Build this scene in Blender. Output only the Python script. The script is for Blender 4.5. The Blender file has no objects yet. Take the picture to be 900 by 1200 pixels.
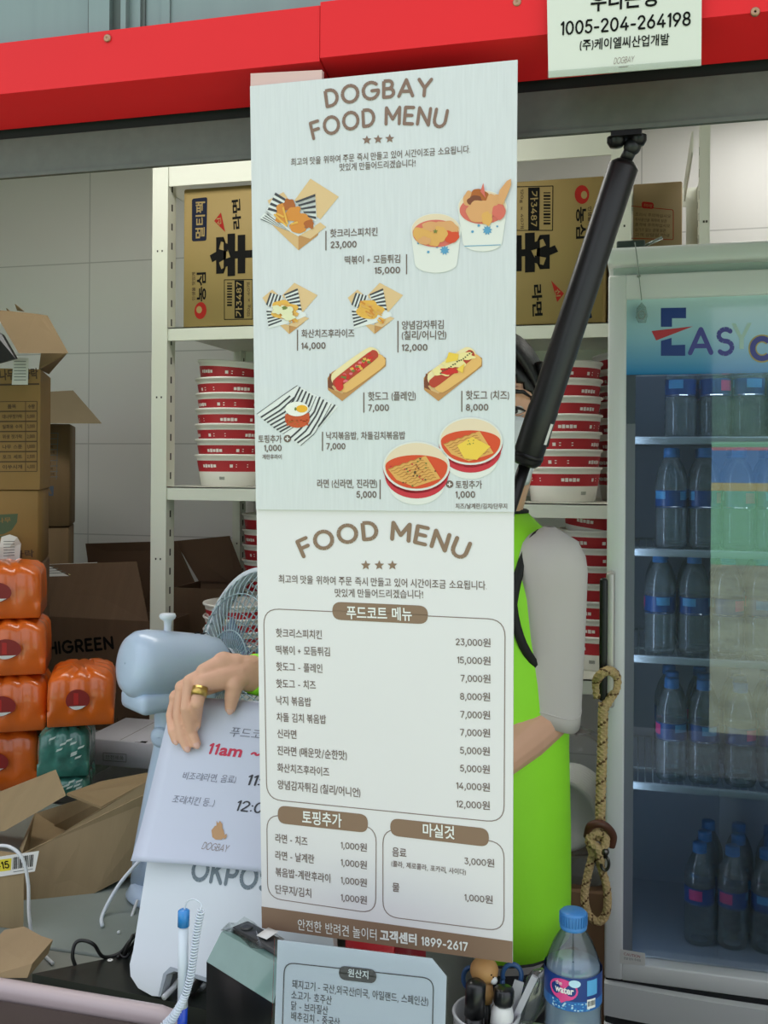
import bpy, bmesh, math, random
from mathutils import Vector, Matrix, Quaternion
random.seed(7)
V = Vector
S = bpy.context.scene
COL = S.collection
PI = math.pi
# ------------------------------------------------------------------ camera
FPX, W0, H0 = 1150.0, 900.0, 1200.0
CX, CY = 450.0, 545.0
PSI, ROLL = math.radians(14.65), 0.006
CAM = V((0, 0, 1.45))
_r = V((math.cos(PSI), math.sin(PSI), 0)); _f = V((-math.sin(PSI), math.cos(PSI), 0)); _z = V((0, 0, 1))
_R = _r * math.cos(ROLL) + _z * math.sin(ROLL)
_U = _z * math.cos(ROLL) - _r * math.sin(ROLL)
cd = bpy.data.cameras.new('camera'); cam = bpy.data.objects.new('camera', cd); COL.objects.link(cam)
cd.sensor_fit = 'VERTICAL'; cd.sensor_height = 36.0; cd.lens = 36.0 * FPX / H0
cd.shift_y = (CY - H0 / 2) / H0; cd.clip_start = 0.02
m = Matrix((_R, _U, -_f)).transposed().to_4x4(); m.translation = CAM
cam.matrix_world = m
S.camera = cam
def ray(px, py): return _f + _R * ((px - CX) / FPX) + _U * ((CY - py) / FPX)
def at(px, py, Y):
    d = ray(px, py); return CAM + d * (Y / d.y)
def onz(px, py, z):
    d = ray(px, py); return CAM + d * ((z - CAM.z) / d.z)
# ------------------------------------------------------------------ world, sun, exposure
w = bpy.data.worlds.new('sky'); S.world = w; w.use_nodes = True
bg = w.node_tree.nodes['Background']
bg.inputs[0].default_value = (0.86, 0.92, 1.0, 1); bg.inputs[1].default_value = 1.38
sd = bpy.data.lights.new('sun', 'SUN'); sun = bpy.data.objects.new('sun', sd); COL.objects.link(sun)
sd.energy = 5.0; sd.angle = 0.01; sd.color = (1, .96, .9)
sun.rotation_euler = V((-0.25, -0.55, -0.95)).to_track_quat('-Z', 'Y').to_euler()
S.view_settings.view_transform = 'Standard'; S.view_settings.look = 'None'
S.view_settings.gamma = 1.0; S.view_settings.exposure = 0.0
S.view_settings.use_curve_mapping = False
S.cycles.max_bounces = 10; S.cycles.transparent_max_bounces = 24
S.cycles.caustics_reflective = False; S.cycles.caustics_refractive = False
S.cycles.sample_clamp_indirect = 6.0
# ------------------------------------------------------------------ materials
def lin(c):
    if isinstance(c, str):
        c = c.lstrip('#'); c = [int(c[i:i + 2], 16) / 255 for i in (0, 2, 4)]
    return tuple((x / 12.92 if x <= .04045 else ((x + .055) / 1.055) ** 2.4) for x in c)
MATS = {}
def mat(name, col, rough=.5, metal=0., var=0., vscale=8., bump=0., bscale=200., coat=0., spec=None, stretch=None, emit=0.):
    if name in MATS: return MATS[name]
    mm = bpy.data.materials.new(name); mm.use_nodes = True
    nt = mm.node_tree; b = nt.nodes['Principled BSDF']; c = lin(col)
    b.inputs['Base Color'].default_value = (*c, 1); b.inputs['Roughness'].default_value = rough
    b.inputs['Metallic'].default_value = metal; b.inputs['Coat Weight'].default_value = coat
    b.inputs['Coat Roughness'].default_value = .06
    if spec is not None: b.inputs['Specular IOR Level'].default_value = spec
    if emit: b.inputs['Emission Color'].default_value = (*c, 1); b.inputs['Emission Strength'].default_value = emit
    if var or bump:
        tc = nt.nodes.new('ShaderNodeTexCoord'); mp = nt.nodes.new('ShaderNodeMapping')
        nt.links.new(tc.outputs['Object'], mp.inputs[0])
        if stretch: mp.inputs['Scale'].default_value = stretch
    if var:
        n = nt.nodes.new('ShaderNodeTexNoise'); n.inputs['Scale'].default_value = vscale; n.inputs['Detail'].default_value = 4
        nt.links.new(mp.outputs[0], n.inputs['Vector'])
        rp = nt.nodes.new('ShaderNodeValToRGB')
        rp.color_ramp.elements[0].position = .3; rp.color_ramp.elements[1].position = .7
        rp.color_ramp.elements[0].color = (*[x * (1 - var) for x in c], 1)
        rp.color_ramp.elements[1].color = (*[min(1, x * (1 + var)) for x in c], 1)
        nt.links.new(n.outputs[0], rp.inputs[0]); nt.links.new(rp.outputs[0], b.inputs['Base Color'])
    if bump:
        n2 = nt.nodes.new('ShaderNodeTexNoise'); n2.inputs['Scale'].default_value = bscale; n2.inputs['Detail'].default_value = 3
        nt.links.new(mp.outputs[0], n2.inputs['Vector'])
        bp = nt.nodes.new('ShaderNodeBump'); bp.inputs['Strength'].default_value = bump; bp.inputs['Distance'].default_value = .002
        nt.links.new(n2.outputs[0], bp.inputs['Height']); nt.links.new(bp.outputs[0], b.inputs['Normal'])
    MATS[name] = mm
    return mm
def clear_mat(name, tint, alpha=.25, refl=.12, rough=.03, diffuse=0.):
    """thin clear plastic or glass: see-through, with a Fresnel gloss and an optional milky share"""
    if name in MATS: return MATS[name]
    mm = bpy.data.materials.new(name); mm.use_nodes = True
    nt = mm.node_tree; nt.nodes.clear(); N = nt.nodes.new; L = nt.links.new
    out = N('ShaderNodeOutputMaterial'); tr = N('ShaderNodeBsdfTransparent'); gl = N('ShaderNodeBsdfGlossy'); df = N('ShaderNodeBsdfDiffuse')
    c = lin(tint); tr.inputs[0].default_value = (*c, 1); gl.inputs['Roughness'].default_value = rough
    df.inputs[0].default_value = (*c, 1)
    m1 = N('ShaderNodeMixShader'); m1.inputs[0].default_value = diffuse
    L(tr.outputs[0], m1.inputs[1]); L(df.outputs[0], m1.inputs[2])
    lw = N('ShaderNodeLayerWeight'); lw.inputs['Blend'].default_value = alpha
    ma = N('ShaderNodeMath'); ma.operation = 'ADD'; ma.use_clamp = True; ma.inputs[1].default_value = refl
    mu = N('ShaderNodeMath'); mu.operation = 'MULTIPLY'; mu.inputs[1].default_value = .6
    L(lw.outputs['Fresnel'], mu.inputs[0]); L(mu.outputs[0], ma.inputs[0])
    m2 = N('ShaderNodeMixShader'); L(ma.outputs[0], m2.inputs[0]); L(m1.outputs[0], m2.inputs[1]); L(gl.outputs[0], m2.inputs[2])
    L(m2.outputs[0], out.inputs[0])
    MATS[name] = mm
    return mm
# ------------------------------------------------------------------ mesh builder
class MB:
    def __init__(s): s.bm = bmesh.new(); s.mats = []
    def mi(s, mt):
        if mt is None: return 0
        if mt not in s.mats: s.mats.append(mt)
        return s.mats.index(mt)
    def face(s, pts, mt=None, smooth=False):
        vs = [s.bm.verts.new(p) for p in pts]
        f = s.bm.faces.new(vs); f.material_index = s.mi(mt); f.smooth = smooth
        return f
    def mesh(s, vs, fs, mt=None, smooth=False):
        bv = [s.bm.verts.new(v) for v in vs]; k = s.mi(mt)
        for f in fs:
            try: bf = s.bm.faces.new([bv[i] for i in f])
            except ValueError: continue
            bf.material_index = k; bf.smooth = smooth
        return s
    def hexa(s, p, mt=None):      # 8 points: bottom loop 0-3, top loop 4-7
        return s.mesh(p, [(3, 2, 1, 0), (4, 5, 6, 7), (0, 1, 5, 4), (1, 2, 6, 5), (2, 3, 7, 6), (3, 0, 4, 7)], mt)
    def box(s, lo, hi, mt=None, M=None):
        x0, y0, z0 = lo; x1, y1, z1 = hi
        p = [V(q) for q in ((x0, y0, z0), (x1, y0, z0), (x1, y1, z0), (x0, y1, z0), (x0, y0, z1), (x1, y0, z1), (x1, y1, z1), (x0, y1, z1))]
        if M: p = [M @ q for q in p]
        return s.hexa(p, mt)
    def rbox(s, lo, hi, r, mt=None, M=None, seg=2):    # box with rounded edges
        t = bmesh.new(); bmesh.ops.create_cube(t, size=1)
        for v in t.verts:
            v.co = V([lo[i] + (v.co[i] + .5) * (hi[i] - lo[i]) for i in range(3)])
        bmesh.ops.bevel(t, geom=t.edges[:], offset=r, segments=seg, profile=.5, affect='EDGES')
        t.verts.index_update()
        vs = [(M @ v.co if M else v.co.copy()) for v in t.verts]; fs = [[v.index for v in f.verts] for f in t.faces]
        t.free()
        return s.mesh(vs, fs, mt, True)
    def prism(s, pts, vec, mt=None, smooth=False):
        n = len(pts); a = [V(p) for p in pts]; b = [p + V(vec) for p in a]
        fs = [tuple(reversed(range(n))), tuple(range(n, 2 * n))] + [(i, (i + 1) % n, n + (i + 1) % n, n + i) for i in range(n)]
        return s.mesh(a + b, fs, mt, smooth)
    def lathe(s, prof, M=None, mt=None, n=32, cap0=False, cap1=False, smooth=True, bands=None):
        vs = []; fs = []
        for r, z in prof:
            for k in range(n):
                a = 2 * PI * k / n; vs.append(V((r * math.cos(a), r * math.sin(a), z)))
        if M: vs = [M @ v for v in vs]
        bv = [s.bm.verts.new(v) for v in vs]
        for i in range(len(prof) - 1):
            mm = bands[i] if bands else mt; k0 = s.mi(mm)
            for k in range(n):
                f = s.bm.faces.new([bv[i * n + k], bv[i * n + (k + 1) % n], bv[(i + 1) * n + (k + 1) % n], bv[(i + 1) * n + k]])
                f.material_index = k0; f.smooth = smooth
        if cap0: s.bm.faces.new([bv[k] for k in reversed(range(n))]).material_index = s.mi(bands[0] if bands else mt)
        if cap1: s.bm.faces.new([bv[(len(prof) - 1) * n + k] for k in range(n)]).material_index = s.mi(bands[-1] if bands else mt)
        return s
    def rings(s, rings, mt=None, cap=True, smooth=True, closed=False):   # list of equal-length loops
        n = len(rings[0]); vs = [v for r in rings for v in r]; fs = []
        m_ = len(rings)
        for i in range(m_ if closed else m_ - 1):
            j = (i + 1) % m_
            for k in range(n): fs.append((i * n + k, i * n + (k + 1) % n, j * n + (k + 1) % n, j * n + k))
        if cap and not closed:
            fs.append(tuple(reversed(range(n)))); fs.append(tuple(range((m_ - 1) * n, m_ * n)))
        return s.mesh(vs, fs, mt, smooth)
    def tube(s, pts, rad, mt=None, n=10, closed=False, cap=True):
        pts = [V(p) for p in pts]; N = len(pts)
        if not isinstance(rad, (list, tuple)): rad = [rad] * N
        ring = []; ref = None
        for i, p in enumerate(pts):
            a = pts[(i - 1) % N] if (closed or i) else p; b = pts[(i + 1) % N] if (closed or i < N - 1) else p
            t = (b - a)
            if t.length < 1e-9: t = V((0, 0, 1))
            t.normalize()
            if ref is None:
                ref = V((0, 0, 1)) if abs(t.z) < .9 else V((1, 0, 0))
            u = ref - t * ref.dot(t)
            if u.length < 1e-6: u = t.orthogonal()
            u.normalize(); ref = u; vv = t.cross(u)
            ring.append([p + (u * math.cos(2 * PI * k / n) + vv * math.sin(2 * PI * k / n)) * rad[i] for k in range(n)])
        return s.rings(ring, mt, cap, True, closed)
    def ball(s, c, r, mt=None, M=None, seg=20, rg=12):
        rx, ry, rz = (r, r, r) if not isinstance(r, (tuple, list)) else r
        vs = [V((0, 0, -rz))]; 
        for i in range(1, rg):
            a = -PI / 2 + PI * i / rg
            for k in range(seg):
                b = 2 * PI * k / seg; vs.append(V((rx * math.cos(a) * math.cos(b), ry * math.cos(a) * math.sin(b), rz * math.sin(a))))
        vs.append(V((0, 0, rz))); fs = []
        for k in range(seg):
            fs.append((0, 1 + (k + 1) % seg, 1 + k))
            for i in range(rg - 2):
                a = 1 + i * seg; b = a + seg; fs.append((a + k, a + (k + 1) % seg, b + (k + 1) % seg, b + k))
            a = 1 + (rg - 2) * seg; fs.append((a + k, a + (k + 1) % seg, len(vs) - 1))
        c = V(c); vs = [(M @ v if M else v) + c for v in vs]
        return s.mesh(vs, fs, mt, True)
    def build(s, name, mt=None, parent=None, label=None, cat=None, group=None, kind=None, keep=False, smooth=None):
        me = bpy.data.meshes.new(name)
        if not s.mats: s.mats = [mt]
        if not keep: bmesh.ops.recalc_face_normals(s.bm, faces=s.bm.faces[:])
        o = bpy.data.objects.new(name, me); COL.objects.link(o)
        root = parent
        if parent is not None:
            o.parent = parent
            while root.parent is not None: root = root.parent
            M = (Matrix.Translation(root.location) @ root.rotation_euler.to_matrix().to_4x4()).inverted()
            s.bm.transform(M)
        elif cat and not kind:
            xs = [v.co for v in s.bm.verts]
            b = V((sum(v.x for v in xs) / len(xs), sum(v.y for v in xs) / len(xs), min(v.z for v in xs)))
            s.bm.transform(Matrix.Translation(-b)); o.location = b
        s.bm.to_mesh(me); s.bm.free()
        for q in s.mats: me.materials.append(q)
        if label: o['label'] = label
        if cat: o['category'] = cat
        if group: o['group'] = group
        if kind: o['kind'] = kind
        return o
def thing(name, label, cat, loc=(0, 0, 0), rz=0, group=None):
    o = bpy.data.objects.new(name, None); COL.objects.link(o); o.empty_display_size = .05
    o.location = loc; o.rotation_euler = (0, 0, rz); o['label'] = label; o['category'] = cat
    if group: o['group'] = group
    return o
def copy_tree(o, parent=None):
    c = o.copy(); COL.objects.link(c)
    if parent is not None: c.parent = parent
    for ch in [x for x in bpy.data.objects if x.parent == o]: copy_tree(ch, c)
    return c
# ------------------------------------------------------------------ flat printing on a surface
_TC = {}
def _arc(cx, cy, rx, ry, a0, a1, n=14):
    return [(cx + rx * math.cos(math.radians(a0 + (a1 - a0) * k / n)), cy + ry * math.sin(math.radians(a0 + (a1 - a0) * k / n))) for k in range(n + 1)]
def _ell(cx, cy, rx, ry): return _arc(cx, cy, rx, ry, 0, 360, 28)
STROKES = {   # plain round sans: centre lines, cap height .70
    '0': [_ell(.23, .35, .19, .31)], '1': [[(.04, .55), (.15, .66), (.15, .04)]],
    '2': [_arc(.22, .49, .17, .17, 165, -20) + [(.05, .04), (.41, .04)]],
    '3': [[(.06, .66), (.36, .66), (.19, .41)] + _arc(.20, .225, .18, .185, 80, -150)],
    '4': [[(.30, .66), (.03, .20), (.44, .20)], [(.33, .36), (.33, .04)]],
    '5': [[(.37, .66), (.10, .66), (.07, .37)] + _arc(.20, .235, .18, .195, 125, -150)],
    '6': [[(.30, .66), (.09, .35)], _ell(.22, .23, .18, .19)], '7': [[(.04, .66), (.40, .66), (.14, .04)]],
    '8': [_ell(.22, .51, .15, .15), _ell(.22, .20, .18, .16)], '9': [[(.14, .04), (.35, .35)], _ell(.22, .47, .18, .19)],
    ',': [[(.08, .07), (.02, -.11)]], '.': [[(.05, .04), (.051, .045)]], '-': [[(.04, .27), (.26, .27)]], ':': [[(.05, .10), (.051, .105)], [(.05, .42), (.051, .425)]],
    '(': [_arc(.30, .30, .24, .46, 130, 230)], ')': [_arc(-.10, .30, .24, .46, 50, -50)], '/': [[(.03, -.04), (.28, .72)]], '+': [[(.03, .30), (.35, .30)], [(.19, .14), (.19, .46)]],
    '~': [[(.03, .26)] + _arc(.14, .27, .09, .07, 160, 20, 8) + _arc(.31, .29, .09, .07, 200, 340, 8)],
    'D': [[(.06, .04), (.06, .66), (.22, .66)] + _arc(.22, .35, .29, .31, 90, -90) + [(.06, .04)]], 'O': [_ell(.36, .35, .31, .32)],
    'G': [_arc(.36, .35, .31, .32, 45, 335) + [(.65, .22), (.65, .34), (.40, .34)]],
    'B': [[(.06, .04), (.06, .66), (.25, .66)] + _arc(.25, .51, .15, .15, 90, -90) + [(.06, .36)], [(.25, .36)] + _arc(.28, .20, .17, .16, 90, -90) + [(.06, .04)]],
    'A': [[(.03, .04), (.30, .66), (.57, .04)], [(.13, .22), (.47, .22)]], 'Y': [[(.03, .66), (.27, .33), (.51, .66)], [(.27, .33), (.27, .04)]],
    'F': [[(.06, .04), (.06, .66), (.40, .66)], [(.06, .36), (.36, .36)]], 'M': [[(.06, .04), (.06, .66), (.34, .22), (.62, .66), (.62, .04)]],
    'E': [[(.40, .66), (.06, .66), (.06, .04), (.41, .04)], [(.06, .36), (.36, .36)]], 'N': [[(.06, .04), (.06, .66), (.52, .04), (.52, .66)]],
    'U': [[(.06, .66), (.06, .28)] + _arc(.29, .28, .23, .25, 180, 360) + [(.52, .66)]], 'H': [[(.06, .04), (.06, .66)], [(.50, .04), (.50, .66)], [(.06, .36), (.50, .36)]],
    'I': [[(.06, .04), (.06, .66)]], 'R': [[(.06, .04), (.06, .66), (.26, .66)] + _arc(.26, .49, .17, .17, 90, -90) + [(.06, .32)], [(.24, .32), (.45, .04)]],
    'K': [[(.06, .04), (.06, .66)], [(.46, .66), (.08, .30)], [(.20, .40), (.48, .04)]], 'P': [[(.06, .04), (.06, .66), (.27, .66)] + _arc(.27, .48, .18, .18, 90, -90) + [(.06, .30)]],
    'S': [_arc(.24, .51, .18, .15, 40, 270, 12) + _arc(.24, .20, .19, .16, 90, -140, 12)], 'C': [_arc(.36, .35, .31, .32, 45, 315)],
}
def _stroke(ch, w_):
    vs = []; fs = []; q = 0
    for pl in STROKES[ch]:
        n = len(pl); closed = n > 20 and math.hypot(pl[0][0] - pl[-1][0], pl[0][1] - pl[-1][1]) < 1e-6
        for i in range(n - 1):
            (x0, y0), (x1, y1) = pl[i], pl[i + 1]; l = math.hypot(x1 - x0, y1 - y0) or 1e-9; nx, ny = -(y1 - y0) / l * w_ / 2, (x1 - x0) / l * w_ / 2
            k = len(vs); q += 1; vs += [(x0 - nx, y0 - ny, q * 2e-6), (x1 - nx, y1 - ny, q * 2e-6), (x1 + nx, y1 + ny, q * 2e-6), (x0 + nx, y0 + ny, q * 2e-6)]; fs.append((k, k + 1, k + 2, k + 3))
        for i, (x, y) in enumerate(pl):
            if n > 8 and 0 < i < n - 1 and i % 2: continue
            k = len(vs); q += 1; vs += [(x + w_ / 2 * math.cos(PI * j / 4), y + w_ / 2 * math.sin(PI * j / 4), q * 2e-6) for j in range(8)]; fs.append(tuple(range(k, k + 8)))
    return vs, fs
def _font(body, bold):
    cu = bpy.data.curves.new('txt', 'FONT'); cu.body = body; cu.resolution_u = 3; cu.offset = bold; cu.fill_mode = 'FRONT'
    ob = bpy.data.objects.new('txt', cu); me = ob.to_mesh()
    vs = [(v.co.x, v.co.y, 0.) for v in me.vertices]; fs = [tuple(p.vertices) for p in me.polygons]
    ob.to_mesh_clear(); bpy.data.objects.remove(ob); bpy.data.curves.remove(cu)
    return vs, fs
def glyphs(body, bold=0.0):
    k = (body, bold)
    if k in _TC: return _TC[k]
    w_ = .078 + bold * 1.5; runs = []
    for ch in body:
        st_ = ch in STROKES
        if ch == ' ': runs.append([None, ' '])
        elif st_ or not runs or runs[-1][0] != 'f': runs.append(['s' if st_ else 'f', ch])
        else: runs[-1][1] += ch
    vs = []; fs = []; x = 0.
    for kind, tx in runs:
        if kind is None: x += .36; continue
        v, f = _stroke(tx, w_) if kind == 's' else _font(tx, bold)
        if not v: continue
        xa = min(q[0] for q in v); xb = max(q[0] for q in v); k0 = len(vs)
        vs += [(q[0] - xa + x, q[1], q[2]) for q in v]; fs += [tuple(i + k0 for i in ff) for ff in f]; x += xb - xa + .075
    _TC[k] = (vs, fs); return _TC[k]
class Surf:
    """a plane of the scene; print on it by the picture points where the marks lie"""
    def __init__(s, O, n, ex): s.O = V(O); s.n = V(n).normalized(); s.ex = (V(ex) - s.n * V(ex).dot(s.n)).normalized(); s.ey = s.n.cross(s.ex)
    def uv(s, px, py):
        d = ray(px, py); t = (s.O - CAM).dot(s.n) / d.dot(s.n); p = CAM + d * t - s.O
        return V((p.dot(s.ex), p.dot(s.ey)))
    def w(s, uv, d=0.): return s.O + s.ex * uv[0] + s.ey * uv[1] + s.n * d
    def pt(s, px, py, d=0.): return s.w(s.uv(px, py), d)
    def poly(s, mb, pts, mt, d=.0004): mb.face([s.pt(x, y, d) for x, y in pts], mt)
    def text(s, mb, body, x0, y0, x1, y1, h, mt, bold=0., d=.0006, shear=0.):
        vs, fs = glyphs(body, bold)
        if not vs: return
        a = s.uv(x0, y0); b = s.uv(x1, y1); dr = b - a; W = dr.length; dr.normalize(); up = V((-dr.y, dr.x))
        ln = math.hypot(x1 - x0, y1 - y0); c = s.uv(x0 + (y1 - y0) / ln * h, y0 - (x1 - x0) / ln * h); Hh = (c - a).length
        xa = min(v[0] for v in vs); xb = max(v[0] for v in vs); ya = min(v[1] for v in vs); yb = max(v[1] for v in vs)
        out = []
        for x, y, dz_ in vs:
            q = (y - ya) / (yb - ya) * Hh; out.append(s.w(a + dr * ((x - xa) / (xb - xa) * W + shear * q) + up * q, d + dz_))
        mb.mesh(out, fs, mt)
    def arc(s, mb, body, p0, pm, p1, h, mt, bold=0., d=.0006):
        A, M_, B = s.uv(*p0), s.uv(*pm), s.uv(*p1)
        c2 = (p0[0], p0[1] - h); Hh = (s.uv(*c2) - A).length
        # quadratic through the three points, arc-length table
        P = [A * ((1 - t) * (1 - 2 * t)) + M_ * (4 * t * (1 - t)) + B * (t * (2 * t - 1)) for t in [i / 200 for i in range(201)]]
        L = [0]
        for i in range(200): L.append(L[-1] + (P[i + 1] - P[i]).length)
        wd = []; cap = glyphs('H', bold)[0]; ch = max(v[1] for v in cap) - min(v[1] for v in cap); y0 = min(v[1] for v in cap)
        for c in body:
            if c == ' ': wd.append((0, .22)); continue
            g = glyphs(c, bold)[0]; wd.append((min(v[0] for v in g), max(v[0] for v in g) - min(v[0] for v in g)))
        gap = .075; tot = sum(x[1] for x in wd) + gap * (len(wd) - 1); k = L[-1] / tot; q = 0
        for c, (xa, ww) in zip(body, wd):
            if c != ' ':
                mid = (q + ww / 2) * k; i = min(199, max(0, next((j for j in range(200) if L[j + 1] >= mid), 199)))
                p = P[i] + (P[i + 1] - P[i]) * ((mid - L[i]) / max(1e-9, L[i + 1] - L[i])); t = (P[i + 1] - P[i]).normalized(); up = V((-t.y, t.x))
                vs, fs = glyphs(c, bold)
                mb.mesh([s.w(p + t * ((x - xa - ww / 2) * k) + up * ((y - y0) / ch * Hh), d + dz_) for x, y, dz_ in vs], fs, mt)
            q += ww + gap
    def rpoly(s, c4, r, n=6):      # rounded quad in uv from four picture points TL TR BR BL, radius in metres
        q = [s.uv(*c) for c in c4]; out = []
        for i in range(4):
            p = q[i]; a = (q[i - 1] - p).normalized(); b = (q[(i + 1) % 4] - p).normalized()
            for k in range(n + 1):
                t = k / n; A = p + a * r; B = p + b * r
                out.append(A * (1 - t) ** 2 + p * (2 * t * (1 - t)) + B * t ** 2)
        return out
    def rfill(s, mb, c4, r, mt, d=.0004): mb.face([s.w(p, d) for p in s.rpoly(c4, r)], mt)
    def rline(s, mb, c4, r, wd, mt, d=.0003):
        o = s.rpoly(c4, r); n = len(o); c = sum(o, V((0, 0))) / n
        for i in range(n):
            p, q = o[i], o[(i + 1) % n]; t = q - p
            if t.length < 1e-7: continue
            nn = V((-t.y, t.x)).normalized() * wd / 2; e = t.normalized() * wd * .3
            mb.face([s.w(x, d) for x in (p - nn - e, q - nn + e, q + nn + e, p + nn - e)], mt)
    def line(s, mb, x0, y0, x1, y1, wpx, mt, d=.0004):
        l = math.hypot(x1 - x0, y1 - y0); nx, ny = -(y1 - y0) / l * wpx / 2, (x1 - x0) / l * wpx / 2
        s.poly(mb, [(x0 - nx, y0 - ny), (x1 - nx, y1 - ny), (x1 + nx, y1 + ny), (x0 + nx, y0 + ny)], mt, d)
    def disc(s, mb, cx, cy, rx, ry, mt, d=.0005, n=24, rot=0, a0=0, a1=2 * PI):
        full = abs(a1 - a0 - 2 * PI) < 1e-6; m_ = n if full else n + 1
        pts = []
        for k in range(m_):
            a = a0 + (a1 - a0) * k / n; x = rx * math.cos(a); y = ry * math.sin(a)
            pts.append((cx + x * math.cos(rot) - y * math.sin(rot), cy + x * math.sin(rot) + y * math.cos(rot)))
        s.poly(mb, pts, mt, d)
    def star(s, mb, cx, cy, r, mt, d=.0005, n=5, inner=.45):
        s.poly(mb, [(cx + (r if k % 2 == 0 else r * inner) * math.sin(PI * k / n), cy - (r if k % 2 == 0 else r * inner) * math.cos(PI * k / n)) for k in range(2 * n)], mt, d)
    def blob(s, mb, cx, cy, rx, ry, mt, d=.0005, seed=0, rough=.18, n=26):
        rd = random.Random(seed); ph = [rd.uniform(0, 6.28) for _ in range(4)]
        s.poly(mb, [(cx + rx * math.cos(a) * (1 + rough * sum(math.sin((j + 3) * a + ph[j]) for j in range(4)) / 2.2), cy + ry * math.sin(a) * (1 + rough * sum(math.sin((j + 3) * a + ph[j]) for j in range(4)) / 2.2)) for a in [2 * PI * k / n for k in range(n)]], mt, d)
def lerp(a, b, t): return (a[0] + (b[0] - a[0]) * t, a[1] + (b[1] - a[1]) * t)
def wallsurf(Y): return Surf((0, Y, 1.45), (0, -1, 0), (1, 0, 0))


# ================================================================== THE SETTING
BACK_Y = 2.95; RIGHT_X = 1.25; LEFT_X = -2.55
M_wall = bpy.data.materials.new('wall_panels'); M_wall.use_nodes = True
def _wall(nt):
    b = nt.nodes['Principled BSDF']; N = nt.nodes.new; L = nt.links.new
    tc = N('ShaderNodeTexCoord'); mp = N('ShaderNodeMapping'); br = N('ShaderNodeTexBrick')
    p = at(105, 308, BACK_Y)
    mp.inputs['Rotation'].default_value = (-PI / 2, 0, 0)
    sep = N('ShaderNodeSeparateXYZ'); com = N('ShaderNodeCombineXYZ'); ax = N('ShaderNodeMath'); ax.operation = 'SUBTRACT'; ax.inputs[1].default_value = p.x
    az = N('ShaderNodeMath'); az.operation = 'SUBTRACT'; az.inputs[1].default_value = p.z
    L(tc.outputs['Object'], sep.inputs[0]); L(sep.outputs[0], ax.inputs[0]); L(sep.outputs[2], az.inputs[0])
    L(ax.outputs[0], com.inputs[0]); L(az.outputs[0], com.inputs[1]); L(com.outputs[0], br.inputs['Vector'])
    br.offset = 0.; br.inputs['Scale'].default_value = 1.; br.inputs['Brick Width'].default_value = .60; br.inputs['Row Height'].default_value = .305
    br.inputs['Mortar Size'].default_value = .0022; br.inputs['Mortar Smooth'].default_value = .3
    c = lin('E2E0DE'); br.inputs['Color1'].default_value = (*c, 1); br.inputs['Color2'].default_value = (*[x * .98 for x in c], 1); br.inputs['Mortar'].default_value = (*[x * .66 for x in c], 1)
    L(br.outputs['Color'], b.inputs['Base Color']); b.inputs['Roughness'].default_value = .45
_wall(M_wall.node_tree)
M_white = mat('white_paint', 'E4E5E2', .5)
M_ceil = mat('ceiling_white', 'E6E6E2', .7)
M_floor = mat('floor_grey', '8E8B86', .6, var=.1)
M_turf = mat('outdoor_turf', 'AEB79C', .9, var=.25, vscale=3)
def struct(name, mb, mt): return mb.build(name, mt, kind='structure')
struct('floor', MB().box((LEFT_X, 1.0, -.1), (RIGHT_X, BACK_Y + .08, 0)), M_floor)
struct('ground', MB().box((-20, -75, -.16), (50, 1.0, -.06)), M_turf)
struct('wall_back', MB().box((LEFT_X, BACK_Y, 0), (RIGHT_X, BACK_Y + .08, 2.5)), M_wall)
struct('wall_left', MB().box((LEFT_X - .08, 1.0, 0), (LEFT_X, BACK_Y + .08, 2.5)), M_white)
struct('wall_right', MB().box((RIGHT_X, 1.0, 0), (RIGHT_X + .08, BACK_Y + .08, 2.5)), M_white)
struct('ceiling', MB().box((LEFT_X, 1.2, 2.5), (RIGHT_X, BACK_Y + .08, 2.56)), M_ceil)
# added fill light over the aisle, shaped as a slim unseen ceiling panel
M_lampf = mat('fill_lamp_frame', 'E8E8E6', .4)
fill_lamp = thing('ceiling_fill_light', 'added unseen fill light, a slim white ceiling panel over the aisle', 'light', (-1.05, 1.9, 2.43))
MB().rbox((-1.75, 1.75, 2.455), (-.35, 2.05, 2.5), .004, M_lampf).build('housing', M_lampf, fill_lamp)
M_diff = mat('fill_lamp_diffuser', 'FFFDF8', .4, emit=8.5)
MB().box((-1.73, 1.77, 2.449), (-.37, 2.03, 2.4545), M_diff).build('diffuser', M_diff, fill_lamp)
fill_lamp = thing('ceiling_fill_light', 'added unseen fill light, a short ceiling panel by the back wall above the cooler', 'light', (.5, 2.6, 2.43))  # second added fill panel, brightens the back wall at the right
MB().rbox((.2, 2.45, 2.455), (.8, 2.75, 2.5), .004, M_lampf).build('housing', M_lampf, fill_lamp)
MB().box((.22, 2.47, 2.449), (.78, 2.73, 2.4545), M_diff).build('diffuser', M_diff, fill_lamp)
# facade above the opening: grey ribbed sheet
M_facade = mat('facade_sheet', '7F8F8E', .45, .35, var=.06, vscale=30, stretch=(1, 1, .05))
M_facadedark = mat('facade_rib_dark', '59625F', .5, .2)
b = MB().box((-2.9, 1.10, 1.955), (1.8, 1.2, 2.75), M_facade)
for x0, x1, mt, dd in ((105, 110, M_facadedark, .004), (110, 134, M_facade, .012), (134, 148, M_facadedark, .004), (148, 154, M_facade, .014), (154, 167, M_facade, .006), (167, 171, M_facadedark, .003), (190, 200, M_facade, .003)):
    a0, a1 = at(x0, 30, 1.1).x, at(x1, 30, 1.1).x; b.box((a0, 1.1 - dd, 1.955), (a1, 1.1005, 2.75), mt)
for k in range(1, 9):
    x = at(150, 30, 1.1).x + k * .42; b.box((x, 1.09, 1.955), (x + .03, 1.1005, 2.75), M_facade)
struct('wall_front', b, M_facade)
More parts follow.
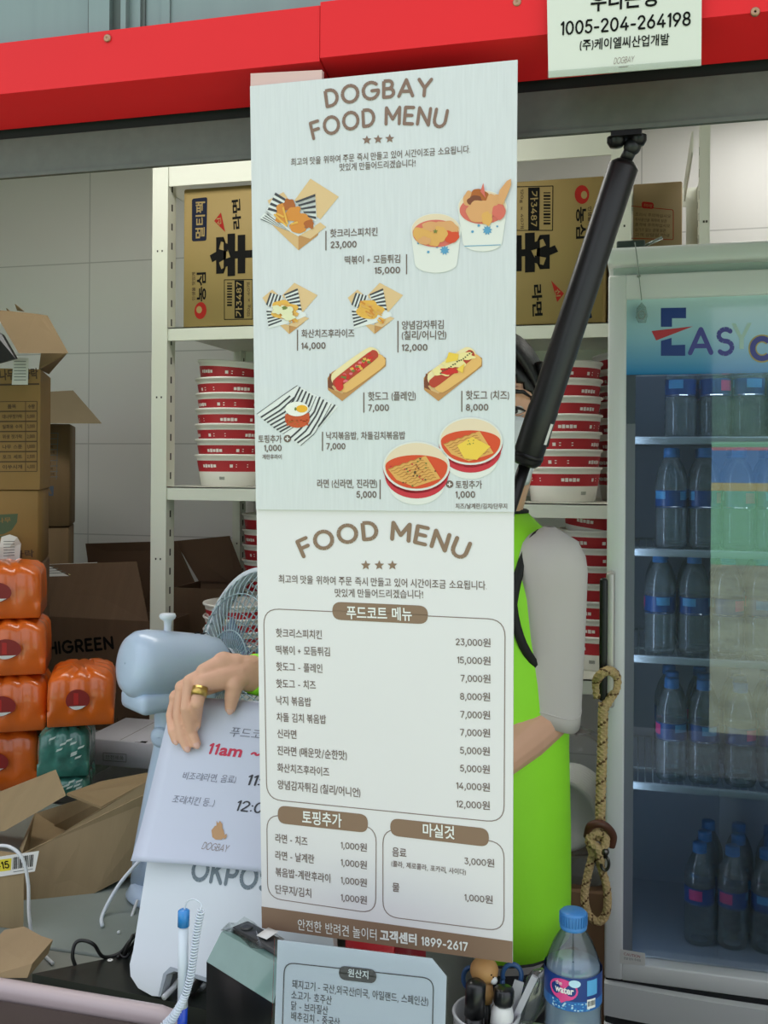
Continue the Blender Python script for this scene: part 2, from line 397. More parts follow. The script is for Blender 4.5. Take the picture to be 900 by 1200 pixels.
# red fascia in two lengths, grey shutter beam under it
M_red = mat('red_coated_steel', 'E6242A', .42, 0, var=.04, vscale=3, coat=.0, spec=.25)
M_screw = mat('screw_steel', 'B08A70', .35, .8)
def fascia(x0, x1, dz, yy):
    b = MB(); pr = [(1.07 - yy, 1.977 + dz), (1.07 - yy, 1.913 + dz), (1.142, 1.896), (1.1425, 1.8975), (1.075 - yy, 1.919 + dz), (1.075 - yy, 1.972 + dz), (1.11, 1.972 + dz), (1.11, 1.977 + dz)]
    b.prism([V((x0, y, z)) for y, z in pr], (x1 - x0, 0, 0), M_red); return b
xs = at(375, 60, 1.07).x
t1 = struct('trim_1', fascia(-2.9, xs - .0006, 0, 0), M_red); t2 = struct('trim_2', fascia(xs + .0006, 1.8, .003, .0015), M_red)
def screws(par, pts):
    for px, py in pts:
        p = at(px, py, 1.0695); Mx = Matrix.Translation(p) @ Matrix.Rotation(PI / 2, 4, 'X')
        MB().lathe([(.0048, -.001), (.0048, .0012), (.0036, .0022), (.0016, .0022), (.0012, .001)], Mx, M_screw, 14, cap1=True).build('screw', M_screw, par)
screws(t1, [(126, 45), (-10, 60)]); screws(t2, [(606, 3), (885, 14)])
M_beam = mat('grey_shutter_steel', '5C5F59', .5, .25, var=.08, vscale=60)
b = MB().box((-2.9, 1.15, 1.836), (1.8, 1.163, 1.886), M_beam)
b.box((-2.9, 1.147, 1.833), (1.8, 1.15, 1.838), M_beam); b.box((-2.9, 1.152, 1.886), (1.8, 1.163, 1.94), mat('gap_shade', '0C0C0C', .8))  # black strip stands in for the shade in the gap over the beam
struct('beam', b, M_beam)
# mullion behind the boards
struct('trim_3', MB().box((at(505, 600, 1.23).x, 1.215, .72), (at(560, 600, 1.23).x, 1.25, 1.93)), mat('mullion_grey', '75766F', .5, .3))
# front counter: brown ledge, pale rounded rim
M_ledge = mat('brown_ledge', '3E312D', .55, var=.1, vscale=12)
M_rim = mat('pale_rim', 'BBAAAB', .35)
ledgeX = at(212, 1190, 1.08).x + .005
struct('wall_counter', MB().box((-2.9, 1.02, 0), (1.8, 1.06, .69)), M_white)
cl = thing('counter_ledge', 'glossy brown front ledge with a raised pale pink rim along its back', 'counter', (-1.2, .9, .745))
b2 = MB().rbox((-2.3, .70, .75), (ledgeX, 1.061, .784), .006, M_ledge); b2.build('ledge_top', M_ledge, cl)
p0 = at(0, 1149, 1.075); 
b = MB(); path = [(-2.3, 1.0725, .79), (-.98, 1.0725, .79), (-.9, 1.0725, .789), (ledgeX - .03, 1.0725, .786), (ledgeX, 1.0725, .780)]
for k in range(len(path) - 1):
    pass
rg = []
for x, y, z in path:
    rg.append([V((x, y + a, z + c)) for a, c in ((-.010, -.018), (.010, -.018), (.010, .007), (.008, .0105), (.003, .012), (-.004, .0115), (-.009, .008), (-.010, .002))])
b.rings(rg, M_rim).build('rim', M_rim, cl)
MB().box((-2.25, .72, -.05), (-2.2, 1.0, .75), M_ledge).build('support', M_ledge, cl)
MB().box((ledgeX - .09, .72, -.05), (ledgeX - .04, 1.0, .75), M_ledge).build('support', M_ledge, cl)
M_ctop = mat('counter_top', '8C8F88', .45, var=.06)
wc = thing('work_counter', 'grey work counter behind the serving window under the till and printer', 'counter', (-.3, 1.25, 0))
b = MB(); b.rbox((-2.3, 1.088, .695), (1.2, 1.30, .72), .004, M_ctop); b.rbox((ledgeX + .012, .96, .695), (1.2, 1.09, .7199), .004, M_ctop); b.build('worktop', M_ctop, wc)
for x in (-2.2, -1.2, .2, 1.15): MB().box((x - .02, 1.24, 0), (x + .02, 1.28, .695), M_white).build('leg', M_white, wc)
st = thing('side_table', 'grey green table under the torn open carton and desk fan', 'table', (-1.4, 1.6, 0))
M_tab = mat('table_top', '7E8680', .5, var=.08)
MB().rbox((-2.3, 1.305, .69), (-.64, 1.86, .72), .004, M_tab).build('tabletop', M_tab, st)
for x in (-2.2, -.8):
    for y in (1.36, 1.82): MB().box((x - .02, y - .02, 0), (x + .02, y + .02, .69), M_white).build('leg', M_white, st)
st = thing('storage_table', 'low table under the stacked cartons and drink packs by the back wall', 'table', (-1.9, 2.35, 0))
MB().rbox((-2.5, 1.88, .69), (-1.28, 2.9, .72), .004, M_tab).build('tabletop', M_tab, st)
for x in (-2.4, -1.34):
    for y in (1.94, 2.84): MB().box((x - .02, y - .02, 0), (x + .02, y + .02, .69), M_white).build('leg', M_white, st)
# outdoors, mirrored in the cooler door
M_pil = mat('pillar_dark', '3A4442', .6)
struct('pillar', MB().rbox((-.16, -1.75, -.0595), (.335, -1.4, 3.4), .01), M_pil)
lawn = mat('lawn_pale', '8ED0A4', .9, var=.1); pool = mat('blue_play_surface', '5E93CC', .6); pink = mat('pink_edging', 'D8929A', .6); yel_ = mat('yellow_court', 'CFC684', .7); hedge = mat('far_hedge', '6E8478', .9, var=.3, vscale=.6)
for k, (ya, yb_, mt) in enumerate(((-19.5, -7.7, lawn), (-22.4, -19.5, yel_), (-50, -22.4, pool), (-56, -50, pink), (-70, -56, lawn))): struct('field', MB().box((-14, ya, -.07), (30, yb_, -.04 + k * .0), mt) if False else MB().box((-14, ya + .001, -.07), (30, yb_ - .001, -.055), mt), mt)
struct('wall_far', MB().box((-20, -72, -.06), (50, -71, 6.5)), hedge)
# ================================================================== SHELVING
M_shelf = mat('cream_shelf_steel', 'DDDFD2', .45)
M_slot = mat('slot_dark', '3B3A35', .7)
SY0, SY1 = 2.32, 2.85
def X_(px, Y, py=400): return at(px, py, Y).x
def Z_(px, py, Y): return at(px, py, Y).z
def post(par, x, y, w_, d_, sx, sy, ztop, slots=True):
    """angle post: face in the X direction from x, flange along Y on the side sx"""
    b = MB(); t = .0022
    fy = y if sy > 0 else y + d_
    b.box((x, fy - t / 2, 0), (x + w_, fy + t / 2, ztop), M_shelf)
    fx = x + w_ if sx > 0 else x
    b.box((fx - t, y, 0), (fx, y + d_, ztop), M_shelf)
    z = .06
    while slots and z < ztop - .05:
        b.box((fx - t - .0004, y + d_ * .42, z), (fx + .0004, y + d_ * .58, z + .018), M_slot); z += .05
    for zz in (.3, .75, 1.2, 1.62, 2.0):
        for dx in (.35, .65): b.box((x + w_ * dx - .002, fy - t / 2 - .0004, zz), (x + w_ * dx + .002, fy, zz + .005), M_slot)
    b.build('post', M_shelf, par)
def board(par, x0, x1, z, y0=SY0, y1=SY1, h=.034):
    b = MB(); b.box((x0, y0 + .004, z - h), (x1, y0 + .008, z), M_shelf); b.box((x0, y0 + .004, z - .003), (x1, y1 - .004, z), M_shelf)
    b.box((x0, y1 - .008, z - h), (x1, y1 - .004, z), M_shelf); b.box((x0, y0 + .008, z - h), (x1, y0 + .016, z - h + .003), M_shelf)
    b.build('shelf', M_shelf, par)
def shelving(label, x0, x1, levels, ztop, wpost, top_rail=True, right=True, left=True):
    t = thing('shelving_unit', label, 'shelf', ((x0 + x1) / 2, SY0, 0))
    for x, sx, on in ((x0, 1, left), (x1 - wpost, -1, right)):
        if not on: continue
        post(t, x, SY0, wpost, .045, sx, 1, ztop); post(t, x, SY1 - .045, wpost, .045, sx, -1, ztop)
    for z in levels: board(t, x0 + .003, x1 - .003, z)
    if top_rail:
        for y in (SY0 + .003, SY1 - .008): MB().box((x0 + .003, y, ztop - .055), (x1 - .003, y + .004, ztop), M_shelf).build('top_rail', M_shelf, t)
        for x in (x0 + .006, x1 - .012): MB().box((x, SY0 + .01, ztop - .05), (x + .004, SY1 - .01, ztop)).build('side_rail', M_shelf, t)
    return t
xl = X_(178, SY0); xm = X_(450, SY0); xr = X_(739, SY0); wp = X_(196, SY0) - xl
zt = Z_(240, 190, SY0)
zl = [Z_(250, 382, SY0), Z_(250, 571, SY0), Z_(250, 810, SY0), .40]
zr = [Z_(650, 379, SY0), Z_(650, 590, SY0), Z_(690, 797, SY0), .40]
shelving('cream slotted steel shelving bay beside the carton stacks, its left post in full view', xl, xm, zl, zt, wp)
shelving('cream slotted steel shelving bay behind the person and the gas strut', xm + .004, xr, zr, zt, wp, True)
t3 = thing('shelving_unit', 'narrow cream shelving bay rising behind the drinks cooler', 'shelf', (.07, SY0, 0))
xw = X_(831, SY0)
post(t3, X_(820, SY0), SY0, xw - X_(820, SY0), .045, -1, 1, zt); post(t3, X_(803, SY1), SY1 - .045, .032, .045, 1, -1, zt)
for z in zr: board(t3, xr + .004, xw - .03, z)
for y in (SY1 - .012,): MB().box((xr + .004, y, zt - .055), (xw - .03, y + .004, zt), M_shelf).build('top_rail', M_shelf, t3)
MB().box((xw - .038, SY0 + .05, zt - .05), (xw - .034, SY1 - .05, zt)).build('side_rail', M_shelf, t3)
post(t3, xr + .004, SY1 - .05, .02, .04, 1, -1, zt, False)
# ------------------------------------------------------------------ paper bowls
M_bowl = mat('white_paper', 'EDE9E2', .55); M_band = mat('red_band', 'B8202C', .5); M_mark = mat('white_mark', 'F2E6E2', .6)
M_code = mat('print_grey', '6F736F', .6)
BR, BB, BH = .092, .078, .082
def bowl_mesh():
    b = MB()
    def rr(z): return BB + (BR - BB) * z / BH
    prof = [(BB - .008, .004), (BB - .002, 0), (rr(0), .001), (rr(.037), .037), (rr(.039), .039), (rr(.068), .068), (rr(.070), .070), (rr(BH - .004), BH - .004), (BR + .003, BH - .003), (BR + .0045, BH), (BR + .003, BH + .003), (BR - .001, BH + .002), (BR - .003, BH - .003), (BB - .003, .006), (.001, .005)]
    bands = [M_bowl] * 14; bands[4] = M_band
    b.lathe(prof, None, None, 40, bands=bands)
    b.lathe([(BB - .008, .004), (.001, .004)], None, M_bowl, 40)
    # printed marks on the band
    def cyl(a, z, w, h, mt):
        vs = []
        for da, dz in ((-w / 2, -h / 2), (w / 2, -h / 2), (w / 2, h / 2), (-w / 2, h / 2)):
            r = rr(z + dz) + .0005; q = a + da / r; vs.append(V((r * math.cos(q), r * math.sin(q), z + dz)))
        b.face(vs, mt)
    for base in (0, PI * 2 / 3, PI * 4 / 3):
        for k in range(5): cyl(base + (k - 2) * .105, .054, .0075, .009 if k % 2 else .0075, M_mark)
        for k in range(2): cyl(base + 1.05, .0575 - k * .006, .034, .0022, M_mark)
        cyl(base + .72, .054, .008, .008, M_mark)
        for k in range(7): cyl(base + .35 + k * .025, .022, .0012, .008, M_code)
    return b
_bowl = None
ORD = ['top', 'second', 'third', 'fourth', 'fifth', 'sixth', 'seventh', 'eighth', 'ninth', 'tenth']
def bowl_stack(x, y, z, n, pitch, where, lean=0., leandir=0., topspin=0., seed=0, grp=None):
    global _bowl
    rd = random.Random(seed)
    for i in range(n):
        if _bowl is None:
            o = bowl_mesh().build('paper_bowl', M_bowl, keep=False); _bowl = o
        else:
            o = _bowl.copy(); COL.objects.link(o)
        k = n - 1 - i; t = max(0, i - (n - 2)) * lean
        o.location = (x + rd.uniform(-.0008, .0008), y + rd.uniform(-.0008, .0008), z + i * pitch + (BR * math.sin(abs(t)) * .6 if t else 0) + .0005)
        o.rotation_euler = Quaternion(V((-math.sin(leandir), math.cos(leandir), 0)), t).to_euler() if t else (0, 0, 0)
        if t: o.rotation_euler = (Quaternion(V((-math.sin(leandir), math.cos(leandir), 0)), t) @ Quaternion(V((0, 0, 1)), rd.uniform(0, 6.28))).to_euler()
        else: o.rotation_euler = (0, 0, rd.uniform(0, 6.28))
        o['label'] = ('topmost red-banded paper bowl of ' if k == 0 else 'bottom red-banded paper bowl of ' if i == 0 else '%s red-banded paper bowl down in ' % ORD[k]) + where
        o['category'] = 'bowl'; o['group'] = grp or 'paper bowls on the shelving'
BY = 2.46
cx = X_(232, BY, 470) + BR + .006
bowl_stack(cx, BY, zl[1], 7, .0405, 'the tall stack beside the left shelf post', .07, .0, seed=3)
cxr = X_(660, BY, 500)
bowl_stack(cxr, BY, zr[1], 7, .0425, 'the stack right of the gas strut', .0, 0, seed=5)
bowl_stack(cxr - .20, BY, zr[1], 4, .041, 'the stack behind the hidden face', 0, 0, seed=9)
bowl_stack(X_(742, 2.62, 500), 2.62, zr[1], 8, .0415, 'the stack behind the cooler edge', .10, PI, seed=11)
bowl_stack(X_(700, 2.50, 700) , 2.50, zr[2], 8, .0425, 'the stack beside the grey sleeve', .12, 0, seed=12)
bowl_stack(X_(322, 2.72, 640), 2.72, zl[2], 9, .044, 'the rear low-shelf stack by the board', 0, 0, seed=14)
bowl_stack(X_(281, 2.40, 700), 2.40, zl[2] , 5, .034, 'the low stack behind the fan', 0, 0, seed=15)
# ================================================================== CARTONS
M_kraft = mat('kraft_carton', 'B8996A', .75, var=.06, vscale=6, bump=.15, bscale=30, stretch=(8, 1, 1))
M_kraft2 = mat('kraft_carton_tan', '7C6444', .75, var=.07, vscale=5, bump=.15, bscale=30, stretch=(8, 1, 1))
M_kraftd = mat('dark_brown_carton', '6A513C', .75, var=.08, vscale=5, bump=.2, bscale=30, stretch=(8, 1, 1))
M_yel = mat('ochre_carton', '8E6E3C', .7, var=.06, vscale=6)
M_shin = mat('noodle_carton', '96804C', .7, var=.03, vscale=4)
M_ink = mat('ink_black', '100F0E', .75, spec=.15); M_inkb = mat('ink_brown', '4A3520', .7); M_inkn = mat('ink_navy', '10182E', .7, spec=.2)
M_inkr = mat('ink_red', '9C2018', .7, spec=.2); M_paper = mat('paper_white', 'DCDAD6', .7); M_tape = mat('brown_tape', '9A7440', .3)
M_dark = mat('carton_inside', '4A3A2A', .9)
def carton_box(par, x0, x1, y0, y1, z0, z1, mt, tape=True, name='body', M=None):
    b = MB(); b.rbox((x0, y0, z0 + .0006), (x1, y1, z1), .003, mt, M, seg=1)
    b.box(((x0 + x1) / 2 - .0006, y0 + .004, z1 - .0002), ((x0 + x1) / 2 + .0006, y1 - .004, z1 + .0003), M_dark, M)
    o = b.build(name, mt, par)
    if tape: MB().box(((x0 + x1) / 2 - .024, y0 - .0004, z1 - .06), ((x0 + x1) / 2 + .024, y1 + .0004, z1 + .0006), M_tape, M).build('tape', M_tape, par)
    return o
def slab(pts, nrm, t=.004):
    return MB().prism([V(p) for p in pts], V(nrm).normalized() * t)
# noodle cartons on the top shelves
def noodle(px0, px1, z, Y, flip, label):
    x0, x1 = X_(px0, Y, 300), X_(px1, Y, 300); ztop = Z_(px0 if not flip else px1, 222 if not flip else 206, Y)
    t = thing('noodle_carton', label, 'carton', ((x0 + x1) / 2, Y + .2, z), 0, 'noodle cartons on the top shelves')
    carton_box(t, x0, x1, Y, Y + .40, z, ztop, M_shin, False)
    return t, wallsurf(Y)
NY = 2.345
t, s = noodle(215, 372, zl[0], NY, False, 'tan noodle carton turned on its side on the top shelf left of the board')
b = MB()
s.rfill(b, [(225, 233), (243, 231), (242, 282), (225, 283)], .006, M_inkn)
s.text(b, '멀티팩', 240, 279, 240.5, 236, 11, M_shin, .02)
s.disc(b, 235, 364, 7, 10, M_inkr, rot=.1); s.disc(b, 233.5, 363, 3.3, 4.2, M_shin, .0007)
s.text(b, '농심', 241.5, 353, 241.5, 319, 11, M_ink, .025); s.text(b, '인생을 맛있게', 229, 352, 229, 319, 4, M_inkb, .01)
s.text(b, '라면', 283, 268, 281.5, 233, 10, M_ink, .03)
s.text(b, '辛', 300, 322, 300, 272, 54, M_ink, .05)
s.poly(b, [(251, 259), (259, 249), (264, 272)], M_inkr); s.text(b, '신', 259.5, 264, 259, 255, 5, M_shin, .02, .0007)
s.rline(b, [(263, 328), (296, 327.5), (296, 374), (263, 374.5)], .001, .002, M_ink)
for k in range(9): s.line(b, 266 + .2, 332 + k * 3.2, 272, 332 + k * 3.2, 1.2 + (k * 7 % 3) * .5, M_ink)
s.poly(b, [(275, 328.5), (286, 328.5), (286, 373), (275, 373)], M_ink); s.text(b, '가3487', 284, 371, 284, 330, 8, M_shin, .02, .0008)
s.text(b, '120g x 40개', 294, 371, 294, 331, 5, M_inkb, .0)
b.build('printed_panel', M_ink, t)
t, s = noodle(548, 707.5, zr[0], NY, True, 'tan noodle carton turned on its side behind the top of the gas strut')
b = MB()
s.disc(b, 682, 228, 8.5, 11, M_inkr); s.disc(b, 684.5, 228.5, 3.6, 4.6, M_shin, .0007)
s.text(b, '농심', 675, 243, 675, 280, 12, M_ink, .025); s.text(b, '인생을 맛있게', 689, 242, 689, 280, 4.5, M_inkb, .01)
s.text(b, '辛', 584, 275, 584, 321, 70, M_ink, .05)
s.poly(b, [(646, 329), (661, 344), (653, 354)], M_inkr); s.text(b, '신', 650.5, 339, 651, 348, 6, M_shin, .02, .0007)
s.text(b, '라면', 623, 334, 624, 371, 12, M_ink, .03)
s.poly(b, [(691, 360), (694, 372), (692, 373), (673, 373), (672, 319), (691, 317)], M_inkn); s.text(b, '멀티팩', 677, 323, 677, 370, 11, M_shin, .02, .0007)
s.rline(b, [(605, 219), (648, 218), (647.5, 270), (605, 270)], .001, .002, M_ink)
for k in range(11): s.line(b, 637, 226 + k * 3.6, 645, 226 + k * 3.6, 1.2 + (k * 5 % 3) * .6, M_ink)
s.poly(b, [(619, 220), (632.5, 219.5), (632, 269.5), (619, 269.5)], M_ink); s.text(b, '가3487', 621.5, 224, 621.5, 266, 9, M_shin, .02, .0008)
s.text(b, '120g x 40개', 609, 222, 609, 268, 5, M_inkb)
b.build('printed_panel', M_ink, t)
# third carton in the narrow bay
Y = 2.50; t = thing('noodle_carton', 'brown carton with a red outlined text panel above the cooler top', 'carton', (.06, 2.62, zr[0]))
xa, xb = X_(742, Y, 250), X_(799.5, Y, 250)
carton_box(t, xa, xb, Y, 2.78, zr[0], Z_(770, 214, Y), mat('carton_shade_brown', '8F7A55', .75, var=.04), False); s = wallsurf(Y); b = MB()
s.rline(b, [(735, 241), (789, 246), (789, 281), (735, 279)], .004, .0016, M_inkr); s.rfill(b, [(752, 236), (766, 237.5), (766, 245), (752, 244)], .006, M_inkr)
s.text(b, '주의사항', 754, 242.5, 764, 243.5, 4, M_shin, 0, .0008)
for k in range(5): s.text(b, ['조리시 주의하십시오', '직사광선을 피하여 보관', '충격에 주의하십시오', '습기가 없는 곳에 보관', '고객 상담실 안내'][k], 744, 253 + k * 6, 786 - (k * 5 % 9), 255.6 + k * 5.6, 4, M_inkb)
b.build('printed_panel', M_ink, t)
# ---- left stack of cartons
AY = 2.10; TH_ = math.radians(28)
def frame(px, py, Y, th_=TH_):
    c = at(px, py, Y); c.z = 0; return Matrix.Translation(c) @ Matrix.Rotation(th_, 4, 'Z')
def fsurf(M, off=0.): return Surf(M @ V((0, off, 1.2)), M.to_3x3() @ V((0, -1, 0)), M.to_3x3() @ V((1, 0, 0)))
zA = [.7205, Z_(20, 668, 2.0), Z_(20, 575, 2.0), Z_(20, 428, 2.0)]
MA = frame(47, 500, AY); MA2 = frame(45, 600, AY); AW, AD = .36, .25
t = thing('plain_carton', 'plain brown carton under the green-bowl carton, behind the orange packs', 'carton', MA @ V((-AW / 2, AD / 2, zA[0])))
carton_box(t, -AW, 0, 0, AD, zA[0], zA[1] - .001, M_kraftd, M=MA)
t = thing('chopstick_carton', 'yellowish carton with a green bowl emblem and a crumpled paper slip', 'carton', MA @ V((-AW / 2, AD / 2, zA[1])))
carton_box(t, -AW, 0, 0, AD, zA[1], zA[2] - .001, M_yel, M=MA2); s = fsurf(MA2); b = MB()
mg = mat('emblem_green', '4A5A40', .7)
s.poly(b, [(-25, 604), (21, 602), (20, 612), (14, 621), (4, 626), (-10, 627), (-20, 618)], mg); s.text(b, '나무', -3, 613, 13, 612, 6, M_yel, .02, .0008)
s.line(b, -8, 630, 8, 628, 2, mg); s.text(b, '젓가락', 4, 655, 40, 653, 9, M_inkb, .02)
b.build('printed_panel', M_inkb, t)
b = MB(); q = [(2, 629), (12, 626), (21, 629), (25, 637), (23, 658), (8, 660), (0, 656), (0, 640)]
pts = [s.pt(x, y, .004 + .004 * (i % 3)) for i, (x, y) in enumerate(q)]; c = sum(pts, V()) / len(pts) + s.n * .006
for i in range(len(pts)): b.face([pts[i], pts[(i + 1) % len(pts)], c], M_paper)
for k in range(6): s.line(b, 5, 634 + k * 3.4, 18, 634 + k * 3.2, .8, M_code, .0135)
b.build('paper_slip', M_paper, t, label='crumpled white paper slip stuck on the front')
t = thing('chopstick_carton', 'tall open carton with printed table and raised flap, top of the stack', 'carton', MA @ V((-AW / 2, AD / 2, zA[2])))
zc = zA[3]
b = MB(); th = .004
for lo, hi in (((-AW, 0, zA[2]), (0, th, zc)), ((-AW, AD - th, zA[2]), (0, AD, zc)), ((-AW, th, zA[2]), (-AW + th, AD - th, zc)), ((-th, th, zA[2]), (0, AD - th, zc)), ((-AW + th, th, zA[2]), (-th, AD - th, zA[2] + th))): b.box(lo, hi, M_yel, MA)
b.build('body', M_yel, t)
slab([MA @ V((-.004, .004, zc)), at(78, 415, AY - .02), at(54, 371, AY + .12), MA @ V((-.004, AD - .004, zc + .01))], (0, 0, 1)).build('flap', M_kraft2, t)
slab([at(22, 414, AY - .11), at(79.5, 414, AY - .07), at(55, 370, AY + .01), at(42, 368, AY + .0), at(-8, 363, AY - .02)], (-.2, .8, .3)).build('flap', mat('flap_brown', '7A6546', .8, var=.06), t)
M_scrap = mat('black_liner', '1F201F', .4)
b = MB(); b.prism([at(-12, 428, AY - .10), at(18, 420, AY - .10), at(2, 392, AY - .07), at(-12, 384, AY - .07)], (0, .01, 0), M_scrap); b.build('liner', M_scrap, t)
b = MB()
for px, py in ((10, 367), (20, 362)): b.prism([at(px, py + 2, AY + .01), at(px + 8, py + 3, AY + .01), at(px - 3, py - 6, AY + .005)], (0, .004, 0), M_kraft2)
b.build('torn_edge', M_kraft2, t)
s = fsurf(MA); b = MB()
s.text(b, '나무젓가락', 0, 446, 45, 444, 13, M_inkb, .03); s.line(b, -5, 451, 46, 450, 2.2, M_inkb)
y0 = 471
for r in range(7):
    ya = 471 + r * 11.8; s.rline(b, [(-30, ya), (43.5, ya - .6), (43.2, ya + 10.6), (-30, ya + 11)], .0008, .0016, M_inkb); s.line(b, 30, ya, 30, ya + 11, .8, M_inkb)
    s.text(b, ['품목', '대나무젓가락', '일회용 수저', '위생 젓가락', '나무 스푼', '포크 세트', '이쑤시개'][r], 3 if r else 9, ya + 8, 26 if r else 19, ya + 7.6, 5, M_inkb, .02)
    s.text(b, ['수량', '5,000', '3,000', '2,000', '1,000', '2,500', '4,000'][r], 32 if r else 33, ya + 8, 41, ya + 7.6, 5, M_inkb, .03)
b.build('printed_panel', M_inkb, t)
b = MB(); q = [s.pt(14, 451, .003), s.pt(33, 451, .005), s.pt(34, 420, .007), s.pt(16, 419, .004)]; b.face(q, M_paper)
for k in range(7): s.line(b, 17, 424 + k * 3.6, 31, 424 + k * 3.6, .8, M_code, .0085)
b.build('delivery_note', M_paper, t, label='white delivery note taped on the front')
# tall carton behind it
BY2 = 2.56; zs = Z_(70, 617, BY2); ztb = Z_(70, 497, BY2); MBx = frame(81, 550, BY2)
t = thing('tall_carton', 'tall brown carton with grey printed list standing behind the printed stack', 'carton', MBx @ V((-.12, .1, .7205)))
carton_box(t, -.26, 0, 0, .20, .7205, zs - .002, M_kraft2, False, 'lower_body', MBx); carton_box(t, -.26, .003, -.004, .20, zs, ztb, M_kraft2, False, 'upper_body', MBx)
slab([at(47, 496, BY2 - .09), at(118.5, 496.5, BY2 - .06), at(85, 458, BY2 + .03), at(49, 460, BY2 + .01)], (-.1, .8, .4)).build('flap', mat('flap_grey_brown', '807258', .8, var=.05), t)
s = fsurf(MBx, -.004); b = MB()
for k in range(9): s.line(b, 46, 508 + k * 6.4, 68, 507.5 + k * 6.4, .8, M_code); s.text(b, '대나무 젓가락 규격'[:5 + k % 4], 48, 513 + k * 6.4, 58 + k % 4 * 2, 512.8 + k * 6.4, 3.6, M_inkb, .01)
s.line(b, 68, 507, 66, 562, .8, M_code); s.poly(b, [(46, 570), (63, 569.5), (62.5, 581), (46, 581)], mat('print_slate', '4C5868', .6)); s.line(b, 57, 572, 60, 579, 2, M_kraft2, .0006)
b.build('printed_panel', M_code, t)
# long dark carton with block letters
HY = 2.40; x0, x1 = X_(38, HY, 790), X_(192, HY, 790); z1 = Z_(110, 725, HY); z0 = .7205
t = thing('long_carton', 'big dark brown carton with black block lettering and a raised lid flap', 'carton', ((x0 + x1) / 2, HY + .2, z0))
b = MB()
for lo, hi in (((x0, HY, z0), (x1, HY + th, z1)), ((x0, HY + .15, z0), (x1, HY + .154, z1)), ((x0, HY + th, z0), (x0 + th, HY + .15, z1)), ((x1 - th, HY + th, z0), (x1, HY + .15, z1)), ((x0, HY + th, z0), (x1, HY + .15, z0 + th))): b.box(lo, hi, M_kraftd)
b.build('body', M_kraftd, t)
dz = V((0, .05, 0))
lid = [V((x0, HY, z1)), V((X_(174, HY, 725), HY, z1)), at(160, 658, HY + .08), at(43, 662, HY + .08)]
slab(lid, (0, .75, -.5)).build('lid_flap', M_kraftd, t)
nl = (lid[1] - lid[0]).cross(lid[3] - lid[0]).normalized(); nl = nl if nl.y < 0 else -nl
sl = Surf(lid[0] + nl * .0006, nl, (1, 0, 0)); b = MB(); sl.poly(b, [(39, 662), (114, 659), (119, 674), (44, 676)], M_paper); M_lbl = mat('label_yellow', 'D8D090', .6)
sl.poly(b, [(78, 667), (116, 664), (117, 671), (81, 674)], M_lbl, .0008)
for k in range(4): sl.line(b, 48 + k * .8, 664.5 + k * 2.6, 74 + k, 663.3 + k * 2.6, .8, M_code, .0008)
sl.text(b, 'FRESH BOX', 84, 672, 113, 669.5, 4, M_inkb, .02, .001) if False else None
b.build('shipping_label', M_paper, t, label='white and yellow shipping label on the lid flap')
s = wallsurf(HY); b = MB(); s.text(b, 'HIGREEN', 57, 768, 134, 761, 16, M_ink, .045, .0008); s.disc(b, 141, 790, 9, 11, M_inkb); s.disc(b, 141, 790, 7, 9, M_kraftd, .0007)
s.text(b, '032-8321-7200', 100, 851, 166, 848, 8, M_inkb, .0); b.build('lettering', M_ink, t)
# open dark carton on the low shelf, one flap leaning out past the post
OY = 2.62; x0, x1 = X_(203, OY, 700), X_(263, OY, 700); z0 = zl[2] + .0005; z1 = Z_(240, 690, OY)
t = thing('open_carton', 'dark brown open carton on the low shelf with tall flaps raised', 'carton', ((x0 + x1) / 2, OY + .1, z0))
b = MB(); ye = 2.80
for lo, hi in (((x0, OY, z0), (x1, OY + th, z1)), ((x0, ye - th, z0), (x1, ye, z1)), ((x0, OY + th, z0), (x0 + th, ye - th, z1)), ((x1 - th, OY + th, z0), (x1, ye - th, z1)), ((x0, OY + th, z0), (x1, ye - th, z0 + th))): b.box(lo, hi, M_kraftd)
b.build('body', M_kraftd, t)
M_flapd = mat('dark_flap', '5F4734', .8, var=.07)
slab([V((x0, ye - .01, z1)), V((x1, ye - .01, z1)), at(277, 690, ye - .02), at(269, 628, ye - .01), at(205, 634, ye - .01)], (0, 1, 0)).build('flap', M_flapd, t)
slab([V((x0 - .001, ye - .03, z1 - .01)), at(206, 634, ye - .06), at(100, 637, ye - .06), at(106, 680, ye - .05), at(150, 740, ye - .04)], (0, 1, 0)).build('flap', M_flapd, t)
# small white carton
WY = 2.12; x0, x1 = X_(98, WY, 890), X_(182, WY, 890); t = thing('white_carton', 'small white carton with framed print under the dark lettered carton', 'carton', ((x0 + x1) / 2, WY + .1, .7205))
M_wc = mat('white_carton_board', 'C9C8D0', .6); carton_box(t, x0, x1, WY, WY + .2, .7205, Z_(140, 868, WY), M_wc, False); s = wallsurf(WY); b = MB()
s.rline(b, [(121, 882), (148, 884), (148, 893), (121, 891)], .001, .0016, M_code); s.text(b, '안전제품', 124, 889.3, 145, 890.6, 5, M_code, .01)
b.prism([at(153, 872, WY + .002), at(158, 869.5, WY + .002), at(171, 870, WY + .002), at(171, 872, WY + .002), at(159, 872, WY + .002)], (0, .01, 0), M_ink)
b.build('printed_panel', M_code, t)
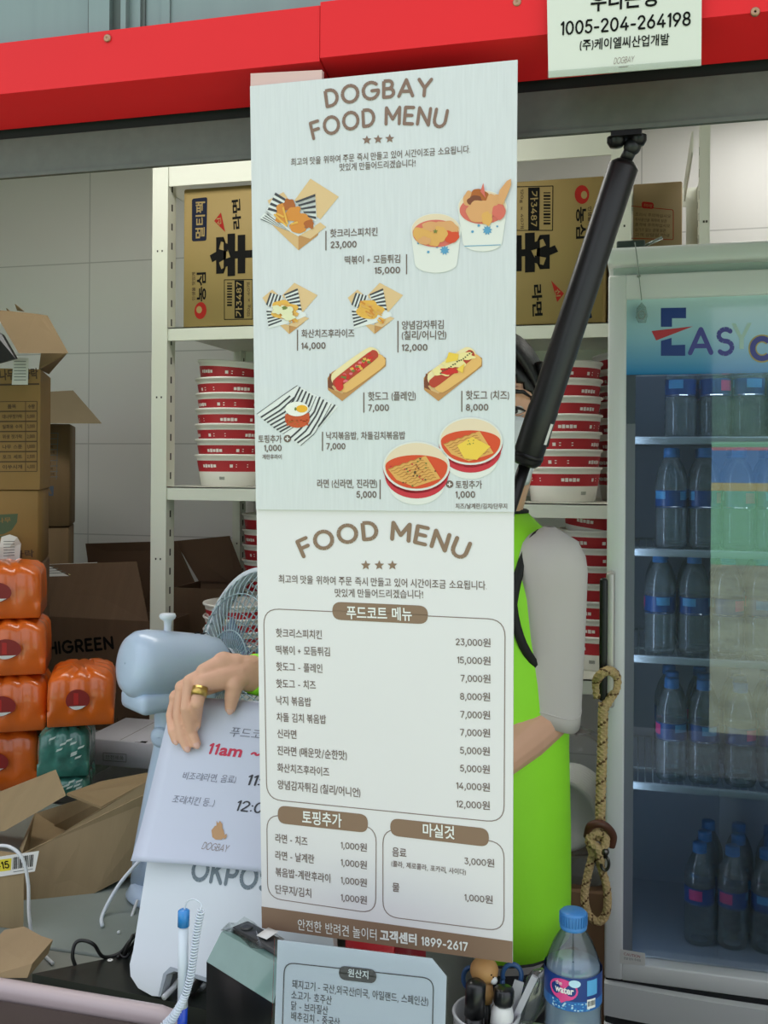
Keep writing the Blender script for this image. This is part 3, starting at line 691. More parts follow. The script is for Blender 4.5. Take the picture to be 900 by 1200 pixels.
# ---- shrink-wrapped packs
M_or = clear_mat('orange_film', 'F07818', .35, .05, .12, .72)
M_can = mat('orange_bottle', 'E8701A', .3, coat=.3); M_cap_o = mat('orange_cap', 'E87020', .4); M_redl = mat('dark_red_label', '8A1A18', .4)
M_filmo = mat('orange_wrap', 'D8641A', .28, coat=.5, bump=.5, bscale=35, var=.12, vscale=14)
_pack = [None]
def wrap_pack(x0, x1, y0, z0, h, d, M_film, M_in, M_lab, nb):
    """shrink film over rows of bottles: lumpy top, open hole in the end, as one thing"""
    b = MB(); w_ = x1 - x0; nx, nz = 26, 16; rr = w_ / nb / 2
    def top(u):      # scalloped shoulder line
        k = (u * nb) % 1.0; return .82 + .18 * math.sqrt(max(0, 1 - (2 * k - 1) ** 2 * .9))
    rgs = []
    def ringat(v, inset):   # horizontal loop at height fraction v
        pts = []
        xa, xb, ya, yb = x0 + inset, x1 - inset, y0 + inset, y0 + d - inset; c = .018
        seq = []
        for k in range(nx): u = k / nx; seq.append((xa + (xb - xa) * u, ya, u, 0))
        for k in range(12): u = k / 12; seq.append((xb, ya + (yb - ya) * u, u, 1))
        for k in range(nx): u = k / nx; seq.append((xb - (xb - xa) * u, yb, 1 - u, 0))
        for k in range(12): u = k / 12; seq.append((xa, yb - (yb - ya) * u, 1 - u, 1))
        for x, y, u, sd in seq:
            n = nb if sd == 0 else 3; kk = (u * n) % 1.0; bul = .006 * math.sqrt(max(0, 1 - (2 * kk - 1) ** 2)) if .28 < v < .99 else 0
            zz = v * h
            if v > .8: zz = h * (.8 + (v - .8) * (.72 + .28 * (1 - (2 * kk - 1) ** 2)))
            dx = (-bul if x == xa else bul if x == xb else 0) if sd else 0; dy = (-bul if y == ya else bul) if not sd else 0
            pts.append(V((x + dx, y + dy, z0 + zz)))
        return pts
    for v, i in ((0, .004), (.02, 0), (.27, 0), (.30, .004), (.5, .004), (.78, .006), (.88, .012), (.96, .024), (1.0, .045)): rgs.append(ringat(v, i))
    b.rings(rgs, M_film, True, True)
    return b
def can_pack(px0, px1, ztop_, h, Y, label, d=.18, fm=None, body=None, lab=None, nb=4, hole=None, grp='orange drink packs in the left corner', name='drink_pack'):
    x0, x1 = X_(px0, Y, 760), X_(px1, Y, 760); z0 = ztop_ - h
    T_ = Matrix.Translation((x1, Y, 0)) @ Matrix.Rotation(math.radians(29), 4, 'Z') @ Matrix.Translation((-x1, -Y, 0)); t = thing(name, label, 'drinks', T_ @ V(((x0 + x1) / 2, Y + d / 2, z0)), 0, grp)
    wp_ = wrap_pack(x0, x1, Y, z0 + .0005, h - .001, d, fm or M_filmo, None, None, nb); wp_.bm.transform(T_); wp_.build('wrap', fm or M_filmo, t)
    # oval hand hole in the film showing the labels behind
    s = wallsurf(Y - .0072); xc = x1 - (x1 - X_(hole, Y, 760)) / math.cos(math.radians(29)) * .96; zc_ = z0 + h * .48
    b = MB()
    for mt, k, dd in ((lab or M_redl, 1., .0), (M_paper if lab is None else lab, 1., .0004)):
        n = 24; pts = []
        for q in range(n):
            a = 2 * PI * q / n; rx = min(.034, (x1 - x0) * .2) * (1 if math.cos(a) > 0 else .8); pz = .022 * math.sin(a) * (1.1 if math.sin(a) > 0 else .9)
            if dd and math.sin(a) > -.55: pz = -.012
            pts.append(V((xc + rx * math.cos(a) * (.82 if dd else 1), Y - .0078 - dd, zc_ + pz)))
        b.face(pts, mt)
    b.face([V((xc - .006, Y - .0084, zc_ - .009)), V((xc + .004, Y - .0084, zc_ - .009)), V((xc + .004, Y - .0084, zc_ + .016)), V((xc - .006, Y - .0084, zc_ + .017))], mat('bright_red_label', 'B8201E', .4) if lab is None else lab)
    b.bm.transform(T_); b.build('hand_hole', lab or M_redl, t)
    return t
DY = 1.92; zz = [Z_(25, 660, DY), Z_(25, 727, DY), Z_(25, 790, DY), Z_(25, 853, DY)]; h = (zz[0] - zz[3]) / 3
can_pack(-40, 47, zz[0], h, DY + .01, 'orange shrink-wrapped drink pack, topmost in the left stack', hole=8); can_pack(-35, 53, zz[0] - h, h, DY, 'orange shrink-wrapped drink pack, second from the top of the left stack', hole=18)
can_pack(-30, 54, zz[0] - 2 * h, h, DY - .005, 'orange shrink-wrapped drink pack, third in the stack, level with the pack on its right', hole=14)
can_pack(-45, 46, zz[0] - 3 * h, zz[0] - 3 * h - .7205, DY + .01, 'orange shrink-wrapped drink pack, bottom of the left stack', hole=6) 
can_pack(68, 134, zz[0] - 2 * h + .018, h, DY + .02, 'orange shrink-wrapped drink pack set alone on the green bottle packs', nb=3, hole=100)
M_filmg = mat('green_wrap', '3E7A6E', .2, coat=.6, bump=.6, bscale=40, var=.4, vscale=30)
M_gw = mat('green_pack_print', 'C8D8D0', .4)
zb = zz[0] - 3 * h + .018
for a, zt_, lb in ((53, zb, 'green shrink-wrapped bottle pack under the lone orange pack'), (58, zb - .112, 'green shrink-wrapped bottle pack beneath the other green pack')):
    hh = .112 if a == 53 else zb - .112 - .7205
    x0, x1 = X_(a, DY, 880), X_(104, DY, 880); T_ = Matrix.Translation((x1, DY, 0)) @ Matrix.Rotation(math.radians(26), 4, 'Z') @ Matrix.Translation((-x1, -DY, 0)); t = thing('drink_pack', lb, 'drinks', T_ @ V(((x0 + x1) / 2, DY + .09, zt_ - hh)), 0, 'green bottle packs in the left corner')
    wp_ = wrap_pack(x0, x1, DY, zt_ - hh + .0005, hh - .001, .17, M_filmg, None, None, 3); wp_.bm.transform(T_); wp_.build('wrap', M_filmg, t)
    b = MB(); rd = random.Random(a)
    for k in range(9):
        xx = x0 + .012 + (x1 - x0 - .03) * rd.random(); zq = zt_ - hh + hh * (.35 + .4 * rd.random())
        b.face([V((xx, DY - .0075, zq)), V((xx + .012, DY - .0075, zq + .004)), V((xx + .015, DY - .0075, zq + .009)), V((xx + .002, DY - .0075, zq + .005))], M_gw)
    b.bm.transform(T_); b.build('printed_film', M_gw, t)
# ---- big torn carton on the side table
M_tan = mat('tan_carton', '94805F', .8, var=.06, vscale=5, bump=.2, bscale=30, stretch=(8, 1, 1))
GY = 1.50
t = thing('torn_carton', 'large tan carton lying open on the side table, flaps torn and sagging', 'carton', (X_(80, GY), GY + .15, .7205))
def P(px, py, y): return at(px, py, y)
x0, x1 = P(24, 1090, GY).x, P(176, 1090, GY).x
b = MB()
lo = [P(26, 1107, 1.46), P(168, 1120, 1.57), P(168, 1090, 1.62), P(40, 1080, 1.78)]
for q in lo: q.z = .726
hi = [P(26, 1000, 1.46), P(170, 930, 1.57), P(170, 912, 1.62), P(20, 990, 1.78)]
def wallq(a, bq, c, d): b.prism([a, bq, c, d], (bq - a).cross(d - a).normalized() * .004, M_tan)
wallq(lo[0], lo[1], hi[1], hi[0]); wallq(lo[2], lo[3], hi[3], hi[2]); wallq(lo[1], lo[2], hi[2], hi[1]); wallq(lo[3], lo[0], hi[0], hi[3]); wallq(lo[0], lo[3], lo[2], lo[1])
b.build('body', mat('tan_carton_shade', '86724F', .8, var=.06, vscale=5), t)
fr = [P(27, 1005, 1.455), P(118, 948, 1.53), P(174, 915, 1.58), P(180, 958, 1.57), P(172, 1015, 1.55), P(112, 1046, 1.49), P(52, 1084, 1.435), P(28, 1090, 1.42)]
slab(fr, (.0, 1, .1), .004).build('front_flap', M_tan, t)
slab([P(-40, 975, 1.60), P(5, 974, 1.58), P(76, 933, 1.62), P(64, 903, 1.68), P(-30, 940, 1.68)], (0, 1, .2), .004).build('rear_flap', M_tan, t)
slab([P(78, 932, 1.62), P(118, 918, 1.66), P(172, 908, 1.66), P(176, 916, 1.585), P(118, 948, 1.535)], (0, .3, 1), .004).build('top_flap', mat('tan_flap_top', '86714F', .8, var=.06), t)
# carton on the far left with shipping label
t = thing('labelled_carton', 'tan carton corner with barcode label at the left edge', 'carton', (P(-20, 1100, 1.34).x, 1.37, .7205))
LYc = 1.34; b = MB(); q = [P(-60, 1000, LYc), P(28, 1000, LYc), P(22, 1000, LYc + .06), P(-60, 1000, LYc + .06)]
for p in q: p.z = .7206
b.prism(q, (0, 0, P(20, 1020, LYc).z - .7206), M_tan); b.build('body', M_tan, t)
slab([P(-60, 1024, LYc), P(28, 1018, LYc), P(22, 1006, LYc + .07), P(-60, 1012, LYc + .07)], (0, .2, 1), .004).build('top_flap', M_tan, t)
s = wallsurf(LYc - .0015); b = MB(); s.poly(b, [(-30, 1008), (46, 997), (41, 1021), (-30, 1032)], M_paper); s.poly(b, [(-30, 1011), (14, 1005.5), (13, 1019.5), (-30, 1025.5)], mat('label_bright_yellow', 'D8C832', .6), .0008)
s.text(b, '-15', -2, 1019, 12, 1017, 9, M_ink, .03, .0012)
for k in range(12): s.line(b, 16 + k * 2.1, 1004.5 - k * .3, 15.5 + k * 2.05, 1018.5 - k * .3, .7 + (k * 5 % 3) * .4, M_ink, .0009)
s.line(b, 16, 1021.5, 39, 1018, .8, M_code, .0009)
b.build('shipping_label', M_paper, t, label='white and yellow barcode label')
t = MB(); rd = random.Random(4); base = [P(-20, 1146, 1.18), P(32, 1146, 1.18), P(38, 1129, 1.19), P(24, 1124, 1.2), P(4, 1112, 1.22), P(-20, 1116, 1.22)]
b = slab(base, (0, 1, .2), .05); b.build('paper_scrap', mat('crumpled_kraft', '9C8464', .85, var=.1, bump=.5, bscale=60), None, 'crumpled brown paper scrap at the left end of the counter', 'paper')
# ================================================================== DRINKS COOLER
FY = 1.80; fx0, fx1 = X_(712.5, FY, 400), X_(712.5, FY, 400) + .60
fr_ = thing('drinks_cooler', 'white glass-door drinks cooler with a blue header, full of bottled water', 'fridge', ((fx0 + fx1) / 2, FY + .24, 0))
M_fr = mat('cooler_white', 'E6E7E6', .3, coat=.2); M_frin = mat('cooler_lining', 'AEB8C6', .45); M_gask = mat('gasket_grey', '6E7480', .5)
ztop = Z_(800, 286, FY); zcap0 = Z_(800, 307, FY); zd1 = Z_(800, 319, FY); zh1 = Z_(800, 348, FY); zh0 = Z_(800, 438, FY); zd0 = Z_(712, 1147, FY); zg0 = Z_(735, 1129, FY)
D = .46; b = MB(); wt = .022
yb = FY + D
b.rbox((fx0, FY + .045, zd0 - .005), (fx0 + wt, yb, ztop - .02), .002, M_fr); b.rbox((fx1 - wt, FY + .045, zd0 - .005), (fx1, yb, ztop - .02), .002, M_fr)
b.box((fx0 + wt, yb - .02, zd0), (fx1 - wt, yb, ztop - .02), M_frin)
b.box((fx0 + wt, FY + .05, zd0 - .005), (fx1 - wt, yb - .02, zg0 - .025), M_frin); b.box((fx0 + wt, FY + .05, zh1), (fx1 - wt, yb - .02, ztop - .02), M_frin)
b.box((fx0, FY + .02, .06), (fx1, yb, zd0 - .006), M_fr)
for lo, hi in (((fx0 + wt, FY + .05, zg0 - .025), (fx0 + wt + .012, yb - .02, zh1)), ((fx1 - wt - .012, FY + .05, zg0 - .025), (fx1 - wt, yb - .02, zh1))): b.box(lo, hi, M_frin)
b.build('cabinet', M_fr, fr_)
MB().rbox((fx0 - .002, FY + .0, zcap0), (fx1 + .002, yb, ztop), .006, M_fr).build('top_cap', M_fr, fr_)
b = MB(); b.box((fx0 + .008, FY + .03, zd1 - .004), (fx1 - .008, FY + .05, zcap0 + .002), mat('groove_shade', 'B4C0BA', .5)); b.build('hinge_strip', None, fr_)
for x in (fx0 + .06, fx1 - .06):
    for y in (FY + .06, yb - .06): MB().lathe([(.018, 0), (.02, .01), (.014, .06)], Matrix.Translation((x, y, 0)), M_gask, 16, True, True).build('foot', M_gask, fr_)
# door
sx = X_(733, FY, 600) ; dr = MB()
yd = FY + .042
dr.rbox((fx0, FY, zd0), (sx, yd, zd1), .004, M_fr); dr.rbox((fx1 - (sx - fx0), FY, zd0), (fx1, yd, zd1), .004, M_fr)
dr.rbox((sx - .002, FY + .0003, zh1), (fx1 - (sx - fx0) + .002, yd, zd1), .003, M_fr); dr.rbox((sx - .002, FY + .0003, zd0), (fx1 - (sx - fx0) + .002, yd, zg0), .003, M_fr)
dr.box((sx, FY + .012, zh0), (fx1 - (sx - fx0), yd - .004, zh1), M_fr)
door = dr.build('door', M_fr, fr_)
for lo, hi in (((sx - .001, FY + .008, zg0), (sx + .016, yd - .006, zh0)),): MB().box(lo, hi, M_gask).build('gasket', M_gask, door)
M_pane = clear_mat('cooler_pane', 'D8E0E4', .12, .12, .004, .0)
px1 = fx1 - (sx - fx0)
MB().hexa([V((sx + .0002, FY + .030, zg0)), V((px1, FY + .030, zg0)), V((px1, FY + .033, zg0)), V((sx + .0002, FY + .033, zg0)), V((sx + .0002, FY + .006, zh0)), V((px1, FY + .006, zh0)), V((px1, FY + .009, zh0)), V((sx + .0002, FY + .009, zh0))], M_pane).build('glass_pane', M_pane, door)
# header: blue gradient print with the word mark
mh = bpy.data.materials.new('header_gradient'); mh.use_nodes = True; nt = mh.node_tree; N = nt.nodes.new; L = nt.links.new
tc = N('ShaderNodeTexCoord'); sp = N('ShaderNodeSeparateXYZ'); mr = N('ShaderNodeMapRange'); rp = N('ShaderNodeValToRGB')
L(tc.outputs['Object'], sp.inputs[0]); L(sp.outputs[2], mr.inputs[0]); mr.inputs[1].default_value = zh0; mr.inputs[2].default_value = zh1
L(mr.outputs[0], rp.inputs[0]); rp.color_ramp.elements[0].color = (*lin('2F8CC8'), 1); rp.color_ramp.elements[1].color = (*lin('C6E2E4'), 1); rp.color_ramp.elements.new(.5).color = (*lin('9CCBDC'), 1)
pb = nt.nodes['Principled BSDF']; L(rp.outputs[0], pb.inputs['Base Color']); pb.inputs['Roughness'].default_value = .08; pb.inputs['Coat Weight'].default_value = .6
MATS['header_gradient'] = mh
b = MB(); b.box((sx, FY + .0115, zh0), (px1, FY + .0125, zh1), mh); hd = b.build('header_panel', mh, door)
s = wallsurf(FY + .0115); b = MB(); nv = mat('header_navy', '223F88', .3); nv2 = mat('header_indigo', '4A4A9A', .3); rd_ = mat('header_red', 'C8383E', .3); gl_ = mat('header_gold', 'B9A55E', .3); pl = mat('header_pale', 'B9D6CE', .3)
s.poly(b, [(774.5, 361), (804, 360.5), (804, 373), (787.5, 373), (787.5, 383), (774.5, 383)], nv); s.poly(b, [(774.5, 399.5), (787, 396), (787, 404.5), (803, 404), (803, 417), (774.5, 417)], nv)
s.poly(b, [(763.5, 388), (812, 382.5), (769, 399)], rd_, .0007)
s.text(b, 'A', 806, 416.5, 836, 416, 33, nv2, .03, .0006); s.text(b, 'S', 839.5, 417.5, 860.5, 417, 34, nv2, .03, .0006)
s.poly(b, [(857, 379), (862, 379), (869, 393), (876, 378.5), (881, 378.5), (871.5, 397), (871.5, 409), (866.5, 409), (866.5, 397)], pl, .0005)
def cring(cx, cy, rx, ry, ix, iy, mt, d): s.poly(b, [(cx + rx * math.cos(a), cy + ry * math.sin(a)) for a in [.75 + (2 * PI - 1.5) * k / 22 for k in range(23)]] + [(cx + ix * math.cos(a), cy + iy * math.sin(a)) for a in [.75 + (2 * PI - 1.5) * k / 22 for k in range(22, -1, -1)]], mt, d)
cring(893, 408.5, 16, 16.5, 6.5, 7, gl_, .0005); cring(893, 408.5, 14.3, 14.8, 8, 8.5, nv2, .0008)
for k, x in enumerate((920, 948)): cring(x, 408, 14, 15, 8, 9, nv2, .0006)
b.build('word_mark', nv, hd)
s = wallsurf(FY - .0002); b = MB(); s.poly(b, [(726.5, 1112), (756, 1117), (756, 1131.5), (726.5, 1129)], M_paper, .0003); s.text(b, 'CAUTION', 731, 1119, 750, 1122.5, 3, M_inkr, .0, .0006); s.text(b, '문을 닫아 주세요', 731, 1124, 751, 1127, 3, M_code, .0, .0006)
b.build('sticker', M_paper, door)
# handle bar
hz1, hz0 = Z_(707, 668, FY), Z_(707, 815, FY); hx0, hx1 = X_(702.5, FY - .04, 740), X_(712, FY - .04, 740)
hb = MB(); M_blk = mat('black_plastic', '101112', .4); M_chr = mat('brushed_grip', 'C2BDB8', .35, .4)
hb.rbox((hx0, FY - .048, hz0), (hx1, FY - .03, hz1 - .01), .0045, M_blk, seg=3); hg = hb.build('handle', M_blk, door)
b = MB(); b.rbox((hx1 - .003, FY - .044, hz0 - .012), (hx1 + .012, FY - .001, hz1), .005, M_chr, seg=3); b.build('handle_mount', M_chr, hg)
# grille with curved louvres
b = MB(); M_gd = mat('grille_dark', '2A2C2E', .7)
gz = [zd0 - .008, .05]
b.box((fx0 + .002, FY + .012, .05), (fx1 - .002, FY + .022, zd0 - .006), M_gd)
def arcslat(z, hgt, sag, off):
    r = []; n = 26
    for i in range(n + 1):
        u = i / n; x = fx0 + (fx1 - fx0) * u; zc = z - sag * (1 - (2 * u - 1) ** 2); y = FY - .006 * (1 - (2 * u - 1) ** 2)
        r.append([V((x, y, zc)), V((x, y + .014, zc + .002)), V((x, y + .014, zc - hgt)), V((x, y + .002, zc - hgt))])
    b.rings(r, M_fr, True, False)
arcslat(zd0 - .009, .058, .006, 0)
for k in range(6): arcslat(zd0 - .085 - k * .035, .022, .03, 0)
for x in (fx0 + .10, fx0 + .3, fx1 - .1): b.box((x, FY - .002, .08), (x + .004, FY + .012, zd0 - .06), M_fr)
b.build('grille', M_fr, fr_)
M_coolfill = mat('cooler_fill_glow', 'E4EEFF', .4, emit=9.0)  # added glowing strips, mostly hidden, to brighten the cooler interior
MB().rbox((fx0 + .12, FY + .055, zh1 - .022), (fx1 - .12, FY + .085, zh1 - .001), .003, M_coolfill).build('fill_strip', M_coolfill, fr_)
for x in (fx0 + wt + .0135, fx1 - wt - .0225): MB().rbox((x, FY + .055, zg0 + .03), (x + .009, FY + .064, zh0 - .02), .003, M_coolfill).build('fill_strip', M_coolfill, fr_)
# interior: wire shelves and the mounting rails
M_wire = mat('shelf_wire', 'B9C4C8', .35, .1)
zsh = [Z_(790, y, FY + .085) for y in (513, 645, 771, 921)]
SB0 = FY + .085
for z in zsh:
    b = MB(); b.rbox((fx0 + wt + .016, SB0 - .004, z - .012), (fx1 - wt - .016, SB0 + .004, z + .002), .003, M_wire)
    for k in range(38):
        x = fx0 + wt + .02 + k * (fx1 - fx0 - 2 * wt - .04) / 37; b.tube([(x, SB0, z - .003), (x, yb - .03, z - .003)], .0013, M_wire, 5)
    b.tube([(fx0 + wt + .02, yb - .03, z - .005), (fx1 - wt - .02, yb - .03, z - .005)], .0025, M_wire, 6); b.tube([(fx0 + wt + .02, FY + .2, z - .006), (fx1 - wt - .02, FY + .2, z - .006)], .0025, M_wire, 6)
    b.build('wire_shelf', M_wire, fr_)
for x in (fx0 + wt + .0122,):
    for y in (FY + .10, yb - .07):
        b = MB(); b.box((x, y, zg0 + .08), (x + .003, y + .012, zh0 + .0), M_wire)
        for k in range(24): b.box((x + .0028, y + .004, zg0 + .1 + k * .035), (x + .0034, y + .008, zg0 + .112 + k * .035), M_slot)
        b.build('shelf_rail', M_wire, fr_)
# bottled water
M_pet = clear_mat('clear_bottle', 'DCE6EA', .30, .05, .05, .12); M_capb = mat('blue_cap', '3E7FBE', .4); M_labb = mat('blue_label', '1F4F92', .4, coat=.3); M_labl = mat('label_sky', '58A8DC', .4); M_pinkl = mat('label_pink', 'E0478C', .4)
BS = .95
def bottle_profile(H_, R_):
    p = [(R_ * .55, .004), (R_ * .9, 0), (R_, .008)]
    z = .012
    while z < H_ * .36: p += [(R_, z), (R_ * .955, z + .005), (R_ * .955, z + .008), (R_, z + .013)]; z += .018
    p += [(R_ * .97, H_ * .40), (R_ * .97, H_ * .58), (R_, H_ * .60), (R_ * .99, H_ * .66), (R_ * .90, H_ * .74), (R_ * .68, H_ * .83), (R_ * .46, H_ * .885), (R_ * .40, H_ * .90), (R_ * .40, H_ * .93)]
    return p
def cap_mesh(H_, R_, mt):
    b = MB(); b.lathe([(R_ * .45, H_ * .905), (R_ * .47, H_ * .91), (R_ * .47, H_ * .925), (R_ * .45, H_ * .928), (R_ * .46, H_ * .93), (R_ * .455, H_ * .992), (R_ * .41, H_), (.0005, H_)], None, mt, 24, cap0=True); return b
_wb = None
def water_bottle(x, y, z, lab, spin):
    global _wb
    if _wb is None:
        H_, R_ = .188, .0285; t = thing('water_bottle', lab, 'bottle')
        MB().lathe(bottle_profile(H_, R_), None, M_pet, 24).build('bottle_body', M_pet, t)
        cap_mesh(H_, R_, M_capb).build('cap', M_capb, t)
        b = MB(); n = 30; z0, z1 = H_ * .405, H_ * .575; r = R_ * .985
        b.lathe([(r, z0), (r, z0 + (z1 - z0) * .55), (r, z0 + (z1 - z0) * .56), (r, z1)], None, None, n, bands=[M_labb, M_labb, M_labb])
        for a0, a1, q0, q1, mt in ((-.5, .5, .45, .95, M_labl), (2.0, 2.9, .3, .9, M_pinkl), (3.9, 4.8, .5, .95, M_labl)):
            vs = []
            for i in range(9):
                a = a0 + (a1 - a0) * i / 8; vs.append((a, z0 + (z1 - z0) * q0)); 
            lo_ = [V(((r + .0005) * math.cos(a), (r + .0005) * math.sin(a), zq)) for a, zq in vs]; hi_ = [V((p.x, p.y, z0 + (z1 - z0) * q1)) for p in lo_]
            for i in range(8): b.face([lo_[i], lo_[i + 1], hi_[i + 1], hi_[i]], mt)
        b.build('label_band', M_labb, t); _wb = t; o = t
    else: o = copy_tree(_wb)
    o.location = (x, y, z); o.rotation_euler = (0, 0, spin); o['label'] = lab; o['group'] = 'bottled water in the cooler'
    return o
rd = random.Random(21)
rows = [(0, [797, 832, 871], 'top cooler shelf'), (1, [786, 822, 858, 893], 'second cooler shelf'), (2, [774, 810, 851, 889], 'third cooler shelf'), (3, [787, 823, 868, 903], 'lowest cooler shelf'), (4, [823, 860, 897], 'cooler floor')]
rown = ['front row', 'second row', 'back row']
for i, pxs, wh in rows:
    z = (zsh[i] + .0016) if i < 4 else zg0 - .0245
    xs_ = [X_(p, SB0 + .04, 700) for p in pxs]
    for k in range(1, len(xs_)): xs_[k] = max(xs_[k], xs_[k - 1] + .0605)
    step = xs_[1] - xs_[0]
    while xs_[-1] + .058 < .34: xs_.append(xs_[-1] + max(.0605, step))
    off = .0 if i < 4 else .05
    for r in range(3):
        for k, x in enumerate(xs_):
            if x > fx0 + .40 and r: continue
            water_bottle(x + rd.uniform(-.0015, .0015) + (.004 if r == 1 else 0) + (r * .012 if i == 4 else 0), SB0 + .042 + off + r * .064, z, 'blue-capped water bottle, %s from the handle side, %s, %s' % (('first', 'second', 'third', 'fourth', 'fifth', 'sixth', 'seventh', 'eighth')[k], rown[r], wh), rd.uniform(0, 6.28))
# ------------------------------------------------------------------ clear hook on a string
s = None; lp = thing('hook_tag', 'small clear tag hanging on a thread from the cooler top', 'tag', at(752, 372, FY - .012))
M_thr = mat('thread_grey', '8A938C', .6); M_clr = clear_mat('clear_tag', 'DFEAE8', .3, .1, .05, .15)
b = MB(); b.tube([at(744, 284, FY - .004), at(747, 305, FY - .006), at(749, 325, FY - .006), at(752, 352, FY - .006)], .0009, M_thr, 6); b.ball(at(748.5, 323.5, FY - .006), .0032, M_thr); b.build('thread', M_thr, lp)
s = wallsurf(FY - .006); b = MB(); p4 = [(752, 354), (746, 361), (745, 372), (748, 378), (757, 378), (759, 370), (757, 360)]; b.prism([s.pt(x, y, 0) for x, y in p4], (0, .004, 0), M_clr); b.build('tag_body', M_clr, lp)
s2 = wallsurf(FY - .006); b = MB(); b.tube([s2.pt(752 + 4 * math.cos(a), 369 + 5 * math.sin(a), .001) for a in [2 * PI * k / 16 for k in range(16)]], .0008, M_thr, 5, True); b.build('tag_rim', M_thr, lp)
b = MB(); bx = at(736, 284, FY + .04); b.rbox((bx.x - .02, FY + .02, ztop), (bx.x + .03, FY + .05, ztop + .016), .003, mat('clip_dark', '3A4440', .5)); b.tube([(bx.x + .03, FY + .035, ztop + .008), (bx.x + .06, FY + .03, ztop + .02)], .003, M_clr); b.build('binder_clip', None, None, 'small dark clip lying on the front edge of the cooler top', 'clip')
# ------------------------------------------------------------------ rope leash on the handle
M_rope = mat('beige_rope', 'C4A878', .8, var=.1, vscale=80); M_fleck = mat('rope_fleck', '6A4E30', .85); M_lea = mat('brown_leather', '5A3424', .5); M_snap = mat('dark_nickel', '6A6560', .3, .9)
RY = FY - .052
def ropepath(pts, n=14):
    pts = [V(p) for p in pts]; out = []
    for i in range(len(pts) - 1):
        p0 = pts[max(0, i - 1)]; p1 = pts[i]; p2 = pts[i + 1]; p3 = pts[min(len(pts) - 1, i + 2)]
        for k in range(n):
            t = k / n; out.append(.5 * ((2 * p1) + (p2 - p0) * t + (2 * p0 - 5 * p1 + 4 * p2 - p3) * t * t + (3 * p1 - p0 - 3 * p2 + p3) * t ** 3))
    out.append(pts[-1]); return out
def rope(b, pts, r):
    path = ropepath(pts); 
    L_ = 0; prev = path[0]; ln = [0]
    for p in path[1:]: L_ += (p - prev).length; ln.append(L_); prev = p
    b.tube(path, r * .86, M_rope, 10)
    ref = V((0, 1, 0))
    for hand in (1, -1):
        for ph in (0, PI / 2, PI, 3 * PI / 2):
            q = []; fine = max(8, int(L_ / .0045))
            for k in range(fine + 1):
                d = L_ * k / fine; j = next((i for i in range(len(ln) - 1) if ln[i + 1] >= d), len(ln) - 2); f_ = (d - ln[j]) / max(1e-9, ln[j + 1] - ln[j]); p = path[j].lerp(path[j + 1], f_)
                t = (path[j + 1] - path[j]).normalized(); u = ref - t * ref.dot(t)
                u = u.normalized() if u.length > 1e-4 else t.orthogonal().normalized(); v = t.cross(u); a = hand * d / .034 * 2 * PI + ph
                q.append(p + (u * math.cos(a) + v * math.sin(a)) * r * .80)
            b.tube(q, r * .30, M_rope if (ph != PI or hand < 0) else M_fleck, 5)
rp_ = thing('rope_leash', 'beige braided rope leash looped over the cooler door handle', 'leash', at(700, 1080, RY))
b = MB(); r_ = .0088
rope(b, [at(701, 818, RY + .010), at(699, 800, RY + .012), at(704, 790, RY - .006), at(714, 786, RY - .006), at(722, 792, RY + .014), at(722, 806, RY + .016), at(714, 820, RY + .006), at(707, 832, RY)], r_ * .9)
b.build('handle_loop', M_rope, rp_)
b = MB(); rope(b, [at(707, 824, RY), at(706, 870, RY), at(704, 930, RY), at(703, 985, RY)], r_); b.build('rope', M_rope, rp_)
b = MB(); rope(b, [at(690, 985, RY - .004), at(696, 1000, RY - .012), at(708, 992, RY - .014), at(709, 980, RY - .006), at(698, 975, RY - .010), at(690, 985, RY - .014), at(700, 994, RY - .02), at(704, 1010, RY - .012)], r_ * .85); b.build('knot', M_rope, rp_)
b = MB(); rope(b, [at(698, 990, RY), at(690, 1020, RY), at(685, 1050, RY), at(690, 1072, RY), at(702, 1080, RY), at(711, 1068, RY), at(711, 1040, RY), at(704, 1015, RY), at(700, 996, RY)], r_ * .8); b.build('hand_loop', M_rope, rp_)
b = MB(); b.tube(ropepath([at(688, 980, RY - .003), at(692, 968, RY - .016), at(706, 966, RY - .017), at(718, 978, RY - .004), at(716, 992, RY)], 6), [.007] * 25, M_lea, 8); b.build('leather_wrap', M_lea, rp_, label='dark brown leather wrap')
b = MB(); b.tube([at(709, 992, RY - .016), at(709.5, 1005, RY - .018)], .004, M_snap, 10); b.ball(at(709, 998, RY - .018), .007, M_snap); b.tube([at(709 + 4.5 * math.cos(a), 1012 + 8 * math.sin(a), RY - .016) for a in [2 * PI * k / 20 for k in range(20)]], .0028, M_snap, 8, True); b.build('snap_hook', M_snap, rp_, label='dark metal snap hook')
# ------------------------------------------------------------------ bagged white cups on a low carton
LY = 2.02; cx0, cx1 = X_(600, LY, 1050), fx0 - .006; zc1 = Z_(680, 1045, LY)
t = thing('low_carton', 'brown carton on the floor beneath the bag of white paper cups', 'carton', ((cx0 + cx1) / 2, LY + .13, 0))
carton_box(t, cx0, cx1, LY, LY + .27, .0, zc1, mat('mid_brown_carton', '8A6A50', .75, var=.06))
M_bag = clear_mat('clear_bag', 'F2F4F6', .2, .03, .12, .06)
t = thing('cup_sleeve', 'roll of stacked white cups lying bagged in clear plastic behind the vest', 'cups', (X_(672, 2.15, 1000), 2.15, zc1))
cc = at(658, 962, 2.06); rc = .074; zb_ = zc1 + .0015; cc.z = zb_ + rc + .06
axv = V((.12, .99, 0)).normalized()
Mx = Matrix.Translation(cc) @ axv.to_track_quat('Z', 'Y').to_matrix().to_4x4()
b = MB(); prof = [(.001, .012), (rc * .82, .012), (rc * .9, -.002), (rc, 0)]
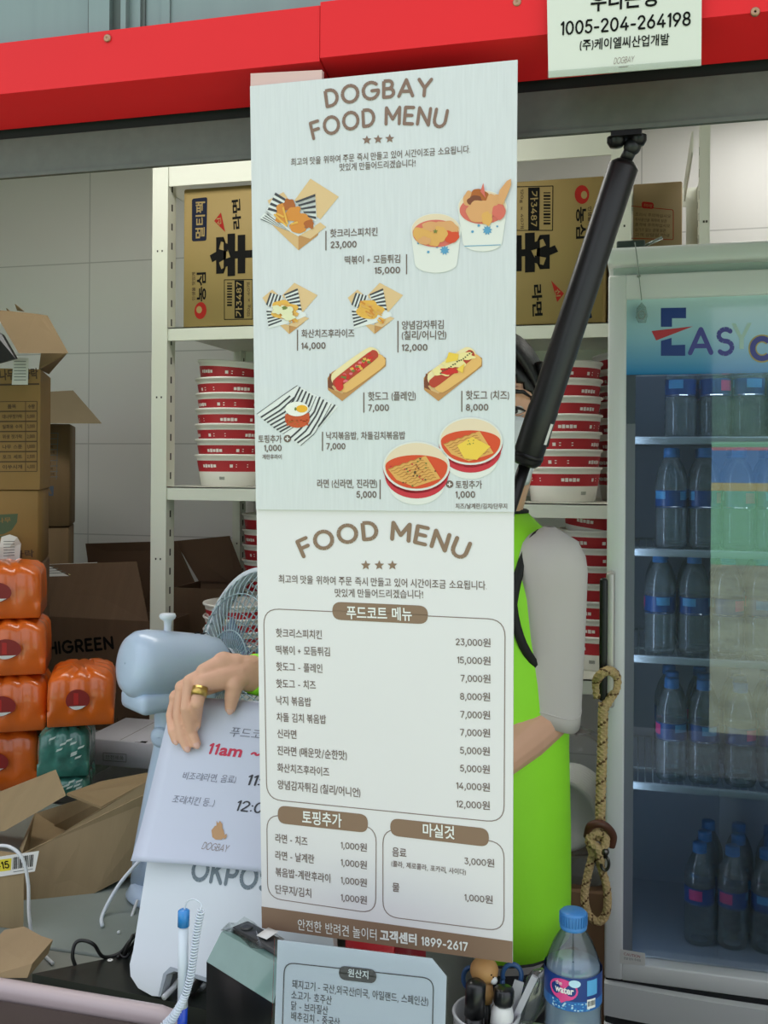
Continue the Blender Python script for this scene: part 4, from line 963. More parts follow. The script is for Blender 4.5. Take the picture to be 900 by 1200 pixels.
for k in range(9): prof += [(rc, .004 + k * .014), (rc * .97, .006 + k * .014), (rc * .955, .016 + k * .014), (rc, .017 + k * .014)]
prof += [(rc * .7, .16), (.001, .16)]
b.lathe(prof, Mx, M_bowl, 36); b.build('cups', M_bowl, t)
b = MB(); rgs = []; rd = random.Random(8); c0 = V((X_(672, 2.13, 1000), 2.14, 0))
for i, (zq, kx) in enumerate(((0, .9), (.02, 1.0), (.07, 1.0), (.13, 1.0), (.20, 1.0), (.245, .8), (.275, .62), (.29, .3))):
    loop = []
    for k in range(40):
        a = 2 * PI * k / 40; j = 1 + rd.uniform(-.07, .07) + .05 * math.sin(5 * a + i * 1.7)
        loop.append(V((min(c0.x + .125 * kx * j * math.cos(a), fx0 - .008), c0.y + .105 * kx * j * math.sin(a), zb_ + zq + (rd.uniform(-.006, .006) if 0 < i else 0))))
    rgs.append(loop)
b.rings(rgs, M_bag, True, True); b.build('plastic_bag', M_bag, t)
# ================================================================== MENU BOARDS
zT, zB = Z_(450, 85, 1.055), Z_(450, 1107, 1.13)
tilt = (1.13 - 1.055) / (zT - zB)
nb_ = V((0, -1, -tilt)).normalized()
UP = Surf((0, 1.055, zT), nb_, (1, 0, 0)); LO = Surf((0, 1.0585, zT), nb_, (1, 0, 0))
def board_mat(name, col, rough, coat, streak):
    mm = mat(name, col, rough, coat=coat, var=.035 if streak else .012, vscale=60 if streak else 5, stretch=(6, 1, .35) if streak else None, bump=.10 if streak else .04, bscale=90 if streak else 30)
    return mm
M_up = board_mat('silver_white_board', 'D6D7DA', .28, .35, True); M_lo = board_mat('white_board', 'E6E2E4', .45, .12, False)
M_brn = mat('menu_brown', '86685A', .45); M_brn2 = mat('menu_brown_fill', '8C705C', .45); M_brt = mat('menu_text_brown', '6E5A52', .5); M_brl = mat('menu_line', '8A7670', .5)
M_wt = mat('print_white', 'EEEDEA', .5)
mb_ = thing('menu_board', 'silvery white picture menu board with food photos, hung from the red beam', 'menu', UP.pt(450, 597))
b = MB(); b.prism([UP.pt(*p) for p in ((293, 101), (606.5, 70), (602.5, 600), (300, 597))], -UP.n * .003, M_up); b.build('panel', M_up, mb_)
b = MB(); q = [UP.pt(292, 101, -.003), UP.pt(376, 93, -.003)]; b.hexa([q[0] + V((0, .001, -.02)), q[1] + V((0, .001, -.02)), q[1] + V((0, .008, -.02)), q[0] + V((0, .008, -.02)), q[0] + V((0, .001, .016)), q[1] + V((0, .001, .012)), q[1] + V((0, .008, .012)), q[0] + V((0, .008, .016))], mat('hanger_pink', 'D8B4AE', .5)); b.build('hanging_strip', None, mb_)
b = MB(); c = UP.pt(450, 110); b.box((c.x - .09, c.y + .006, c.z - .018), (c.x + .09, 1.146, c.z + .006), M_beam); b.build('hanger_block', M_beam, mb_)
s = UP
b = MB(); s.arc(b, 'DOGBAY', (382, 127.5), (442, 117), (506, 114.5), 22.5, M_brn, .035); s.arc(b, 'FOOD MENU', (366.5, 165), (444, 148.3), (522, 151.5), 22.5, M_brn, .035)
for x, y in ((430, 164.2), (443.2, 163.4), (456.8, 162.6)): s.star(b, x, y, 5.6, M_brn)
b.build('title', M_brn, mb_)
b = MB(); s.text(b, '최고의 맛을 위하여 주문 즉시 만들고 있어 시간이조금 소요됩니다.', 341.2, 194.6, 551, 179.6, 9, M_brt, .006); s.text(b, '맛있게 만들어드리겠습니다!', 398, 200.8, 487, 195.6, 9, M_brt, .006); b.build('intro_text', M_brt, mb_)
def items(mb, S_, L_, mt, bold=.0):
    b = MB()
    for a in L_: S_.text(b, a[0], a[1], a[2], a[3], a[4], a[5], mt, a[6] if len(a) > 6 else bold)
    return b
b = items(mb_, UP, [('핫크리스피치킨', 387, 278.5, 442.5, 276.5, 10), ('떡볶이 + 모듬튀김', 404, 310, 469, 308.2, 10), ('화산치즈후라이즈', 353.4, 396, 415.4, 395.5, 10), ('양념감자튀김', 471, 386.5, 520, 385.5, 10.5), ('(칠리/어니언)', 471, 398.5, 523, 398, 11), ('핫도그 (플레인)', 431.5, 470, 487.3, 469.5, 11), ('핫도그 (치즈)', 546, 468.6, 596.6, 468.6, 11), ('토핑추가', 303, 519.2, 330.3, 519.2, 9.5), ('계란후라이', 307.6, 538.3, 330.3, 538.3, 6), ('낙지볶음밥, 차돌김치볶음밥', 382.4, 516, 475, 515.6, 10), ('라면 (신라면, 진라면)', 372, 572.5, 442, 572.7, 11), ('토핑추가', 534, 572.6, 565, 572.6, 9.5), ('치즈/날계란/김치/단무지', 534, 596.2, 594.4, 596.4, 6.5)], M_brt, .012); b.build('dish_names', M_brt, mb_)
b = items(mb_, UP, [('23,000', 387.5, 292.6, 418, 291.8, 9.5), ('15,000', 439, 322.6, 469, 322, 9.5), ('14,000', 353.4, 411, 381.7, 410.5, 9.5), ('12,000', 471, 413, 501, 412.6, 9.5), ('7,000', 431.5, 483.5, 456, 483.3, 9.5), ('8,000', 546, 483, 572.4, 482.8, 9.5), ('1,000', 309.8, 530.2, 330.3, 530.2, 9), ('7,000', 382.4, 528.2, 405, 528.2, 9), ('5,000', 418, 585, 441.5, 585, 9.5), ('1,000', 534, 585, 557, 585, 9.5)], M_brt, .03)
for x, y0, y1 in ((382, 270.6, 293.5), (476.5, 298, 321.5), (348.7, 386.5, 411), (466.4, 376, 413), (426.4, 460, 483.5), (541.2, 458, 482.5), (378, 506, 528.5), (445.5, 562, 585)): UP.line(b, x, y0, x, y1, 1.3, M_brt)
for x, y in ((337, 514), (527, 567.4)):
    UP.disc(b, x, y, 4.4, 4.4, M_brt); UP.line(b, x - 2.5, y, x + 2.5, y, 1.3, M_wt, .0008); UP.line(b, x, y - 2.5, x, y + 2.5, 1.3, M_wt, .0008)
b.build('prices', M_brt, mb_)
# ---- printed dishes
C = lambda n, c: mat('print_' + n, c, .45)
kr1, kr2, kr3 = C('kraft', 'D9B07A'), C('kraft_light', 'E0BC8A'), C('kraft_side', 'C08A50'); chk, chk2, fry = C('chicken', 'D98A30'), C('chicken_dark', 'B05E1C'), C('fries', 'E8B048')
stp, liner = C('stripe', '3E3C42'), C('liner', 'E4E4E2'); soup, soup2 = C('soup', 'D8481E'), C('soup_pink', 'D86A5A'); nood, egg, yol = C('noodle', 'E0A858'), C('egg_white', 'F0EEE4'), C('yolk', 'F0B020'); rice = C('fried_rice', 'C8501C')
bowl1, bowlin, bred, bblue = C('bowl', 'E4E2DC'), C('bowl_inside', 'E8D2B4'), C('bowl_band', 'C82838'), C('bowl_flower', '5A9AC0'); bun, bun2, sau, ket, grn_, chs = C('bun', 'E8B468'), C('bun_light', 'F0DCA8'), C('sausage', 'B83A20'), C('ketchup', 'D02018'), C('green', '6E7A30'), C('cheese', 'F0C848'); tofu = C('fried_cake', 'DCA068'); shade = C('brown_dark', '7A3E20')
def stripes(b, q, n, mt, frac=.5, d=.0007):   # q: 4 picture points a-b one edge, d-c opposite
    A, B, Cc, Dd = q
    for k in range(n):
        t0, t1 = k / n, (k + frac) / n; UP.poly(b, [lerp(A, B, t0), lerp(A, B, t1), lerp(Dd, Cc, t1), lerp(Dd, Cc, t0)], mt, d)
def fromcrop(x0, y0, k): return lambda pts: [(x0 + x / k, y0 + y / k) for x, y in pts]
# crispy chicken box
g = fromcrop(295, 200, 900 / 105.); b = MB(); sp_ = lambda pts, mt, d=.0004: UP.poly(b, g(pts), mt, d)
sp_([(590, 80), (875, 262), (690, 490), (430, 300)], kr2); sp_([(160, 300), (320, 215), (380, 300), (300, 420), (180, 350)], kr2); sp_([(200, 540), (470, 640), (470, 800)], kr1, .0005); sp_([(470, 640), (670, 620), (665, 650), (470, 800)], kr3, .0005); sp_([(480, 650), (690, 520), (748, 565), (590, 685)], kr2, .0006)
for q, n in (([(240, 225), (130, 430), (260, 470), (380, 300)], 6), ([(440, 320), (640, 235), (655, 500), (560, 470)], 1)): UP.poly(b, g(q), liner, .0007)
stripes(b, g([(240, 220), (150, 420), (250, 440), (370, 300)]), 4, stp, .5, .0009); UP.poly(b, g([(440, 320), (640, 235), (650, 510), (560, 480)]), liner, .0007); stripes(b, g([(640, 235), (650, 520), (570, 480), (440, 310)]), 5, stp, .45, .0009)
sp_([(85, 480), (150, 400), (400, 600), (620, 520), (640, 560), (470, 660), (380, 610), (200, 540)], liner, .0007); stripes(b, g([(90, 490), (170, 420), (400, 620), (330, 590)]), 4, stp, .35, .0009)
for i, (x, y, rx, ry) in enumerate(((300, 380, 50, 50), (380, 340, 60, 55), (430, 440, 85, 75), (310, 470, 70, 60), (520, 500, 80, 65), (470, 570, 85, 60), (580, 540, 50, 45))): UP.blob(b, *g([(x, y)])[0], rx / 8.57, ry / 8.57, (chk, chk2, chk, chk, chk, chk, chk2)[i], .0011 + i * .0001, i)
for x0, y0, x1, y1 in ((320, 370, 365, 540), (230, 440, 360, 560), (250, 430, 330, 470), (400, 540, 470, 520)): (xa, ya), (xc_, yc_) = g([(x0, y0), (x1, y1)]); UP.line(b, xa, ya, xc_, yc_, 2.2, fry, .002)
b.build('printed_chicken_box', kr1, mb_)
# tteokbokki and fried bowls
g = fromcrop(470, 200, 900 / 140.); K = 900 / 140.
def bowl_pic(b, cx, cy, rx, ry, h, taper, food, flowers):
    UP.poly(b, [(cx - rx, cy)] + [(cx + rx * math.cos(PI - a), cy + h * .0 + ry * math.sin(PI - a) * 0) for a in (0,)] + [(cx - rx * taper + rx * taper * (1 - math.cos(a)) , cy + h + ry * .55 * math.sin(a)) for a in [PI * k / 14 for k in range(15)]] + [(cx + rx, cy)], bowl1, .0008)
    UP.disc(b, cx, cy, rx, ry, bowl1, .0010, 36); UP.disc(b, cx, cy - ry * .06, rx * .95, ry * .90, bowlin, .0012, 36); UP.disc(b, cx, cy + ry * .16, rx * .92, ry * .78, food, .0014, 36)
    for fx, fy, fr2 in flowers: UP.star(b, cx + fx * rx, cy + h * .55 + fy * ry, fr2, bblue, .0012, 9, .6)
b = MB(); bowl_pic(b, 565.5, 243.5, 29, 20.5, 40, .80, soup2, [(.2, .22, 6), (-.15, -.05, 2), (-.4, .3, 2), (.6, 0, 1.5)])
for i, (x, y, rx, ry, mt) in enumerate(((520, 215, 50, 60, tofu), (590, 200, 70, 60, chk2), (560, 230, 60, 40, shade), (590, 310, 95, 85, tofu), (650, 360, 40, 55, nood), (700, 250, 60, 75, tofu), (740, 310, 50, 60, soup2))): UP.blob(b, *g([(x, y)])[0], rx / K, ry / K, mt, .0016 + i * .0001, i + 20, .12)
UP.poly(b, g([(720, 250), (745, 150), (800, 80), (830, 65), (832, 110), (800, 190), (770, 260)]), tofu, .0026); UP.poly(b, g([(600, 160), (622, 95), (640, 210)]), soup2, .0026); UP.line(b, *g([(480, 570)])[0], *g([(750, 560)])[0], .8, bblue, .0013)
b.build('printed_fried_bowl', bowl1, mb_)
b = MB(); bowl_pic(b, 511, 270.5, 29.5, 20.5, 38, .84, soup2, [(.35, .1, 6), (.05, -.1, 2), (-.3, .2, 2), (-.7, -.3, 1.5)])
for i, (x, y, rx, ry, mt) in enumerate(((160, 480, 70, 55, nood), (230, 420, 70, 35, tofu), (250, 510, 60, 60, nood), (340, 440, 95, 60, tofu), (380, 500, 60, 45, soup), (300, 480, 50, 60, nood), (180, 530, 50, 30, tofu))): UP.blob(b, *g([(x, y)])[0], rx / K, ry / K, mt, .0016 + i * .0001, i + 40, .12)
UP.star(b, *g([(262, 460)])[0], 3, grn_, .0027)
b.build('printed_rice_cake_bowl', bowl1, mb_)
# cheese fries and seasoned fries
g = fromcrop(300, 325, 5.)
for nm, ox, food, top in (('printed_cheese_fries', 0, 0, 1), ('printed_fries', 500, 1, 0)):
    b = MB(); P_ = lambda pts, mt, d: UP.poly(b, g([(x + ox, y) for x, y in pts]), mt, d)
    P_([(225, 32), (362, 105), (270, 210), (150, 110)], kr2, .0004); P_([(38, 120), (95, 72), (140, 110), (70, 170)], kr2, .0004)
    P_([(130, 270), (200, 280), (195, 332)], kr1, .0005); P_([(195, 270), (285, 262), (195, 332)], kr3, .0005); P_([(190, 280), (270, 225), (312, 240), (240, 292)], kr2, .0006)
    q1 = [(85, 90), (160, 110), (130, 200), (60, 160)]; q2 = [(165, 100), (245, 65), (270, 205), (200, 190)]; q3 = [(60, 195), (95, 175), (290, 205), (300, 225), (190, 270), (75, 298)]
    for q in (q1, q2, q3): P_(q, liner, .0007)
    stripes(b, g([(x + ox, y) for x, y in (q1[0], q1[1], q1[2], q1[3])]), 4, stp, .5, .0009); stripes(b, g([(x + ox, y) for x, y in ((245, 65), (272, 205), (215, 195), (165, 100))]), 6, stp, .5, .0009); stripes(b, g([(x + ox, y) for x, y in ((62, 195), (76, 298), (160, 262), (110, 200))]), 5, stp, .5, .0009)
    rd = random.Random(ox); UP.blob(b, *g([(165 + ox, 190)])[0], 15, 11, fry, .0011, 3 + ox, .15)
    for k in range(26):
        x = 110 + rd.random() * 130 + ox; y = 125 + (x - ox - 110) * .5 + rd.uniform(0, 75); a = rd.uniform(.2, 1.2); (xa, ya), (xb_, yb2) = g([(x, y), (x + 34 * math.cos(a), y + 34 * math.sin(a))]); UP.line(b, xa, ya, xb_, yb2, 1.8, (fry, chk, nood)[k % 3], .0013 + k * .00002)
    if top:
        for i, (x, y, rx, ry) in enumerate(((130, 190, 32, 26), (180, 200, 40, 34), (195, 230, 36, 24))): UP.blob(b, *g([(x, y)])[0], rx / 5, ry / 5, C('cheese_sauce', 'E4E0B8'), .0022 + i * .0001, i + 60, .2)
        UP.blob(b, *g([(172, 180)])[0], 3, 2, grn_, .0026, 4)
    b.build(nm, kr1, mb_)
# hot dogs
g = fromcrop(375, 400, 900 / 210.)
for nm, ox in (('printed_plain_hot_dog', 0), ('printed_cheese_hot_dog', 488)):
    b = MB(); P_ = lambda pts, mt, d: UP.poly(b, g([(x + ox - (5 if ox else 0), y) for x, y in pts]), mt, d)
    P_([(38, 185), (60, 155), (260, 38), (332, 85), (330, 120), (112, 300), (40, 240)], kr3, .0004); P_([(40, 200), (50, 160), (112, 210), (112, 300), (40, 240)], shade, .0005); P_([(60, 225), (332, 88), (330, 125), (112, 300)], kr1, .0006); P_([(40, 232), (112, 262), (332, 100), (331, 125), (112, 300), (42, 245)], kr3, .0007)
    c0, c1 = (105, 225), (290, 75); n = 24
    def oblong(cx, cy, L_, wd, ang, mt, d):
        pts = []
        for k in range(n):
            a = 2 * PI * k / n; ca, sa = math.cos(a), math.sin(a); x = (L_ - wd) * (1 if ca > 0 else -1) * min(1, abs(ca) * 3) + wd * ca; y = wd * sa
            pts.append((cx + x * math.cos(ang) - y * math.sin(ang), cy + x * math.sin(ang) + y * math.cos(ang)))
        P_(pts, mt, d)
    oblong(180, 130, 140, 48, -.62, bun2, .0010); oblong(210, 160, 138, 40, -.62, bun, .0012); oblong(180, 138, 138, 26, -.66, sau, .0014)
    rd = random.Random(ox + 1)
    if not ox:
        for k in range(46):
            t = rd.random(); x = 85 + 195 * t + rd.uniform(-12, 12); y = 215 - 150 * t + rd.uniform(-16, 16); UP.blob(b, *g([(x, y)])[0], 2.1, 1.5, (ket, ket, fry, C('pink_sauce', 'E4707A'), grn_)[k % 5], .0016 + k * .00001, k)
        UP.blob(b, *g([(100, 215)])[0], 5, 8, ket, .0022, 5)
    else:
        for i, (x, y, rx, ry) in enumerate(((130, 150, 46, 24), (190, 110, 60, 26), (250, 75, 44, 20))): UP.blob(b, *g([(x + ox - 5, y)])[0], rx / 4.28, ry / 4.28, C('melted_cheese', 'F0DC98'), .0016 + i * .0001, i)
        for k in range(16): x = 125 + 155 * k / 15; UP.disc(b, *g([(x + ox - 5, 158 - 100 * k / 15 + rd.uniform(-3, 3))])[0], 1, .8, C('herb', '4A4A28'), .0021)
        P_([(165, 55), (215, 65), (210, 95), (150, 108)], chs, .0023); P_([(205, 140), (245, 112), (235, 160)], chs, .0023); UP.blob(b, *g([(160 + ox, 150)])[0], 10, 4, ket, .0018, 8)
    b.build(nm, bun, mb_)
# fried rice with egg on striped paper
g = fromcrop(295, 445, 900 / 110.); b = MB()
UP.poly(b, g([(45, 330), (435, 55), (830, 255), (660, 450), (470, 635)]), liner, .0004)
lines = [[(50, 330), (300, 150), (440, 55)], [(90, 360), (260, 250), (370, 155)], [(120, 390), (280, 290), (410, 170)], [(150, 410), (320, 310), (400, 200), (465, 70)], [(180, 435), (330, 350), (440, 200), (490, 95)], [(210, 460), (340, 390), (480, 210), (525, 110)], [(240, 480), (360, 420), (520, 230), (555, 130)], [(270, 500), (380, 440), (550, 250), (585, 150)], [(300, 520), (400, 455), (560, 300), (620, 160)], [(370, 560), (470, 470), (600, 310), (655, 165)], [(410, 585), (520, 490), (620, 340), (690, 190)], [(440, 605), (560, 520), (640, 390), (725, 215)], [(470, 630), (600, 520), (690, 370), (765, 230)], [(640, 450), (720, 350), (800, 240)]]
for i, L_ in enumerate(lines):
    q = g(L_)
    for k in range(len(q) - 1): UP.line(b, *q[k], *q[k + 1], .7 if i in (0, 8, 12) else 1.9, stp, .0007 + (i % 2) * .00005)
UP.poly(b, g([(325, 330)] + [(440 + 118 * math.cos(PI - a), 380 + 80 * math.sin(a)) for a in [PI * k / 16 for k in range(17)]] + [(555, 320)]), rice, .0012)
rd = random.Random(2)
for k in range(40): a = rd.uniform(0, PI); UP.disc(b, *g([(440 + 105 * rd.uniform(-1, 1), 385 + 55 * rd.random() * math.sin(a))])[0], 1.1, .9, (soup, chk2, rice)[k % 3], .0014, 8)
UP.disc(b, *g([(437, 280)])[0], 112 / 8.18, 70 / 8.18, egg, .0016, 30); UP.disc(b, *g([(485, 278)])[0], 55 / 8.18, 36 / 8.18, yol, .0018); UP.disc(b, *g([(425, 280)])[0], 1.3, 2, grn_, .0019)
b.build('printed_fried_rice', liner, mb_)
# ramen bowls
g = fromcrop(440, 480, 900 / 170.); K = 900 / 170.
def ramen(nm, cx, cy, rx, ry, cheese):
    b = MB(); c = g([(cx, cy)])[0]; rx /= K; ry /= K
    def side(off, h, mt, d, tp=.93): UP.poly(b, [(c[0] + rx * math.cos(a), c[1] + off + ry * math.sin(a)) for a in [PI * k / 20 for k in range(21)]] + [(c[0] + rx * tp * math.cos(a), c[1] + off + h + ry * tp * math.sin(a)) for a in [PI - PI * k / 20 for k in range(21)]], mt, d)
    side(0, 21, bowl1, .0006, .84); side(3, 7.5, bred, .0008, .95)
    UP.disc(b, c[0], c[1], rx, ry, bowl1, .0012, 40); UP.disc(b, c[0], c[1] - .3, rx * .95, ry * .93, bowlin, .0014, 40)
    UP.poly(b, [(c[0] + rx * .93 * math.cos(a), c[1] + ry * .91 * math.sin(a) if math.sin(a) > -.05 else c[1] + ry * .45 * math.sin(a)) for a in [2 * PI * k / 40 for k in range(40)]], soup, .0016)
    q = [(c[0] - rx * .85, c[1] + ry * .12), (c[0] + rx * .28, c[1] - ry * .42), (c[0] + rx * .72, c[1] + ry * .5), (c[0] - rx * .05, c[1] + ry * .84), (c[0] - rx * .6, c[1] + ry * .55)]
    UP.poly(b, q, nood, .0018); rd = random.Random(int(cx))
    for k in range(9):
        A = lerp(q[0], q[3], k / 9); B_ = lerp(q[1], q[2], k / 9); P0 = A
        for j in range(1, 10):
            P1 = lerp(A, B_, j / 10); P1 = (P1[0], P1[1] + (.8 if j % 2 else -.8)); UP.line(b, *P0, *P1, .8, C('noodle_shadow', 'B87830'), .0020); P0 = P1
    if cheese:
        UP.poly(b, [(c[0] - rx * .42, c[1] + ry * .18), (c[0] + rx * .05, c[1] - ry * .18), (c[0] + rx * .62, c[1] + ry * .22), (c[0] + rx * .2, c[1] + ry * .78), (c[0] - rx * .2, c[1] + ry * .72)], chs, .0022)
        for k in range(6): UP.disc(b, c[0] + rd.uniform(-4, 6), c[1] + rd.uniform(-1, 4), .7, .6, grn_, .0024, 8)
    else:
        for k in range(30): UP.disc(b, c[0] + rd.gauss(0, rx * .24), c[1] + ry * .2 + rd.gauss(0, ry * .25), 1.2, .9, (grn_, C('herb', '4A4A28'), chk2, bred, shade)[k % 5], .0022, 8)
    b.build(nm, bowl1, mb_)
ramen('printed_cheese_ramen', 592, 195, 198, 148, True); ramen('printed_ramen', 256, 350, 207, 153, False)
# ---- lower board
lb = thing('menu_board', 'plain white text menu board with brown headings, hung under the picture board', 'menu', LO.pt(450, 1107))
b = MB(); b.prism([LO.pt(*p) for p in ((300.5, 590), (602, 592), (600.6, 1128.5), (307, 1087.5))], -LO.n * .004, M_lo); b.build('panel', M_lo, lb)
s = LO; b = MB(); s.arc(b, 'FOOD MENU', (355, 655), (448, 633.5), (545, 658), 23, M_brn2, .04)
for x in (428.8, 444.5, 460): s.star(b, x, 662.4, 6, M_brn2)
b.build('title', M_brn2, lb)
b = MB(); s.text(b, '최고의 맛을 위하여 주문 즉시 만들고 있어 시간이조금 소요됩니다.', 326.7, 683.2, 570.5, 691.4, 10, M_brt, .006); s.text(b, '맛있게 만들어드리겠습니다!', 392.7, 699.6, 496, 701.6, 10, M_brt, .006); b.build('intro_text', M_brt, lb)
b = MB(); W1 = .0011
s.rline(b, [(309, 713), (592, 726), (590.7, 964), (312.7, 936.5)], .020, W1, M_brl); s.rline(b, [(312.7, 954), (441, 969), (440.3, 1070.5), (313.8, 1052)], .019, W1, M_brl); s.rline(b, [(448.8, 970.5), (590.7, 987), (590.7, 1091.5), (448.8, 1073.5)], .019, W1, M_brl)
b.build('frame_lines', M_brl, lb)
for q4, r4, tx, tp_ in (([(389.5, 705), (501.6, 710), (501.6, 731.5), (389.5, 726)], .011, '푸드코트 메뉴', (406.6, 725.2, 483, 727.6, 15.5)), ([(325.6, 943.5), (431.2, 954.5), (431.2, 976), (325.6, 964.5)], .0105, '토핑추가', (354.5, 965, 400.7, 969.8, 16)), ([(457.4, 958.5), (573, 971), (573, 992.5), (457.4, 979)], .0105, '마실것', (495.7, 979.6, 532.8, 983.6, 15.5))):
    b = MB(); s.rfill(b, q4, r4, M_brn2); s.text(b, tx, *tp_, M_wt, .018, .0009); b.build('heading_band', M_brn2, lb)
b = MB(); s.poly(b, [(306.5, 1062), (600.7, 1103), (600.6, 1128.5), (307, 1087.5)], M_brn2)
s.text(b, '안전한 반려견 놀이터', 349.4, 1089.4, 441.5, 1102, 13, M_wt, .004, .0009); s.text(b, '고객센터 1899-2617', 445.5, 1102, 548.5, 1116, 13.5, M_wt, .04, .0009); b.build('footer_band', M_brn2, lb)
b = items(lb, LO, [('핫크리스피치킨', 323.7, 746.6, 377.3, 749, 10.5), ('떡볶이 + 모듬튀김', 323.7, 766.6, 386.8, 769, 10.5), ('핫도그 - 플레인', 324, 786, 378, 788.6, 10.5), ('핫도그 - 치즈', 324, 806, 370.3, 808, 10.5), ('낙지 볶음밥', 324, 825.6, 364.8, 828, 10.5), ('차돌 김치 볶음밥', 324.5, 845.4, 382.4, 848.4, 10.5), ('신라면', 325.2, 864.6, 347.6, 866, 10.5), ('진라면 (매운맛/순한맛)', 325.2, 884.6, 406.6, 891, 11), ('화산치즈후라이즈', 325.2, 904.4, 386, 910, 10.5), ('양념감자튀김 (칠리/어니언)', 325.6, 924.4, 422.4, 934.6, 11),
    ('라면 - 치즈', 323, 987, 360.4, 991.4, 10.5), ('라면 - 날계란', 323, 1007, 368.5, 1012, 10.5), ('볶음밥-계란후라이', 323, 1026.6, 387.2, 1034.6, 10.5), ('단무지/김치', 323, 1046.8, 364.8, 1052, 10.5), ('음료', 459.8, 1003, 476.3, 1005, 10.5), ('(콜라, 제로콜라, 포카리, 사이다)', 458.7, 1015.6, 546, 1026.2, 7.5), ('물', 460, 1044.2, 468.2, 1045.2, 10)], M_brt, .008); b.build('dish_names', M_brt, lb)
b = items(lb, LO, [('23,000원', 534.2, 757.6, 575, 759.2, 11), ('15,000원', 536, 778.8, 575, 780.4, 11), ('7,000원', 540, 800.2, 575, 801.4, 11), ('8,000원', 539.4, 821.4, 574.6, 822.6, 11), ('7,000원', 539.7, 842.6, 574.6, 844, 11), ('7,000원', 539.4, 863.6, 574.6, 865, 11), ('5,000원', 539.4, 884.6, 574.2, 886.4, 11), ('5,000원', 539.4, 905.6, 574.2, 907.6, 11), ('14,000원', 535, 926, 574.2, 928.6, 11), ('12,000원', 535, 947.4, 574.2, 950, 11),
    ('1,000원', 399.6, 995.4, 430, 999, 10.5), ('1,000원', 399.6, 1015.6, 430, 1019.4, 10.5), ('1,000원', 399.6, 1036.4, 430, 1040.2, 10.5), ('1,000원', 399.6, 1056.6, 430, 1060.6, 10.5), ('3,000원', 544.5, 1014, 579.3, 1017.2, 10.5), ('1,000원', 544.5, 1056.6, 577.5, 1060, 10.5)], M_brt, .008); b.build('prices', M_brt, lb)
# ---- account sign
AS = Surf((0, 1.056, 1.95), (0, -1, -.04), (1, 0, 0)); M_asn = mat('sign_cream', 'DADBD0', .4, coat=.3)
sg = thing('account_sign', 'cream card with a bank account number hung on the red beam', 'sign', AS.pt(732, 88))
b = MB(); b.prism([AS.pt(*p) for p in ((640.6, -22), (822.5, -30), (821.8, 76.5), (642.7, 91))], -AS.n * .002, M_asn); b.build('card', M_asn, sg)
b = MB(); AS.text(b, '우리은행', 692, 14.5, 770, 7.5, 24, M_ink, .02); AS.text(b, '1005-204-264198', 656.7, 42, 809.3, 30.5, 16.5, M_ink, .02); AS.text(b, '(주)케이엘씨산업개발', 679.3, 60, 784, 53.2, 13.5, M_ink, .015); AS.text(b, 'DOGBAY', 719, 75.6, 742.3, 73, 7.5, M_brl, -.01, .0006, .2); AS.line(b, 725, 79, 736, 78, .6, M_brl); b.build('lettering_text', M_ink, sg)
M_clrf = clear_mat('clear_sleeve', 'F4F6F4', .1, .01, .05, .0)
b = MB(); b.prism([AS.pt(*p, .0012) for p in ((641.2, 84), (822.4, 70), (822.4, 77.8), (641.2, 92.2))], AS.n * .0004, M_clrf); b.build('clear_edge', M_clrf, sg)
# ================================================================== GAS STRUT
gs = thing('gas_strut', 'black gas strut slanting from the grey beam down behind the boards', 'strut', at(566, 700, 1.21))
a = at(733, 188, 1.170); c = at(615, 545, 1.198); e = at(556, 724, 1.208); M_st = mat('strut_black', '0C0C0D', .45, coat=.1); M_rod = mat('rod_black', '1C1A1C', .3, .5)
def along(t): return a.lerp(c, t)
b = MB(); b.tube([along(0), along(.012), along(.02), along(.80), along(.81), along(.985), along(1)], [.010, .0155, .0175, .0178, .0185, .0185, .013], M_st, 24); b.build('barrel', M_st, gs)
b = MB(); b.tube([along(.99), e], .0075, M_rod, 14); b.ball(e, .011, M_rod); b.build('rod', M_rod, gs)
b = MB(); b.tube([along(.96), along(.975)], .0192, M_rod, 24); b.build('end_ring', M_rod, gs)
b = MB(); d0 = at(741, 172, 1.166); b.tube([a, d0], .0075, M_st, 14); b.ball(d0, .010, M_st); b.build('end_fitting', M_st, gs)
b = MB(); 
for px, r2 in ((722, .0105), (748, .0095)): q = at(px, 167, 1.164); b.lathe([(r2, 0), (r2, -.006), (r2 * .7, -.011), (.001, -.012)], Matrix.Translation((q.x, q.y, 1.8300)), M_rod, 20)
q0, q1 = at(716, 164, 1.16), at(752, 164, 1.16); b.box((q0.x, 1.148, 1.827), (q1.x, 1.180, 1.8328), M_rod); b.build('bracket', M_rod, gs, label='dark steel bracket with two domed bolts')
dirr = (c - a).normalized(); sd_ = dirr.cross(V((0, 1, 0))).normalized(); sd_ = sd_ if sd_.x > 0 else -sd_
fw = V((0, -1, 0)); fw = (fw - dirr * fw.dot(dirr)).normalized(); md = (sd_ * .9 + fw * .45).normalized(); tn = dirr.cross(md)
b = MB(); cen = along(.90); R_ = .0186
loop = []
for s0, s1 in ((-.022, 0), (.022, 0)): pass
vs = []
for k in range(7):
    an = -.16 + .32 * k / 6; dr_ = md * math.cos(an) + tn * math.sin(an); vs.append((along(.845) + dr_ * R_, along(.915) + dr_ * R_))
for k in range(6): b.face([vs[k][0], vs[k + 1][0], vs[k + 1][1], vs[k][1]], M_paper)
b.build('rating_label', M_paper, gs, label='small white rating label')
